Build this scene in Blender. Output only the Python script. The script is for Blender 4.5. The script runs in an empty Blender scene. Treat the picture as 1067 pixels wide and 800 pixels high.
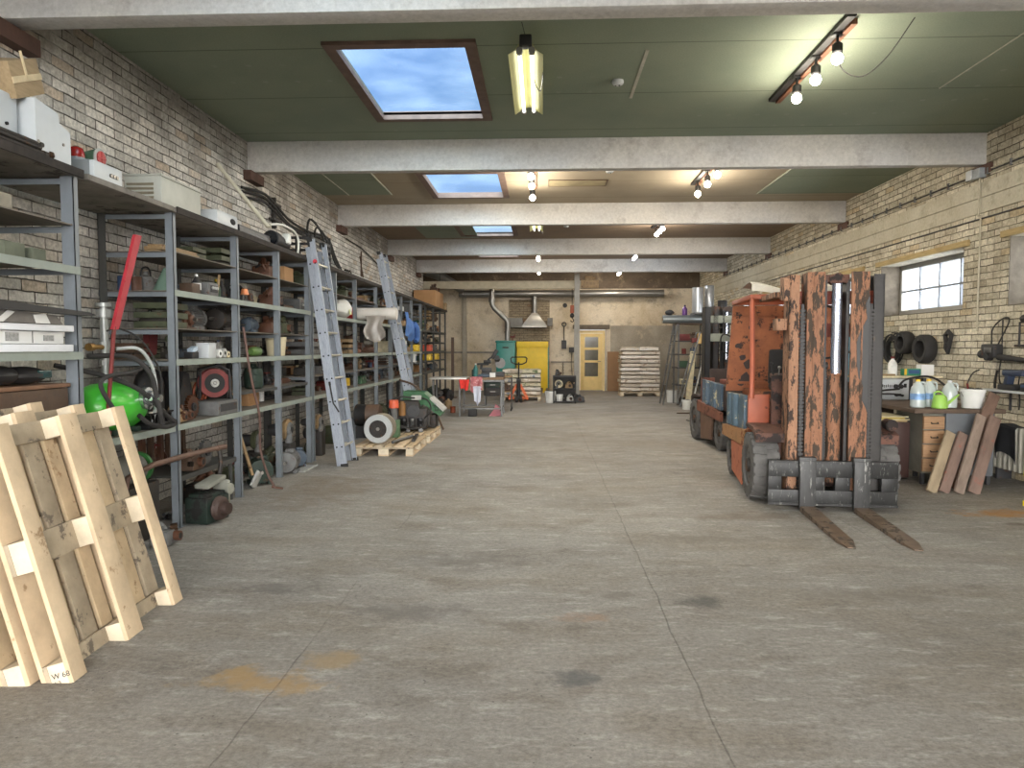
import bpy, bmesh, math, random
from mathutils import Vector, Matrix, Euler
random.seed(7)
COL = bpy.context.scene.collection
PI = math.pi
def lin(c):
    return tuple((v/255/12.92 if v/255 <= 0.04045 else ((v/255+0.055)/1.055)**2.4) for v in c)

# ------------------------------------------------------------------ materials
MATS = {}
def mat(name, rgb, rough=0.6, metal=0.0, var=0.25, scale=6.0, rust=None, rust_amt=0.0, rust_scale=5.0,
        bump=0.0, bump_scale=40.0, spec=0.5, grain=None, streak=False, trans=0.0, sss=0.0, coat=0.0):
    """painted / bare surface: colour with blotchy variation, optional rust or wear patches, optional long grain"""
    if name in MATS: return MATS[name]
    m = bpy.data.materials.new(name); m.use_nodes = True
    nt = m.node_tree; N = nt.nodes; L = nt.links
    b = N['Principled BSDF']
    b.inputs['Roughness'].default_value = rough; b.inputs['Metallic'].default_value = metal
    b.inputs['Specular IOR Level'].default_value = spec
    if coat: b.inputs['Coat Weight'].default_value = coat
    if trans:
        b.inputs['Transmission Weight'].default_value = trans
    tc = N.new('ShaderNodeTexCoord'); oi = N.new('ShaderNodeObjectInfo')
    add = N.new('ShaderNodeVectorMath'); add.operation = 'ADD'
    L.new(tc.outputs['Object'], add.inputs[0])
    sc = N.new('ShaderNodeVectorMath'); sc.operation = 'SCALE'; sc.inputs[0].default_value = (17, 9, 23)
    L.new(oi.outputs['Random'], sc.inputs['Scale']); L.new(sc.outputs[0], add.inputs[1])
    src = add.outputs[0]
    if grain:
        mp = N.new('ShaderNodeMapping'); mp.inputs['Scale'].default_value = grain
        L.new(src, mp.inputs['Vector']); gsrc = mp.outputs[0]
    else: gsrc = src
    n = N.new('ShaderNodeTexNoise'); n.inputs['Scale'].default_value = scale; n.inputs['Detail'].default_value = 5
    n.inputs['Roughness'].default_value = 0.65
    L.new(gsrc, n.inputs['Vector'])
    r = N.new('ShaderNodeMapRange'); r.inputs['From Min'].default_value = 0.3; r.inputs['From Max'].default_value = 0.7
    r.inputs['To Min'].default_value = 1-var; r.inputs['To Max'].default_value = 1+var
    L.new(n.outputs['Fac'], r.inputs['Value'])
    mul = N.new('ShaderNodeVectorMath'); mul.operation = 'SCALE'; mul.inputs[0].default_value = lin(rgb)
    L.new(r.outputs[0], mul.inputs['Scale'])
    out = mul.outputs[0]
    if rust is not None and rust_amt > 0:
        n2 = N.new('ShaderNodeTexNoise'); n2.inputs['Scale'].default_value = rust_scale; n2.inputs['Detail'].default_value = 8
        n2.inputs['Roughness'].default_value = 0.7
        L.new(gsrc if streak else src, n2.inputs['Vector'])
        cr = N.new('ShaderNodeMapRange'); t = 0.72-0.42*rust_amt
        cr.inputs['From Min'].default_value = t; cr.inputs['From Max'].default_value = t+0.05
        L.new(n2.outputs['Fac'], cr.inputs['Value'])
        mx = N.new('ShaderNodeMix'); mx.data_type = 'RGBA'
        L.new(cr.outputs[0], mx.inputs['Factor']); L.new(out, mx.inputs['A']); mx.inputs['B'].default_value = (*lin(rust), 1)
        out = mx.outputs['Result']
        inv = N.new('ShaderNodeMapRange'); inv.inputs['To Min'].default_value = rough; inv.inputs['To Max'].default_value = 0.85
        L.new(cr.outputs[0], inv.inputs['Value']); L.new(inv.outputs[0], b.inputs['Roughness'])
        if metal:
            im = N.new('ShaderNodeMapRange'); im.inputs['To Min'].default_value = metal; im.inputs['To Max'].default_value = 0.0
            L.new(cr.outputs[0], im.inputs['Value']); L.new(im.outputs[0], b.inputs['Metallic'])
    L.new(out, b.inputs['Base Color'])
    if bump:
        n3 = N.new('ShaderNodeTexNoise'); n3.inputs['Scale'].default_value = bump_scale; n3.inputs['Detail'].default_value = 4
        L.new(gsrc, n3.inputs['Vector'])
        bp = N.new('ShaderNodeBump'); bp.inputs['Strength'].default_value = 0.6; bp.inputs['Distance'].default_value = bump
        L.new(n3.outputs['Fac'], bp.inputs['Height']); L.new(bp.outputs[0], b.inputs['Normal'])
    MATS[name] = m
    return m

def emis(name, rgb, strength):
    if name in MATS: return MATS[name]
    m = bpy.data.materials.new(name); m.use_nodes = True
    b = m.node_tree.nodes['Principled BSDF']
    b.inputs['Base Color'].default_value = (*rgb, 1)
    b.inputs['Emission Color'].default_value = (*rgb, 1); b.inputs['Emission Strength'].default_value = strength
    MATS[name] = m; return m

# ------------------------------------------------------------------ mesh builder
class MB:
    def __init__(s): s.b = bmesh.new(); s.M = Matrix.Identity(4)
    def _t(s, vs):
        if s.M != Matrix.Identity(4):
            for v in vs: v.co = s.M @ v.co
    def box(s, cx, cy, cz, sx, sy, sz, m=0, rot=None, bev=0.0, taper=1.0):
        r = bmesh.ops.create_cube(s.b, size=1.0); vs = r['verts']
        for v in vs:
            k = taper if v.co.z > 0 else 1.0
            v.co = Vector((v.co.x*sx*k, v.co.y*sy*k, v.co.z*sz))
        fs = set(f for v in vs for f in v.link_faces)
        for f in fs: f.material_index = m
        if bev > 0:
            es = list(set(e for v in vs for e in v.link_edges))
            rr = bmesh.ops.bevel(s.b, geom=es, offset=min(bev, 0.45*min(sx, sy, sz)), segments=2, affect='EDGES', profile=0.6)
            vs = list(set(v for f in rr['faces'] for v in f.verts) | set(v for v in vs if v.is_valid))
            for f in set(f for v in vs for f in v.link_faces): f.material_index = m
        R = Euler(rot).to_matrix() if rot else Matrix.Identity(3)
        for v in vs: v.co = R @ v.co + Vector((cx, cy, cz))
        s._t(vs); return s
    def b2(s, x0, x1, y0, y1, z0, z1, m=0, bev=0.0):
        return s.box((x0+x1)/2, (y0+y1)/2, (z0+z1)/2, abs(x1-x0), abs(y1-y0), abs(z1-z0), m, None, bev)
    def ring(s, c, u, w, r, n):
        return [s.b.verts.new(c + u*(r*math.cos(2*PI*i/n)) + w*(r*math.sin(2*PI*i/n))) for i in range(n)]
    def _face(s, vs, m):
        try: f = s.b.faces.new(vs); f.material_index = m; return f
        except ValueError: return None
    def tube(s, pts, r, n=8, m=0, cap=True, radii=None):
        pts = [Vector(p) for p in pts]; rings = []; allv = []
        d0 = (pts[1]-pts[0]).normalized()
        u = d0.orthogonal().normalized()
        for i, p in enumerate(pts):
            if i == 0: d = pts[1]-pts[0]
            elif i == len(pts)-1: d = pts[-1]-pts[-2]
            else: d = (pts[i+1]-pts[i]).normalized()+(pts[i]-pts[i-1]).normalized()
            d = d.normalized() if d.length > 1e-9 else d0
            u = (u - d*u.dot(d)); u = u.normalized() if u.length > 1e-6 else d.orthogonal().normalized()
            w = d.cross(u)
            rr = radii[i] if radii else r
            rg = s.ring(p, u, w, rr, n); rings.append(rg); allv += rg
        for a, b in zip(rings, rings[1:]):
            for i in range(n): s._face([a[i], a[(i+1) % n], b[(i+1) % n], b[i]], m)
        if cap: s._face(list(reversed(rings[0])), m); s._face(rings[-1], m)
        s._t(allv); return s
    def cyl(s, p0, p1, r0, r1=None, n=16, m=0, cap=True):
        return s.tube([p0, p1], r0, n, m, cap, radii=[r0, r0 if r1 is None else r1])
    def lathe(s, prof, c=(0, 0, 0), axis='z', n=20, m=0, mf=None, ring=False):
        """prof: (r, h) along the axis"""
        c = Vector(c); ax = {'x': Vector((1, 0, 0)), 'y': Vector((0, 1, 0)), 'z': Vector((0, 0, 1))}[axis]
        u = {'x': Vector((0, 1, 0)), 'y': Vector((0, 0, 1)), 'z': Vector((1, 0, 0))}[axis]; w = ax.cross(u)
        rings = []; allv = []
        for r, h in prof:
            rg = s.ring(c+ax*h, u, w, max(r, 1e-4), n); rings.append(rg); allv += rg
        for k, (a, b) in enumerate(zip(rings, rings[1:])):
            for i in range(n): s._face([a[i], a[(i+1) % n], b[(i+1) % n], b[i]], mf[k] if mf else m)
        if ring:
            a, b = rings[-1], rings[0]
            for i in range(n): s._face([a[i], a[(i+1) % n], b[(i+1) % n], b[i]], m)
        else: s._face(list(reversed(rings[0])), mf[0] if mf else m); s._face(rings[-1], mf[-1] if mf else m)
        s._t(allv); return s
    def torus(s, c, R, r, axis='z', n=24, k=8, m=0):
        c = Vector(c)
        bs = {'x': (Vector((0, 1, 0)), Vector((0, 0, 1))), 'y': (Vector((1, 0, 0)), Vector((0, 0, 1))), 'z': (Vector((1, 0, 0)), Vector((0, 1, 0)))}[axis]
        u, w = bs; ax = u.cross(w); rings = []; allv = []
        for i in range(n):
            a = 2*PI*i/n; d = u*math.cos(a)+w*math.sin(a)
            rg = [s.b.verts.new(c+d*(R+r*math.cos(2*PI*j/k))+ax*(r*math.sin(2*PI*j/k))) for j in range(k)]
            rings.append(rg); allv += rg
        for i in range(n):
            a, b = rings[i], rings[(i+1) % n]
            for j in range(k): s._face([a[j], b[j], b[(j+1) % k], a[(j+1) % k]], m)
        s._t(allv); return s
    def prism(s, poly, axis, a, b, m=0):
        """poly: 2-D outline; axis x -> (y,z), y -> (x,z), z -> (x,y); extruded a..b"""
        def P(q, t):
            return {'x': (t, q[0], q[1]), 'y': (q[0], t, q[1]), 'z': (q[0], q[1], t)}[axis]
        A = [s.b.verts.new(P(q, a)) for q in poly]; B = [s.b.verts.new(P(q, b)) for q in poly]
        n = len(poly)
        for i in range(n): s._face([A[i], A[(i+1) % n], B[(i+1) % n], B[i]], m)
        s._face(list(reversed(A)), m); s._face(B, m)
        s._t(A+B); return s
    def sph(s, c, r, n=14, m=0):
        rx, ry, rz = (r, r, r) if not isinstance(r, tuple) else r
        q = bmesh.ops.create_uvsphere(s.b, u_segments=n, v_segments=max(6, n//2+2), radius=1)
        vs = q['verts']
        for v in vs: v.co = Vector((c[0]+v.co.x*rx, c[1]+v.co.y*ry, c[2]+v.co.z*rz))
        for f in set(f for v in vs for f in v.link_faces): f.material_index = m
        s._t(vs); return s
    def surf(s, fn, nu, nv, m=0, thick=0.0):
        """surface fn(u,v)->xyz over the unit square; thick gives it a back"""
        g = [[s.b.verts.new(fn(i/nu, j/nv)) for j in range(nv+1)] for i in range(nu+1)]
        fs = []
        for i in range(nu):
            for j in range(nv):
                f = s._face([g[i][j], g[i+1][j], g[i+1][j+1], g[i][j+1]], m)
                if f: fs.append(f)
        allv = [v for row in g for v in row]
        s._t(allv)
        if thick:
            s.b.normal_update()
            bmesh.ops.solidify(s.b, geom=fs, thickness=thick)
            for f in s.b.faces:
                pass
        return s
    def jitter(s, a, seed=0):
        rnd = random.Random(seed)
        for v in s.b.verts: v.co += Vector((rnd.uniform(-a, a), rnd.uniform(-a, a), rnd.uniform(-a, a)))
        return s
    def build(s, name, mats, parent=None, loc=None, rot=None, smooth=True, label=None):
        me = bpy.data.meshes.new(name)
        bmesh.ops.recalc_face_normals(s.b, faces=s.b.faces[:])
        s.b.normal_update()
        if smooth:
            for f in s.b.faces: f.smooth = True
            for e in s.b.edges:
                if len(e.link_faces) == 2 and e.calc_face_angle(0) > 0.62: e.smooth = False
        s.b.to_mesh(me); s.b.free()
        for mm in (mats if isinstance(mats, (list, tuple)) else [mats]): me.materials.append(mm)
        o = bpy.data.objects.new(name, me); COL.objects.link(o)
        if parent is not None: o.parent = parent
        if loc: o.location = loc
        if rot: o.rotation_euler = rot
        if label: o['label'] = label
        return o

def root(name, label, cat, loc=(0, 0, 0), rz=0.0, group=None, rot=None):
    o = bpy.data.objects.new(name, None); COL.objects.link(o)
    o.empty_display_size = 0.1
    o.location = loc; o.rotation_euler = rot if rot else (0, 0, rz)
    o['label'] = label; o['category'] = cat
    if group: o['group'] = group
    return o
def tag(o, label, cat, group=None, kind=None):
    o['label'] = label; o['category'] = cat
    if group: o['group'] = group
    if kind: o['kind'] = kind
    return o
def struct(o, label=None):
    o['kind'] = 'structure'
    if label: o['label'] = label
    return o
def copy_tree(src, loc, rz=0.0, label=None, group=None):
    r = src.copy(); COL.objects.link(r); r.location = loc; r.rotation_euler = (0, 0, rz)
    if label: r['label'] = label
    if group: r['group'] = group
    for ch in list(src.children):
        c = ch.copy(); COL.objects.link(c); c.parent = r
        for g in list(ch.children):
            d = g.copy(); COL.objects.link(d); d.parent = c
    return r
def arc(pts, n=8):
    """smooth curve (Catmull-Rom) through the points"""
    P = [Vector(p) for p in pts]; P = [2*P[0]-P[1]]+P+[2*P[-1]-P[-2]]; out = []
    for i in range(1, len(P)-2):
        for k in range(n):
            t = k/n; a, b, c, d = P[i-1], P[i], P[i+1], P[i+2]
            out.append(0.5*((2*b)+(c-a)*t+(2*a-5*b+4*c-d)*t*t+(3*b-a-3*c+d)*t*t*t))
    out.append(P[-2]); return out
SKY_BACK=19.0; LAMP_W=45; TUBE_W=60
# ------------------------------------------------------------------ setting materials
def node_mat(name):
    m = bpy.data.materials.new(name); m.use_nodes = True
    return m, m.node_tree.nodes, m.node_tree.links, m.node_tree.nodes['Principled BSDF']
def noise(N, L, vec, scale, detail=5, rough=0.6, dist=0.0):
    n = N.new('ShaderNodeTexNoise'); n.inputs['Scale'].default_value = scale; n.inputs['Detail'].default_value = detail
    n.inputs['Roughness'].default_value = rough; n.inputs['Distortion'].default_value = dist
    L.new(vec, n.inputs['Vector']); return n.outputs['Fac']
def mrange(N, L, v, a, b, c=0.0, d=1.0, smooth=False):
    r = N.new('ShaderNodeMapRange'); r.inputs['From Min'].default_value = a; r.inputs['From Max'].default_value = b
    r.inputs['To Min'].default_value = c; r.inputs['To Max'].default_value = d
    if smooth: r.interpolation_type = 'SMOOTHSTEP'
    L.new(v, r.inputs['Value']); return r.outputs[0]
def mix(N, L, fac, a, b, mode='MIX'):
    x = N.new('ShaderNodeMix'); x.data_type = 'RGBA'; x.blend_type = mode
    if hasattr(fac, 'links') or not isinstance(fac, (int, float)): L.new(fac, x.inputs['Factor'])
    else: x.inputs['Factor'].default_value = fac
    for k, v in (('A', a), ('B', b)):
        if isinstance(v, tuple): x.inputs[k].default_value = (*v[:3], 1)
        else: L.new(v, x.inputs[k])
    return x.outputs['Result']
def math2(N, L, op, a, b=None):
    x = N.new('ShaderNodeMath'); x.operation = op
    for i, v in enumerate((a, b)):
        if v is None: continue
        if isinstance(v, (int, float)): x.inputs[i].default_value = v
        else: L.new(v, x.inputs[i])
    return x.outputs[0]
def geo_xyz(N, L):
    tc = N.new('ShaderNodeTexCoord'); s = N.new('ShaderNodeSeparateXYZ'); L.new(tc.outputs['Object'], s.inputs[0])
    return tc.outputs['Object'], s.outputs[0], s.outputs[1], s.outputs[2]
def comb(N, L, x, y, z=0.0):
    c = N.new('ShaderNodeCombineXYZ')
    for i, v in enumerate((x, y, z)):
        if isinstance(v, (int, float)): c.inputs[i].default_value = v
        else: L.new(v, c.inputs[i])
    return c.outputs[0]
def scl(N, L, v, s):
    m = N.new('ShaderNodeMapping'); m.inputs['Scale'].default_value = s; L.new(v, m.inputs['Vector']); return m.outputs[0]

def brick_mat(name, horiz, c1, c2, mortar, dirt, dirt_amt=0.5, warm=(150, 105, 75), top_dark=None, row=0.083, length=0.262):
    m, N, L, b = node_mat(name)
    P, X, Y, Z = geo_xyz(N, L)
    # horiz: 'y' for side walls, 'x' for end walls
    H = Y if horiz == 'y' else X
    base = comb(N, L, H, Z)
    wob = N.new('ShaderNodeTexNoise'); wob.inputs['Scale'].default_value = 9; wob.inputs['Detail'].default_value = 3
    L.new(base, wob.inputs['Vector'])
    sub = N.new('ShaderNodeVectorMath'); sub.operation = 'SUBTRACT'; sub.inputs[1].default_value = (0.5, 0.5, 0.5); L.new(wob.outputs['Color'], sub.inputs[0])
    sc = N.new('ShaderNodeVectorMath'); sc.operation = 'SCALE'; sc.inputs['Scale'].default_value = 0.017; L.new(sub.outputs[0], sc.inputs[0])
    ad = N.new('ShaderNodeVectorMath'); ad.operation = 'ADD'; L.new(base, ad.inputs[0]); L.new(sc.outputs[0], ad.inputs[1])
    br = N.new('ShaderNodeTexBrick'); L.new(ad.outputs[0], br.inputs['Vector'])
    br.inputs['Scale'].default_value = 1.0; br.inputs['Brick Width'].default_value = length; br.inputs['Row Height'].default_value = row
    br.inputs['Mortar Size'].default_value = 0.0065; br.inputs['Mortar Smooth'].default_value = 0.35; br.inputs['Bias'].default_value = 0.0
    br.inputs['Color1'].default_value = (0, 0, 0, 1); br.inputs['Color2'].default_value = (1, 1, 1, 1); br.inputs['Mortar'].default_value = (0.5, 0.5, 0.5, 1)
    rnd = N.new('ShaderNodeRGBToBW'); L.new(br.outputs['Color'], rnd.inputs[0])
    col = mix(N, L, rnd.outputs[0], lin(c1), lin(c2))
    # the odd warm brick
    odd = mrange(N, L, rnd.outputs[0], 0.90, 0.93)
    col = mix(N, L, math2(N, L, 'MULTIPLY', odd, 0.55), col, lin(warm))
    n1 = noise(N, L, P, 1.1, 6, 0.65)
    d1 = mrange(N, L, n1, 0.42, 0.68)
    col = mix(N, L, math2(N, L, 'MULTIPLY', d1, dirt_amt), col, lin(dirt))
    n2 = noise(N, L, P, 30, 5, 0.7)
    v = mrange(N, L, n2, 0.3, 0.7, 0.62, 1.3)
    vm = N.new('ShaderNodeVectorMath'); vm.operation = 'SCALE'; L.new(col, vm.inputs[0]); L.new(v, vm.inputs['Scale']); col = vm.outputs[0]
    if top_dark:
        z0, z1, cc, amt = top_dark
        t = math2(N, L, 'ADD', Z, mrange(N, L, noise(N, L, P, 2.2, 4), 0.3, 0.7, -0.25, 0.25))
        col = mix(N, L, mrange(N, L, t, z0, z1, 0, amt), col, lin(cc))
    mfac = mrange(N, L, br.outputs['Fac'], 0.2, 0.8)
    mm = mix(N, L, mrange(N, L, noise(N, L, P, 5, 4), 0.45, 0.6), lin(mortar), tuple(0.5*(a+c) for a, c in zip(lin(mortar), lin(c1))))
    col = mix(N, L, mfac, col, mm)
    L.new(col, b.inputs['Base Color']); b.inputs['Roughness'].default_value = 0.92; b.inputs['Specular IOR Level'].default_value = 0.2
    h = math2(N, L, 'SUBTRACT', mrange(N, L, n2, 0, 1, 0, 0.35), math2(N, L, 'MULTIPLY', mfac, 1.0))
    bp = N.new('ShaderNodeBump'); bp.inputs['Strength'].default_value = 1.0; bp.inputs['Distance'].default_value = 0.022
    L.new(h, bp.inputs['Height']); L.new(bp.outputs[0], b.inputs['Normal'])
    return m

def plaster_mat(name, c1, c2, c3, scale=0.7, bump=0.006, streak=None):
    m, N, L, b = node_mat(name)
    P, X, Y, Z = geo_xyz(N, L)
    a = noise(N, L, P, scale, 7, 0.6, 0.4); c = noise(N, L, P, scale*3.3, 6, 0.7)
    col = mix(N, L, mrange(N, L, a, 0.38, 0.62), lin(c1), lin(c2))
    col = mix(N, L, mrange(N, L, c, 0.55, 0.7, 0, 0.75), col, lin(c3))
    f = noise(N, L, P, 28, 5, 0.7)
    vm = N.new('ShaderNodeVectorMath'); vm.operation = 'SCALE'; L.new(col, vm.inputs[0]); L.new(mrange(N, L, f, 0.3, 0.7, 0.85, 1.12), vm.inputs['Scale'])
    L.new(vm.outputs[0], b.inputs['Base Color']); b.inputs['Roughness'].default_value = 0.9; b.inputs['Specular IOR Level'].default_value = 0.2
    bp = N.new('ShaderNodeBump'); bp.inputs['Strength'].default_value = 0.8; bp.inputs['Distance'].default_value = bump
    L.new(f, bp.inputs['Height']); L.new(bp.outputs[0], b.inputs['Normal'])
    return m

def floor_mat():
    m, N, L, b = node_mat('floor_concrete')
    P, X, Y, Z = geo_xyz(N, L)
    big = noise(N, L, P, 0.45, 7, 0.62, 0.3)
    mid = noise(N, L, scl(N, L, P, (0.8, 1.4, 1)), 1.5, 8, 0.72)
    brush = noise(N, L, scl(N, L, P, (1.0, 3.2, 1)), 3.4, 8, 0.8)
    fine = noise(N, L, scl(N, L, P, (1.0, 1.25, 1)), 30, 9, 0.9)
    col = mix(N, L, mrange(N, L, big, 0.36, 0.66), lin((134, 129, 122)), lin((158, 154, 148)))
    col = mix(N, L, mrange(N, L, mid, 0.48, 0.66, 0, 0.6), col, lin((118, 112, 105)))
    col = mix(N, L, mrange(N, L, brush, 0.52, 0.68, 0, 0.6), col, lin((198, 196, 191)))
    wrm = noise(N, L, scl(N, L, P, (0.7, 1.3, 1)), 0.8, 6, 0.7)
    col = mix(N, L, mrange(N, L, wrm, 0.45, 0.65, 0, 0.4), col, lin((150, 139, 122)))
    blo = noise(N, L, scl(N, L, P, (0.8, 1.6, 1)), 2.6, 7, 0.75)
    col = mix(N, L, mrange(N, L, blo, 0.54, 0.66, 0, 0.45), col, lin((104, 98, 92)))
    v = mrange(N, L, fine, 0.32, 0.68, 0.46, 1.46)
    vm = N.new('ShaderNodeVectorMath'); vm.operation = 'SCALE'; L.new(col, vm.inputs[0]); L.new(v, vm.inputs['Scale']); col = vm.outputs[0]
    # pits
    vo = N.new('ShaderNodeTexVoronoi'); vo.inputs['Scale'].default_value = 26; L.new(P, vo.inputs['Vector'])
    pit = mrange(N, L, vo.outputs['Distance'], 0.10, 0.16, 1, 0)
    pit = math2(N, L, 'MULTIPLY', pit, mrange(N, L, noise(N, L, P, 3.1, 3), 0.55, 0.62))
    col = mix(N, L, math2(N, L, 'MULTIPLY', pit, 0.6), col, lin((60, 55, 50)))
    # stains: x, y, rx, ry, colour, amount
    wn = noise(N, L, P, 5.5, 6, 0.7)
    for x, y, rx, ry, c, amt in [(-1.28, 3.08, 0.30, 0.13, (168, 138, 92), 0.75), (-1.0, 3.3, 0.16, 0.10, (165, 140, 100), 0.6),
                                 (4.3, 6.55, 0.55, 0.16, (172, 122, 62), 0.8), (4.05, 6.15, 0.14, 0.06, (80, 66, 52), 0.6),
                                 (0.92, 4.18, 0.16, 0.10, (84, 82, 80), 0.8), (0.12, 3.15, 0.15, 0.09, (92, 92, 92), 0.8),
                                 (0.48, 4.25, 0.13, 0.08, (104, 98, 90), 0.6), (-0.75, 3.95, 0.35, 0.16, (104, 100, 97), 0.6),
                                 (-0.55, 4.9, 0.6, 0.22, (104, 99, 95), 0.5), (-1.6, 4.3, 0.28, 0.12, (98, 94, 91), 0.6),
                                 (1.9, 4.3, 0.4, 0.14, (118, 112, 104), 0.6), (2.0, 6.35, 0.7, 0.2, (110, 96, 84), 0.5), (0.2, 3.9, 0.2, 0.07, (160, 128, 104), 0.5),
                                 (1.3, 5.6, 0.5, 0.16, (112, 106, 98), 0.5), (0.3, 6.9, 0.6, 0.3, (118, 112, 103), 0.45), (-2.3, 7.3, 0.5, 0.9, (120, 105, 88), 0.5),
                                 (1.0, 11.5, 1.2, 1.1, (128, 122, 112), 0.45)]:
        dx = math2(N, L, 'DIVIDE', math2(N, L, 'SUBTRACT', X, x), rx); dy = math2(N, L, 'DIVIDE', math2(N, L, 'SUBTRACT', Y, y), ry)
        d = math2(N, L, 'ADD', math2(N, L, 'MULTIPLY', dx, dx), math2(N, L, 'MULTIPLY', dy, dy))
        d = math2(N, L, 'ADD', d, mrange(N, L, wn, 0.3, 0.7, -1.3, 1.3))
        col = mix(N, L, mrange(N, L, d, -0.3, 1.5, amt, 0.0, True), col, lin(c))
    # sawn joints along the hall
    wj = mrange(N, L, noise(N, L, P, 1.5, 4), 0.3, 0.7, -0.012, 0.012)
    gro = None
    for x in (0.69, -1.18, 2.6):
        dd = math2(N, L, 'ABSOLUTE', math2(N, L, 'ADD', math2(N, L, 'SUBTRACT', X, x), wj))
        g = mrange(N, L, dd, 0.001, 0.005, 1, 0)
        if x != 0.69: g = math2(N, L, 'MULTIPLY', g, mrange(N, L, noise(N, L, P, 0.9, 3), 0.45, 0.55))
        gro = g if gro is None else math2(N, L, 'MAXIMUM', gro, g)
    col = mix(N, L, math2(N, L, 'MULTIPLY', gro, 0.32), col, lin((70, 64, 58)))
    L.new(col, b.inputs['Base Color'])
    b.inputs['Specular IOR Level'].default_value = 0.35
    L.new(mrange(N, L, mid, 0.3, 0.7, 0.62, 0.82), b.inputs['Roughness'])
    h = math2(N, L, 'SUBTRACT', math2(N, L, 'ADD', fine, math2(N, L, 'MULTIPLY', brush, 0.8)), math2(N, L, 'ADD', math2(N, L, 'MULTIPLY', gro, 0.7), math2(N, L, 'MULTIPLY', pit, 0.8)))
    bp = N.new('ShaderNodeBump'); bp.inputs['Strength'].default_value = 0.9; bp.inputs['Distance'].default_value = 0.006
    L.new(h, bp.inputs['Height']); L.new(bp.outputs[0], b.inputs['Normal'])
    return m

def board_mat(name, c, c2, seam, pitch=1.2, off=0.0):
    """ceiling boards: long seams across the hall, rows of filled screw heads"""
    m, N, L, b = node_mat(name)
    P, X, Y, Z = geo_xyz(N, L)
    a = noise(N, L, P, 1.0, 6, 0.6)
    col = mix(N, L, mrange(N, L, a, 0.35, 0.65), lin(c), lin(c2))
    f = noise(N, L, P, 70, 3, 0.7)
    vm = N.new('ShaderNodeVectorMath'); vm.operation = 'SCALE'; L.new(col, vm.inputs[0]); L.new(mrange(N, L, f, 0.3, 0.7, 0.9, 1.1), vm.inputs['Scale']); col = vm.outputs[0]
    fr = math2(N, L, 'FRACT', math2(N, L, 'DIVIDE', math2(N, L, 'ADD', Y, off), pitch))
    dd = math2(N, L, 'MULTIPLY', math2(N, L, 'ABSOLUTE', math2(N, L, 'SUBTRACT', fr, 0.5)), pitch)
    s = mrange(N, L, dd, 0.004, 0.010, 1, 0)
    col = mix(N, L, math2(N, L, 'MULTIPLY', s, 0.7), col, lin(seam))
    # filled screws
    fx = math2(N, L, 'SUBTRACT', math2(N, L, 'FRACT', math2(N, L, 'DIVIDE', X, 0.32)), 0.5)
    fy = math2(N, L, 'SUBTRACT', math2(N, L, 'FRACT', math2(N, L, 'DIVIDE', Y, 0.4)), 0.5)
    e = math2(N, L, 'ADD', math2(N, L, 'MULTIPLY', math2(N, L, 'MULTIPLY', fx, fx), 0.102), math2(N, L, 'MULTIPLY', math2(N, L, 'MULTIPLY', fy, fy), 0.16))
    q = math2(N, L, 'MULTIPLY', mrange(N, L, e, 0.0004, 0.0010, 1, 0), mrange(N, L, noise(N, L, P, 0.9, 3), 0.5, 0.62, 0, 0.28))
    col = mix(N, L, q, col, lin((170, 170, 160)))
    L.new(col, b.inputs['Base Color']); b.inputs['Roughness'].default_value = 0.85; b.inputs['Specular IOR Level'].default_value = 0.25
    return m

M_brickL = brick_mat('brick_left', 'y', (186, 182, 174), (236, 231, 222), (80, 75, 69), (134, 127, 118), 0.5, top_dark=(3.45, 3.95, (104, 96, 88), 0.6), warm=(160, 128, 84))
M_brickR = brick_mat('brick_right', 'y', (178, 170, 150), (226, 218, 198), (82, 75, 64), (138, 124, 100), 0.55, warm=(172, 144, 96))
M_brickB = brick_mat('brick_niche', 'x', (150, 136, 116), (180, 164, 138), (84, 74, 62), (100, 88, 74), 0.6)
M_floor = floor_mat()
M_green = board_mat('board_green', (128, 138, 122), (138, 146, 128), (66, 70, 60), 1.2, 0.35)
M_tan = board_mat('board_tan', (164, 152, 132), (150, 138, 120), (88, 76, 62), 1.2, 0.1)
M_brown = board_mat('board_brown', (140, 122, 104), (128, 112, 98), (80, 66, 54), 1.2, 0.5)
M_beam = plaster_mat('beam_concrete', (196, 194, 192), (206, 202, 196), (168, 162, 158), 0.9, 0.004)
M_band = plaster_mat('band_concrete', (192, 186, 168), (178, 170, 150), (150, 142, 124), 1.2, 0.004)
M_plaster = plaster_mat('plaster_back', (214, 202, 182), (184, 168, 142), (128, 116, 104), 0.75, 0.012)
M_plaster2 = plaster_mat('plaster_grey', (166, 158, 144), (140, 132, 120), (186, 172, 148), 0.9, 0.012)
M_wood = mat('pine', (206, 180, 138), 0.75, var=0.22, scale=5, grain=(1.5, 14, 14), bump=0.001, bump_scale=20)

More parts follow.
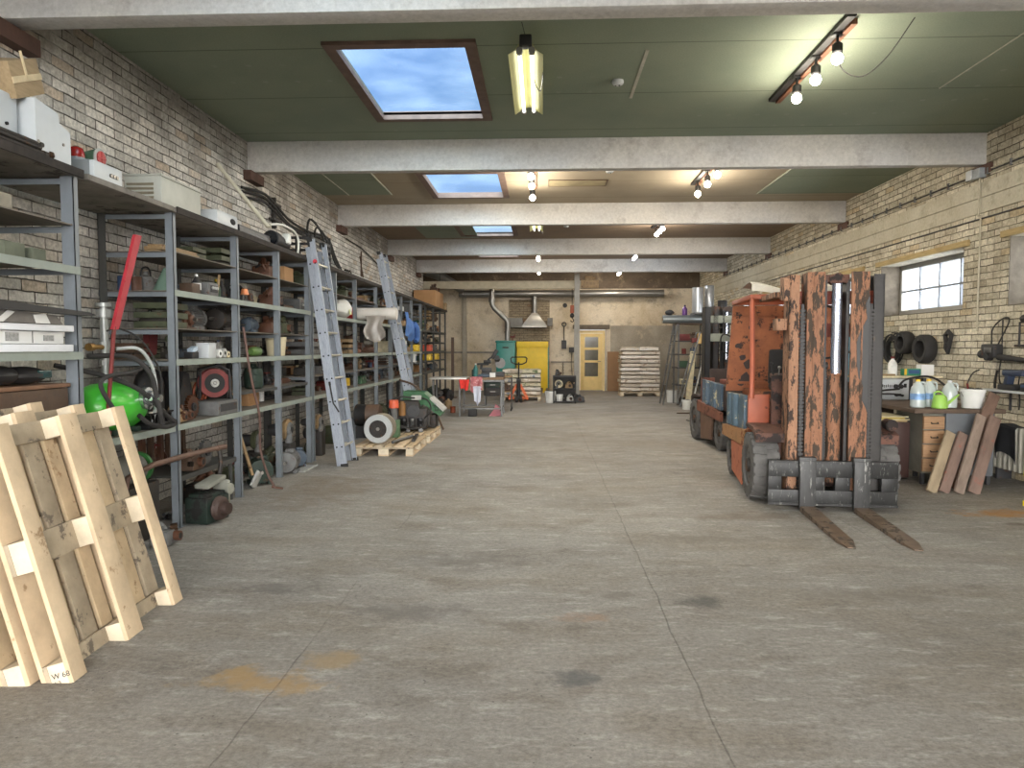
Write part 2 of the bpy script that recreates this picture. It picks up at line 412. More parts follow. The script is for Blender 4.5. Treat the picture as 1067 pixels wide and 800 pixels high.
XL, XR, ZC, YB = -3.74, 5.38, 4.1, 24.7
YN = -3.2
def shell():
    f = MB(); f.b2(XL-0.4, XR+0.4, YN-0.4, YB+0.4, -0.2, 0); struct(f.build('floor', M_floor), 'worn grey brown concrete slab with sawn joints')
    g = MB(); g.b2(-5.4, XL-0.4, 21.9, YB+0.4, -0.2, 0); struct(g.build('floor_recess', M_floor))
    # left wall ends short of the back, where the hall widens
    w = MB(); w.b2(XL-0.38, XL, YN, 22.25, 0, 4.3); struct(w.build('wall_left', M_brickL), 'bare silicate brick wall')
    w = MB(); w.b2(-5.4, -5.2, 21.9, YB+0.3, 0, 4.3).b2(-5.2, XL-0.38, 21.9, 22.2, 0, 4.3); struct(w.build('wall_recess', M_plaster2))
    # right wall with window openings, built round them
    opens = [(3.2, 5.5), (6.25, 8.5), (9.38, 11.62), (12.3, 14.5), (15.3, 17.5), (18.3, 20.5)]
    z0, z1 = 1.98, 2.78
    w = MB(); w.b2(XR, XR+0.45, YN, YB+0.3, 0, z0); w.b2(XR, XR+0.45, YN, YB+0.3, z1, 4.3)
    e = YN
    for a, b_ in opens: w.b2(XR, XR+0.45, e, a, z0, z1); e = b_
    w.b2(XR, XR+0.45, e, YB+0.3, z0, z1)
    struct(w.build('wall_right', M_brickR), 'yellowish silicate brick wall')
    t = MB(); t.b2(XR-0.025, XR, YN, YB, 3.14, 3.325, bev=0.004).b2(XR-0.03, XR, YN, YB, 3.33, 3.51, bev=0.004)
    for k in range(8): t.b2(XR-0.034, XR-0.031, 2.0+k*3.0, 2.004+k*3.0, 3.14, 3.51)
    struct(t.build('trim_1', M_band), 'smooth concrete ring beam band')
    M_rev = mat('reveal_dirty', (96, 88, 76), .9, var=.3, bump=.004)
    M_lintel = mat('lintel_board', (172, 150, 104), 0.8, var=0.3, scale=3, grain=(8, 1, 8))
    M_fr = mat('window_frame_grey', (150, 148, 142), 0.6, var=0.1)
    M_fr2 = mat('muntin_grey', (120, 124, 130), 0.6, var=0.1)
    pane = bpy.data.materials.new('window_pane'); pane.use_nodes = True
    N = pane.node_tree.nodes; L = pane.node_tree.links; N.clear()
    o = N.new('ShaderNodeOutputMaterial'); tr = N.new('ShaderNodeBsdfTransparent'); gl = N.new('ShaderNodeBsdfGlossy'); gl.inputs['Roughness'].default_value = 0.1
    tl = N.new('ShaderNodeBsdfTranslucent'); tl.inputs['Color'].default_value = (0.85, 0.92, 1, 1)
    tr.inputs['Color'].default_value = (0.93, 0.96, 1, 1)
    tc = N.new('ShaderNodeTexCoord'); wv = N.new('ShaderNodeTexNoise'); mp = N.new('ShaderNodeMapping'); mp.inputs['Scale'].default_value = (1, 1.2, 9)
    L.new(tc.outputs['Object'], mp.inputs[0]); L.new(mp.outputs[0], wv.inputs[0]); wv.inputs['Scale'].default_value = 1.3
    r = mrange(N, L, wv.outputs['Fac'], 0.4, 0.65, 0.05, 0.35)
    a1 = N.new('ShaderNodeMixShader'); L.new(r, a1.inputs[0]); L.new(tr.outputs[0], a1.inputs[1]); L.new(tl.outputs[0], a1.inputs[2])
    a2 = N.new('ShaderNodeMixShader'); a2.inputs[0].default_value = 0.05; L.new(a1.outputs[0], a2.inputs[1]); L.new(gl.outputs[0], a2.inputs[2])
    L.new(a2.outputs[0], o.inputs[0])
    for i, (a, b_) in enumerate(opens):
        r0 = root('window_%d' % (i+1), '', ''); del r0['label']; del r0['category']; r0['kind'] = 'structure'
        x = XR+0.3
        f = MB(); f.b2(x, x+0.06, a, b_, z0, z0+0.10, bev=0.004).b2(x, x+0.06, a, b_, z1-0.07, z1, bev=0.004)
        f.b2(x, x+0.06, a, a+0.07, z0+.1, z1-.07).b2(x, x+0.06, b_-0.07, b_, z0+.1, z1-.07)
        f.build('window_frame', M_fr, r0)
        f = MB(); n = 4
        for k in range(1, n): y = a+0.07+(b_-a-0.14)*k/n; f.b2(x+0.005, x+0.035, y-0.014, y+0.014, z0+.1, z1-.07)
        f.b2(x+0.002, x+0.03, a+.07, b_-.07, (z0+z1)/2-0.02, (z0+z1)/2+0.005)
        f.build('muntin', M_fr2, r0)
        f = MB(); f.b2(x+0.04, x+0.046, a+.07, b_-.07, z0+.1, z1-.07); f.build('pane', pane, r0)
        t = MB(); t.b2(XR+.005, XR+.3, b_-.012, b_-.001, z0, z1).b2(XR+.005, XR+.3, a+.001, a+.012, z0, z1).b2(XR+.005, XR+.3, a, b_, z0+.001, z0+.012); t.build('reveal', M_rev, r0)
        t = MB(); t.b2(XR-0.035, XR+0.25, a-0.12, b_+0.12, z1, z1+0.075, bev=0.006)
        struct(t.build('trim_%d' % (i+2), M_lintel), 'ochre timber lintel over a window')
    # back wall with door opening
    w = MB(); w.b2(-5.2, 1.21, YB, YB+0.3, 0, 4.3); w.b2(2.19, XR, YB, YB+0.3, 0, 4.3); w.b2(1.21, 2.19, YB, YB+0.3, 2.12, 4.3)
    struct(w.build('wall_back', M_plaster), 'rough stained plaster end wall')
    w = MB(); w.b2(2.35, XR-0.01, YB-0.03, YB, 0, 2.25, bev=0.01); struct(w.build('wall_back_render', M_plaster2), 'greyer cement render patch')
    w = MB(); w.b2(-1.15, 0.25, YB-0.04, YB, 0, 3.15); struct(w.build('wall_back_bricks', M_brickB), 'exposed brick patch behind the yellow cabinet')
    w = MB(); w.b2(-5.1, XR-.01, YB-.025, YB, 3.52, 4.09, bev=.01); struct(w.build('wall_back_top', plaster_mat('plaster_dark', (118, 104, 90), (92, 82, 72), (168, 150, 126), .9, .01)), 'sooty plaster strip under the ceiling')
    w = MB(); w.b2(-2.78, -2.62, YB-0.10, YB, 0, 3.4, bev=0.02); struct(w.build('trim_20', M_plaster2), 'flaking vertical pilaster')
    w = MB(); w.b2(-5.2, -0.9, YB-0.06, YB, 1.30, 1.36); w.b2(0.3, 1.15, YB-0.05, YB, 0.98, 1.02); struct(w.build('trim_21', mat('pipe_grey', (112, 106, 98), 0.5)), 'grey heating pipe along the end wall')
    # door
    Mdoor = mat('door_cream', (226, 196, 128), 0.5, var=0.08); Mdg = mat('door_glass', (92, 88, 74), 0.12, var=0.3, scale=3)
    d = root('door_1', '', ''); del d['label']; del d['category']; d['kind'] = 'structure'
    f = MB(); f.b2(1.24, 1.30, YB-.02, YB+.1, 0, 2.09).b2(2.10, 2.16, YB-.02, YB+.1, 0, 2.09).b2(1.30, 2.10, YB-.02, YB+.1, 2.0, 2.09); f.build('door_frame', Mdoor, d)
    f = MB(); x0, x1 = 1.31, 2.09
    f.b2(x0, x0+.16, YB-.01, YB+.04, 0.02, 1.99, bev=.004).b2(x1-.16, x1, YB-.01, YB+.04, .02, 1.99, bev=.004)
    f.b2(x0+.16, x1-.16, YB-.01, YB+.04, .02, .50)
    for z in (0.98, 1.42, 1.86): f.b2(x0+.16, x1-.16, YB-.01, YB+.04, z, z+0.08 if z < 1.8 else 1.99)
    f.build('door_leaf', Mdoor, d)
    for za, zb in ((.50, .98), (1.06, 1.42), (1.50, 1.86)):
        f = MB(); f.b2(x0+.16, x1-.16, YB+.01, YB+.02, za, zb); f.build('pane', Mdg, d)
    f = MB(); f.cyl((x1-.08, YB-.01, 1.02), (x1-.08, YB-.06, 1.02), .012, n=8).box(x1-.13, YB-.065, 1.02, .11, .018, .018, bev=.004); f.build('handle', mat('door_metal', (120, 115, 105), .35, .8), d)
    w = MB(); w.b2(1.05, 2.32, YB-0.12, YB, 2.14, 2.28, bev=.01); struct(w.build('trim_22', mat('lintel_dark', (98, 88, 76), .8)), 'dark lintel slab above the door')
    # near end: gate opening (open) behind the camera
    w = MB(); w.b2(XL, XL+0.35, YN-0.3, YN, 0, 4.3).b2(XR-0.35, XR, YN-0.3, YN, 0, 4.3).b2(XL+.35, XR-.35, YN-0.3, YN, 3.85, 4.3)
    struct(w.build('wall_near', M_brickR), 'wall around the open gate')
    gr = MB(); gr.b2(-25, 25, YN-30, YN-0.4, -0.3, -0.05); struct(gr.build('ground_yard', mat('yard_concrete', (190, 188, 182), .9)))
    # ceiling: boards with skylight openings per bay
    bays = [(-3.2, 0.8, None), (0.95, 4.8, M_green), (5.0, 8.95, M_green), (9.13, 12.95, M_tan), (13.13, 17.15, M_brown), (17.33, 21.15, M_brown), (21.33, 24.7, M_brown)]
    lights = [None, (2.2, 4.1), (6.2, 8.1), (10.65, 12.3), (15.1, 16.5), (19.3, 20.3), None]
    Mfr = mat('skylight_wood', (108, 88, 78), .7, var=.25, scale=8)
    sky = bpy.data.materials.new('skylight_pane'); sky.use_nodes = True
    N = sky.node_tree.nodes; L = sky.node_tree.links; N.clear()
    o = N.new('ShaderNodeOutputMaterial'); tr = N.new('ShaderNodeBsdfTransparent'); tl = N.new('ShaderNodeBsdfTranslucent')
    tl.inputs['Color'].default_value = (0.8, 0.9, 1, 1); tr.inputs['Color'].default_value = (0.80, 0.92, 1, 1)
    tc = N.new('ShaderNodeTexCoord'); nz = N.new('ShaderNodeTexNoise'); nz.inputs['Scale'].default_value = 1.1; nz.inputs['Detail'].default_value = 7
    L.new(tc.outputs['Object'], nz.inputs[0])
    wv = N.new('ShaderNodeTexWave'); wv.inputs['Scale'].default_value = 9; wv.inputs['Distortion'].default_value = 3; L.new(tc.outputs['Object'], wv.inputs[0])
    r = math2(N, L, 'MULTIPLY', mrange(N, L, nz.outputs['Fac'], 0.40, 0.72, 0.0, 0.14), mrange(N, L, wv.outputs['Fac'], 0, 1, 0.8, 1.1))
    a1 = N.new('ShaderNodeMixShader'); L.new(r, a1.inputs[0]); L.new(tr.outputs[0], a1.inputs[1]); L.new(tl.outputs[0], a1.inputs[2])
    gl = N.new('ShaderNodeBsdfGlossy'); gl.inputs['Roughness'].default_value = .15; a2 = N.new('ShaderNodeMixShader'); a2.inputs[0].default_value = .04
    L.new(a1.outputs[0], a2.inputs[1]); L.new(gl.outputs[0], a2.inputs[2]); L.new(a2.outputs[0], o.inputs[0])
    ys = [YN, 0.88, 4.9, 9.04, 13.04, 17.24, 21.24, YB]
    sx0, sx1 = -1.80, -0.66
    for i, (bay, sk) in enumerate(zip(bays, lights)):
        y0, y1 = ys[i], ys[i+1]; m = bay[2] or M_green
        c = MB()
        XE = -5.2 if i == 6 else XL
        if sk:
            c.b2(XE, sx0, y0, y1, ZC, ZC+0.05).b2(sx1, XR, y0, y1, ZC, ZC+0.05).b2(sx0, sx1, y0, sk[0], ZC, ZC+0.05).b2(sx0, sx1, sk[1], y1, ZC, ZC+0.05)
        else: c.b2(XE, XR, y0, y1, ZC, ZC+0.05)
        struct(c.build('ceiling_%d' % (i+1), m), 'ceiling of painted boards between two beams')
        if sk:
            r0 = root('window_%d' % (i+9), '', ''); del r0['label']; del r0['category']; r0['kind'] = 'structure'
            f = MB(); t = 0.09
            for (z, q) in ((ZC-0.03, 0.06), (ZC+0.0, 0.03)):
                f.b2(sx0-t, sx0+q-.05, sk[0]-t, sk[1]+t, z, z+.05).b2(sx1-q+.05, sx1+t, sk[0]-t, sk[1]+t, z, z+.05)
                f.b2(sx0-t, sx1+t, sk[0]-t, sk[0]+q-.05, z-.001, z+.049).b2(sx0-t, sx1+t, sk[1]-q+.05, sk[1]+t, z-.001, z+.049)
            f.b2(sx0-.04, sx0, sk[0], sk[1], ZC, ZC+.06).b2(sx1, sx1+.04, sk[0], sk[1], ZC, ZC+.06).b2(sx0-.04, sx1+.04, sk[0]-.04, sk[0], ZC, ZC+.06).b2(sx0-.04, sx1+.04, sk[1], sk[1]+.04, ZC, ZC+.06)
            f.build('skylight_frame', Mfr, r0)
            f = MB(); f.b2(sx0, sx1, sk[0], sk[1], ZC+.052, ZC+.058); f.build('pane', sky, r0)
    c = MB(); c.b2(XL, -2.55, 10.0, 12.1, ZC-.012, ZC).b2(3.6, XR, 9.5, 12.3, ZC-.012, ZC); struct(c.build('ceiling_patch', M_green), 'green ceiling boards at the edges of the tan bay')
    c = MB(); c.b2(-2.75, -1.5, 14.2, 16.9, ZC-.012, ZC); struct(c.build('ceiling_patch_far', M_green))
    Mj = mat('joint_white', (176, 172, 158), .8, var=.2)
    c = MB(); c.b2(3.97, 3.985, 6.05, 7.45, ZC-.004, ZC, 0); c.b2(3.6, 3.62, 9.6, 12.3, ZC-.018, ZC-.012); c.b2(-2.57, -2.55, 10.0, 12.1, ZC-.018, ZC-.012); c.b2(-3.3, -3.285, 10.2, 12.1, ZC-.018, ZC-.012)
    c.b2(0.90, 0.93, 6.4, 7.6, ZC-.004, ZC); struct(c.build('trim_23', Mj), 'pale taped joints on the ceiling')
    Mc2 = mat('filler_grey', (96, 92, 82), .85, var=.2)
    # beams
    for i, (a, b_) in enumerate([(0.8, 0.97), (4.80, 4.985), (8.98, 9.12), (12.98, 13.12), (17.16, 17.32), (21.12, 21.32)]):
        c = MB(); c.b2(XL, XR, a, b_, 3.72 if i != 1 else 3.735, ZC-0.001, bev=.008); struct(c.build('beam_%d' % (i+1), M_beam), 'concrete roof beam spanning the hall')
    Mpad = mat('beam_pad', (82, 58, 48), .8, var=.3)
    c = MB()
    for a in (4.70, 8.85, 12.85, 17.05, 21.0):
        c.b2(XL, XL+.10, a, a+.42, 3.60, 3.718).b2(XR-.03, XR, a, a+.42, 3.60, 3.718)
    struct(c.build('trim_24', Mpad), 'dark bearing bricks under the beam ends')
shell()
# ------------------------------------------------------------------ forklifts
def fork_mats(kind):
    if kind == 'orange':
        return dict(
            tan=mat('mast_tan', (160, 118, 90), .7, var=.4, rust=(58, 46, 40), rust_amt=.5, rust_scale=6, grain=(3, 3, 1.0), streak=True),
            face=mat('mast_orange', (150, 104, 76), .7, var=.45, rust=(66, 54, 44), rust_amt=.56, rust_scale=6, grain=(3, 3, .8), streak=True),
            dark=mat('mast_grease', (38, 34, 32), .5, var=.3, scale=20, rust=(96, 84, 70), rust_amt=.2),
            red=mat('mast_red', (140, 68, 52), .6, var=.2, rust=(70, 48, 40), rust_amt=.3),
            body=mat('body_orange', (160, 82, 54), .55, var=.12, rust=(74, 50, 38), rust_amt=.25, rust_scale=6),
            panel=mat('panel_orange', (148, 86, 50), .65, var=.25, rust=(58, 40, 32), rust_amt=.42, rust_scale=7),
            sill=mat('sill_ochre', (170, 124, 80), .65, var=.2, rust=(120, 64, 40), rust_amt=.4, rust_scale=6),
            skirt=mat('skirt_orange', (184, 108, 78), .6, var=.15, rust=(140, 84, 60), rust_amt=.35),
            blue=mat('battery_blue', (84, 104, 118), .5, var=.25, rust=(196, 184, 150), rust_amt=.40, rust_scale=7),
            mud=mat('console_brown', (92, 60, 48), .7, var=.35, rust=(40, 32, 30), rust_amt=.5))
    return dict(
        tan=mat('mast2_brown', (70, 54, 48), .6, var=.3), face=mat('mast2_dark', (48, 46, 48), .5, var=.3, rust=(92, 66, 52), rust_amt=.4),
        dark=mat('mast2_black', (30, 30, 32), .5, var=.3), red=mat('mast2_grey', (128, 132, 122), .6, var=.2, rust=(86, 76, 64), rust_amt=.3),
        body=mat('body2_brown', (112, 66, 52), .6, var=.2, rust=(60, 44, 38), rust_amt=.4), panel=mat('panel2_red', (122, 62, 48), .6, var=.2),
        sill=mat('sill2_rust', (126, 78, 60), .65, var=.25, rust=(70, 46, 38), rust_amt=.4), skirt=mat('skirt2_brown', (110, 84, 68), .7, var=.2),
        blue=mat('battery2_blue', (86, 104, 122), .5, var=.25, rust=(200, 190, 160), rust_amt=.35, rust_scale=7), mud=mat('console2', (60, 48, 44), .7, var=.3))
M_rubber = mat('tyre_rubber', (92, 90, 88), .75, var=.25, scale=14, bump=.002, bump_scale=30)
M_rubber_d = mat('tyre_dark', (44, 42, 41), .8, var=.25)
M_rim = mat('rim_dark', (58, 52, 48), .6, .3, var=.4, rust=(98, 70, 52), rust_amt=.4)
M_steelbk = mat('carriage_black', (38, 38, 38), .45, .3, var=.35, rust=(108, 108, 104), rust_amt=.34, rust_scale=9, grain=(4, 4, 1.0), streak=True)
M_shank = mat('fork_worn', (62, 62, 62), .5, .35, var=.3, rust=(136, 136, 132), rust_amt=.34, rust_scale=7, grain=(4, 4, .8), streak=True)
M_fork = mat('fork_blade', (118, 100, 84), .45, .4, var=.3, rust=(78, 70, 62), rust_amt=.45, rust_scale=8)
M_chrome = mat('chrome_rod', (200, 206, 222), .22, .75, var=.05)

def tyre(parent, x, y, r, w, rimr, side, n=22, name='tyre'):
    t = MB()
    prof = [(rimr, -w/2+.02), (rimr+.015, -w/2), (r*.86, -w/2), (r*.955, -w/2+.018), (r*.965, 0), (r*.955, w/2-.018), (r*.86, w/2), (rimr+.015, w/2), (rimr, w/2-.02)]
    t.lathe(prof, (x, y, r), 'x', 40, 0)
    # lug blocks, two staggered rows meeting in a zigzag
    for row, off in ((-1, 0), (1, .5)):
        for k in range(n):
            a = 2*PI*(k+off)/n; ca, sa = math.cos(a), math.sin(a)
            hw = PI*r/n*.80
            # block: trapezoid along the circumference
            vs = []
            for (u, v, h) in ((0.01, -hw*.75, .93), (0.01, hw*.95, .93), (w/2-.004, hw*.62, .90), (w/2-.004, -hw*.98, .90)):
                for hh in (h, h+.075 if h > .92 else h+.07):
                    rr = r*min(hh, 1.0); uu = row*u + (0 if u > .02 else row*(-.012))
                    ta = v/r
                    vs.append(t.b.verts.new((x+uu, y+rr*math.cos(a+ta), r+rr*math.sin(a+ta))))
            A = vs[0::2]; B = vs[1::2]
            t._face(B, 0); t._face(list(reversed(A)), 0)
            for i in range(4): t._face([A[i], A[(i+1) % 4], B[(i+1) % 4], B[i]], 0)
    o = t.build(name, M_rubber, parent)
    h = MB(); d = side
    h.lathe([(rimr, -w/2+.03), (rimr, w/2-.03)], (x, y, r), 'x', 28, 0)
    fx = x+d*(w/2-.03)
    h.cyl((fx, y, r), (fx-d*.03, y, r), rimr*.98, rimr*.8, 28, 0)
    h.torus((fx, y, r), rimr*.94, .014, 'x', 28, 6)
    h.cyl((fx-d*.02, y, r), (fx+d*.035, y, r), rimr*.42, rimr*.34, 20)
    for k in range(6):
        a = 2*PI*k/6+.3
        h.cyl((fx-d*.02, y+math.cos(a)*rimr*.62, r+math.sin(a)*rimr*.62), (fx+d*.012, y+math.cos(a)*rimr*.62, r+math.sin(a)*rimr*.62), .016, n=6)
    h.build('rim', M_rim, o)
    return o

def forklift(name, label, loc, rz, kind, canopy=True, full=True):
    m = fork_mats(kind); R = root(name, label, 'forklift', loc, rz)
    # wheels
    for sx in (-1, 1): tyre(R, sx*.535, .40, .335, .25, .19, sx)
    for sx in (-1, 1): tyre(R, sx*.52, 1.72, .255, .18, .14, sx, 18)
    # chassis
    c = MB(); c.b2(-.40, .40, .25, 1.98, .16, .62, bev=.02).b2(-.60, .60, .74, 1.44, .10, .16).b2(-.43, .43, 1.45, 1.98, .10, .6); c.build('chassis', m['mud'], R)
    a = MB(); a.cyl((-.42, .40, .335), (.42, .40, .335), .07, n=12).cyl((-.45, 1.72, .255), (.45, 1.72, .255), .05, n=10); a.build('axle', M_rim, R)
    # side sills, sloping up over the front wheel
    for sx in (-1, 1):
        s = MB(); X0, X1 = sorted((sx*.66, sx*.615))
        s.prism([(2.0, .45), (2.0, .575), (.76, .65), (.60, .66), (.60, .50), (.76, .49)], 'x', X0, X1)
        Xa, Xb = sorted((sx*.655, sx*.30))
        s.prism([(Xa, .50), (Xb, .63), (Xb, .72), (Xa, .66)] if sx < 0 else [(Xa, .63), (Xb, .50), (Xb, .66), (Xa, .72)], 'y', .60, .66)
        s.build('side_sill', m['sill'], R)
        k = MB(); X0, X1 = sorted((sx*.64, sx*.605)); k.prism([(1.40, .12), (1.46, .45), (.76, .49), (.80, .06)], 'x', X0, X1)
        k.b2(X0, X1+.001, 1.0, 1.02, .12, .46); k.build('skirt_panel', m['skirt'], R)
    # battery box between sills: blue side plates, orange front
    b = MB(); b.b2(-.585, .585, .72, 1.98, .60, .95, bev=.015); b.build('battery_box', m['mud'], R)
    for sx in (-1, 1):
        p = MB(); X0, X1 = sorted((sx*.625, sx*.59)); p.prism([(1.90, .60), (1.90, .97), (.80, 1.0), (.80, .64)], 'x', X0, X1)
        p.tube([(X0 if sx < 0 else X1, 1.62, .62), (X0 if sx < 0 else X1, 1.62, .97)], .035, 8); p.tube([(X0 if sx < 0 else X1, 1.2, .64), (X0 if sx < 0 else X1, 1.2, .99)], .05, 10)
        p.build('battery_side_plate', m['blue'], R)
    for sx in (-1, 1): p = MB(); p.b2(*sorted((sx*.61, sx*.40)), .655, .70, .665, 1.02, bev=.006); p.build('front_plate', m['body'], R)
    f = MB()
    for sx in (-1, 1):
        f = MB(); X0, X1 = sorted((sx*.64, sx*.24)); f.prism([(.10, .60), (.10, .685), (.25, .735), (.60, .735), (.60, .70), (.25, .69)], 'x', X0, X1)
        X0, X1 = sorted((sx*.28, sx*.24)); f.prism([(.14, .30), (.14, .66), (.60, .70), (.60, .30)], 'x', X0, X1)
        f.build('mudguard', m['mud'], R)
    # hood / seat
    if full:
        h = MB(); h.b2(-.45, .45, 1.15, 1.9, .95, 1.02, bev=.02); h.build('seat_deck', m['panel'], R)
    st = MB(); st.box(0, 1.35, 1.06, .46, .44, .09, bev=.04).box(0, 1.58, 1.28, .44, .08, .40, rot=(.15, 0, 0), bev=.03); st.build('seat', M_rubber_d, R)
    # front cowl / console with cut holes and levers
    q = MB(); q.box(-.34, .50, .97, .16, .05, .50, bev=.008).box(-.34, .56, 1.21, .15, .09, .04, rot=(.3, 0, 0), bev=.006)
    q.b2(-.26, .44, .50, .56, .66, 1.16, bev=.01)
    q.build('console', m['mud'], R)
    q = MB()
    for (dx, z, r) in ((-.37, .90, .018), (-.31, .84, .02), (-.37, 1.02, .014), (-.31, 1.08, .012), (-.34, .76, .02)): q.cyl((dx, .47, z), (dx, .478, z), r, n=10)
    q.build('console_hole', M_rubber_d, R)
    for i, (dx, dz, tx) in enumerate(((-.38, .17, -.04), (-.34, .13, .0), (-.30, .15, .03), (-.12, .16, -.03), (-.08, .13, .02))):
        q = MB(); q.tube([(dx, .55, 1.16), (dx+tx*.5, .54, 1.16+dz*.6), (dx+tx, .52, 1.16+dz)], .007, 6).sph((dx+tx, .52, 1.17+dz), .018, 8)
        q.build('lever', [mat('lever_grey', (130, 128, 124), .35, .7) if i % 2 else M_rubber_d], R)
    q = MB(); q.torus((0, .78, 1.22), .17, .014, 'z', 24, 6); q.cyl((0, .62, 1.0), (0, .78, 1.22), .02, n=8).box(0, .78, 1.22, .32, .03, .012).box(0, .78, 1.22, .03, .32, .012)
    q.build('steering_wheel', M_rubber_d, R)
    if canopy:
        # overhead guard: posts, roof frame, plated rear
        for sx in (-1, 1):
            q = MB(); q.tube([(sx*.585, .62, .98), (sx*.575, .66, 1.3), (sx*.545, .88, 2.02)], .026, 6); q.build('guard_post', m['body'], R)
        q = MB()
        for sx in (-1, 1): q.box(sx*.545, 1.42, 2.03, .055, 1.14, .05, bev=.008)
        q.box(0, .88, 2.03, 1.09, .06, .05, bev=.008).box(0, 1.97, 2.03, 1.09, .05, .05, bev=.008)
        for y in (1.1, 1.32, 1.54, 1.76): q.box(0, y, 2.03, 1.07, .03, .03)
        q.build('roof_frame', m['body'], R)
        q = MB(); q.prism([(-.63, .98), (.63, .98), (.56, 2.0), (-.56, 2.0)], 'y', 1.96, 1.985)
        q.box(0, 1.95, 1.90, 1.12, .02, .05).box(0, 1.95, 1.08, 1.2, .02, .03)
        q.build('rear_panel', m['panel'], R)
        rnd = random.Random(4); q = MB()
        for (x, z, s) in ((.02, 1.78, .05), (.08, 1.80, .035), (.1, 1.66, .025), (-.05, 1.30, .035), (.02, 1.24, .035), (-.44, 1.38, .04), (-.40, 1.14, .055), (-.46, 1.08, .04), (-.34, 1.74, .035), (.22, 1.15, .03), (-.50, 1.52, .03), (.06, 1.36, .02), (-.38, 1.30, .05)):
            n = 9; pts = [(x+s*(.7+.5*rnd.random())*math.cos(2*PI*i/n), z+s*1.1*(.7+.5*rnd.random())*math.sin(2*PI*i/n)) for i in range(n)]
            q.prism(pts, 'y', 1.954, 1.958)
        q.build('oil_stain', mat('oil_stain', (52, 34, 26), .6, var=.3), R)
        # canvas thrown over the roof, sagging between the bars
        q = MB()
        def cv(u, v):
            x = -.56+.98*u; y = .84+.62*v
            z = 2.165+.04*math.cos(u*2*PI)*.5 - .035*math.sin(PI*u)+.012*math.sin(9*u+5*v)
            if v < .12: z -= (0.12-v)*.8; y = .835
            return (x, y, z)
        q.surf(cv, 24, 12, thick=.006); q.build('canvas', mat('canvas_grey', (190, 184, 172), .9, var=.12, bump=.002), R)
    # mast
    c = .04
    for sx in (-1, 1):
        o = MB()
        X = lambda a, b_: tuple(sorted((c+sx*a, c+sx*b_)))
        x0, x1 = X(.415, .40); o.b2(x0, x1, .02, .24, .10, 2.17)
        x0, x1 = X(.415, .325); o.b2(x0, x1, .02, .045, .10, 2.17).b2(x0, x1, .215, .24, .10, 2.17)
        o.build('outer_mast_rail', m['tan'] if sx < 0 else m['dark'], R)
        i = MB(); x0, x1 = X(.27, .115); i.b2(x0, x1, -.03, 0.0, .12, 2.19, bev=.004).b2(*X(.265, .245), 0.0, .20, .12, 2.19).b2(*X(.27, .19), .17, .20, .12, 2.17)
        i.b2(*X(.215, .20), -.038, -.03, .14, 2.15)
        i.build('inner_mast_rail', m['face'], R)
        g = MB(); x0, x1 = X(.322, .275)
        zz = .16
        while zz < 1.85:
            g.b2(x0, x1, .0, .03, zz, zz+.022); zz += .034
        g.b2(*X(.31, .287), .005, .026, .14, 1.9)
        g.build('mast_chain', m['dark'], R)
        g = MB(); x0, x1 = X(.115, .085); g.b2(x0, x1, .02, .20, .14, 2.12); g.build('inner_guide', m['dark'], R)
        ch = MB(); zz = .40; x0, x1 = X(.076, .048) if sx < 0 else X(.108, .08)
        while zz < 1.30: ch.b2(x0, x1, .10, .122, zz, zz+.020); zz += .028
        ch.b2(x0+.006, x1-.006, .10, .118, .40, 1.32).cyl((x0-.003, .115, 1.33), (x1+.003, .115, 1.33), .035, n=14)
        ch.build('lift_chain', m['dark'], R)
    if canopy:
        q = MB(); q.prism([(c+.272, .9), (c+.272, 1.98), (c+.235, 1.9), (c+.25, 1.76), (c+.20, 1.66), (c+.165, 1.55), (c+.17, 1.36), (c+.19, 1.22), (c+.23, 1.15), (c+.22, 1.02), (c+.255, .95)], 'y', -.034, -.0305); q.build('grease_patch', mat('grease_black', (26, 24, 23), .4, var=.3), R)
    for z0, z1, y in ((1.905, 2.03, .17), (1.60, 1.73, .20), (.30, .40, .19)):
        q = MB(); q.b2(c-.40, c+.40, y, y+.03, z0, z1, bev=.006); q.build('mast_crossbar', m['red'], R)
    q = MB(); q.b2(c-.115, c+.115, .03, .19, 2.10, 2.17, bev=.01).cyl((c+.01, .02, 2.135), (c+.01, .20, 2.135), .05, n=14).b2(c-.07, c+.09, 0.0, .05, 2.09, 2.15, bev=.008); q.build('cylinder_head', m['mud'], R)
    q = MB(); q.cyl((c+.015, .07, 1.26), (c+.015, .07, 2.10), .044, n=24); q.build('chrome_ram', M_chrome, R, label='polished chrome hydraulic ram')
    q = MB(); q.lathe([(.062, .24), (.066, .26), (.066, 1.16), (.058, 1.20), (.058, 1.23), (.066, 1.24), (.066, 1.29), (.05, 1.30)], (c+.015, .11, 0), 'z', 24); q.build('ram_cylinder', m['face'], R)
    # mast brackets and hoses
    q = MB(); q.prism([(.0, 1.93), (.0, 2.13), (.16, 2.16), (.16, 1.95)], 'x', c-.47, c-.418).b2(c-.50, c-.40, .24, .95, 1.98, 2.03).b2(c-.52, c-.42, .06, .22, 1.66, 1.77, bev=.012)
    if canopy: q.build('mast_bracket', m['tan'], R)
    else: q.b.free()
    q = MB(); q.tube(arc([(c-.1, .25, .5), (c-.16, .30, 1.2), (c-.12, .28, 1.55), (c+.1, .27, 1.72), (c+.17, .27, 1.52), (c+.12, .27, .7)]), .013, 8)
    q.tube(arc([(c-.25, .24, 1.84), (c-.1, .23, 1.90), (c+.08, .235, 1.86), (c+.2, .24, 1.80)]), .009, 6)
    q.tube(arc([(c-.25, .24, 1.42), (c, .25, 1.40), (c+.2, .24, 1.46)]), .011, 6); q.build('hydraulic_hose', M_rubber_d, R)
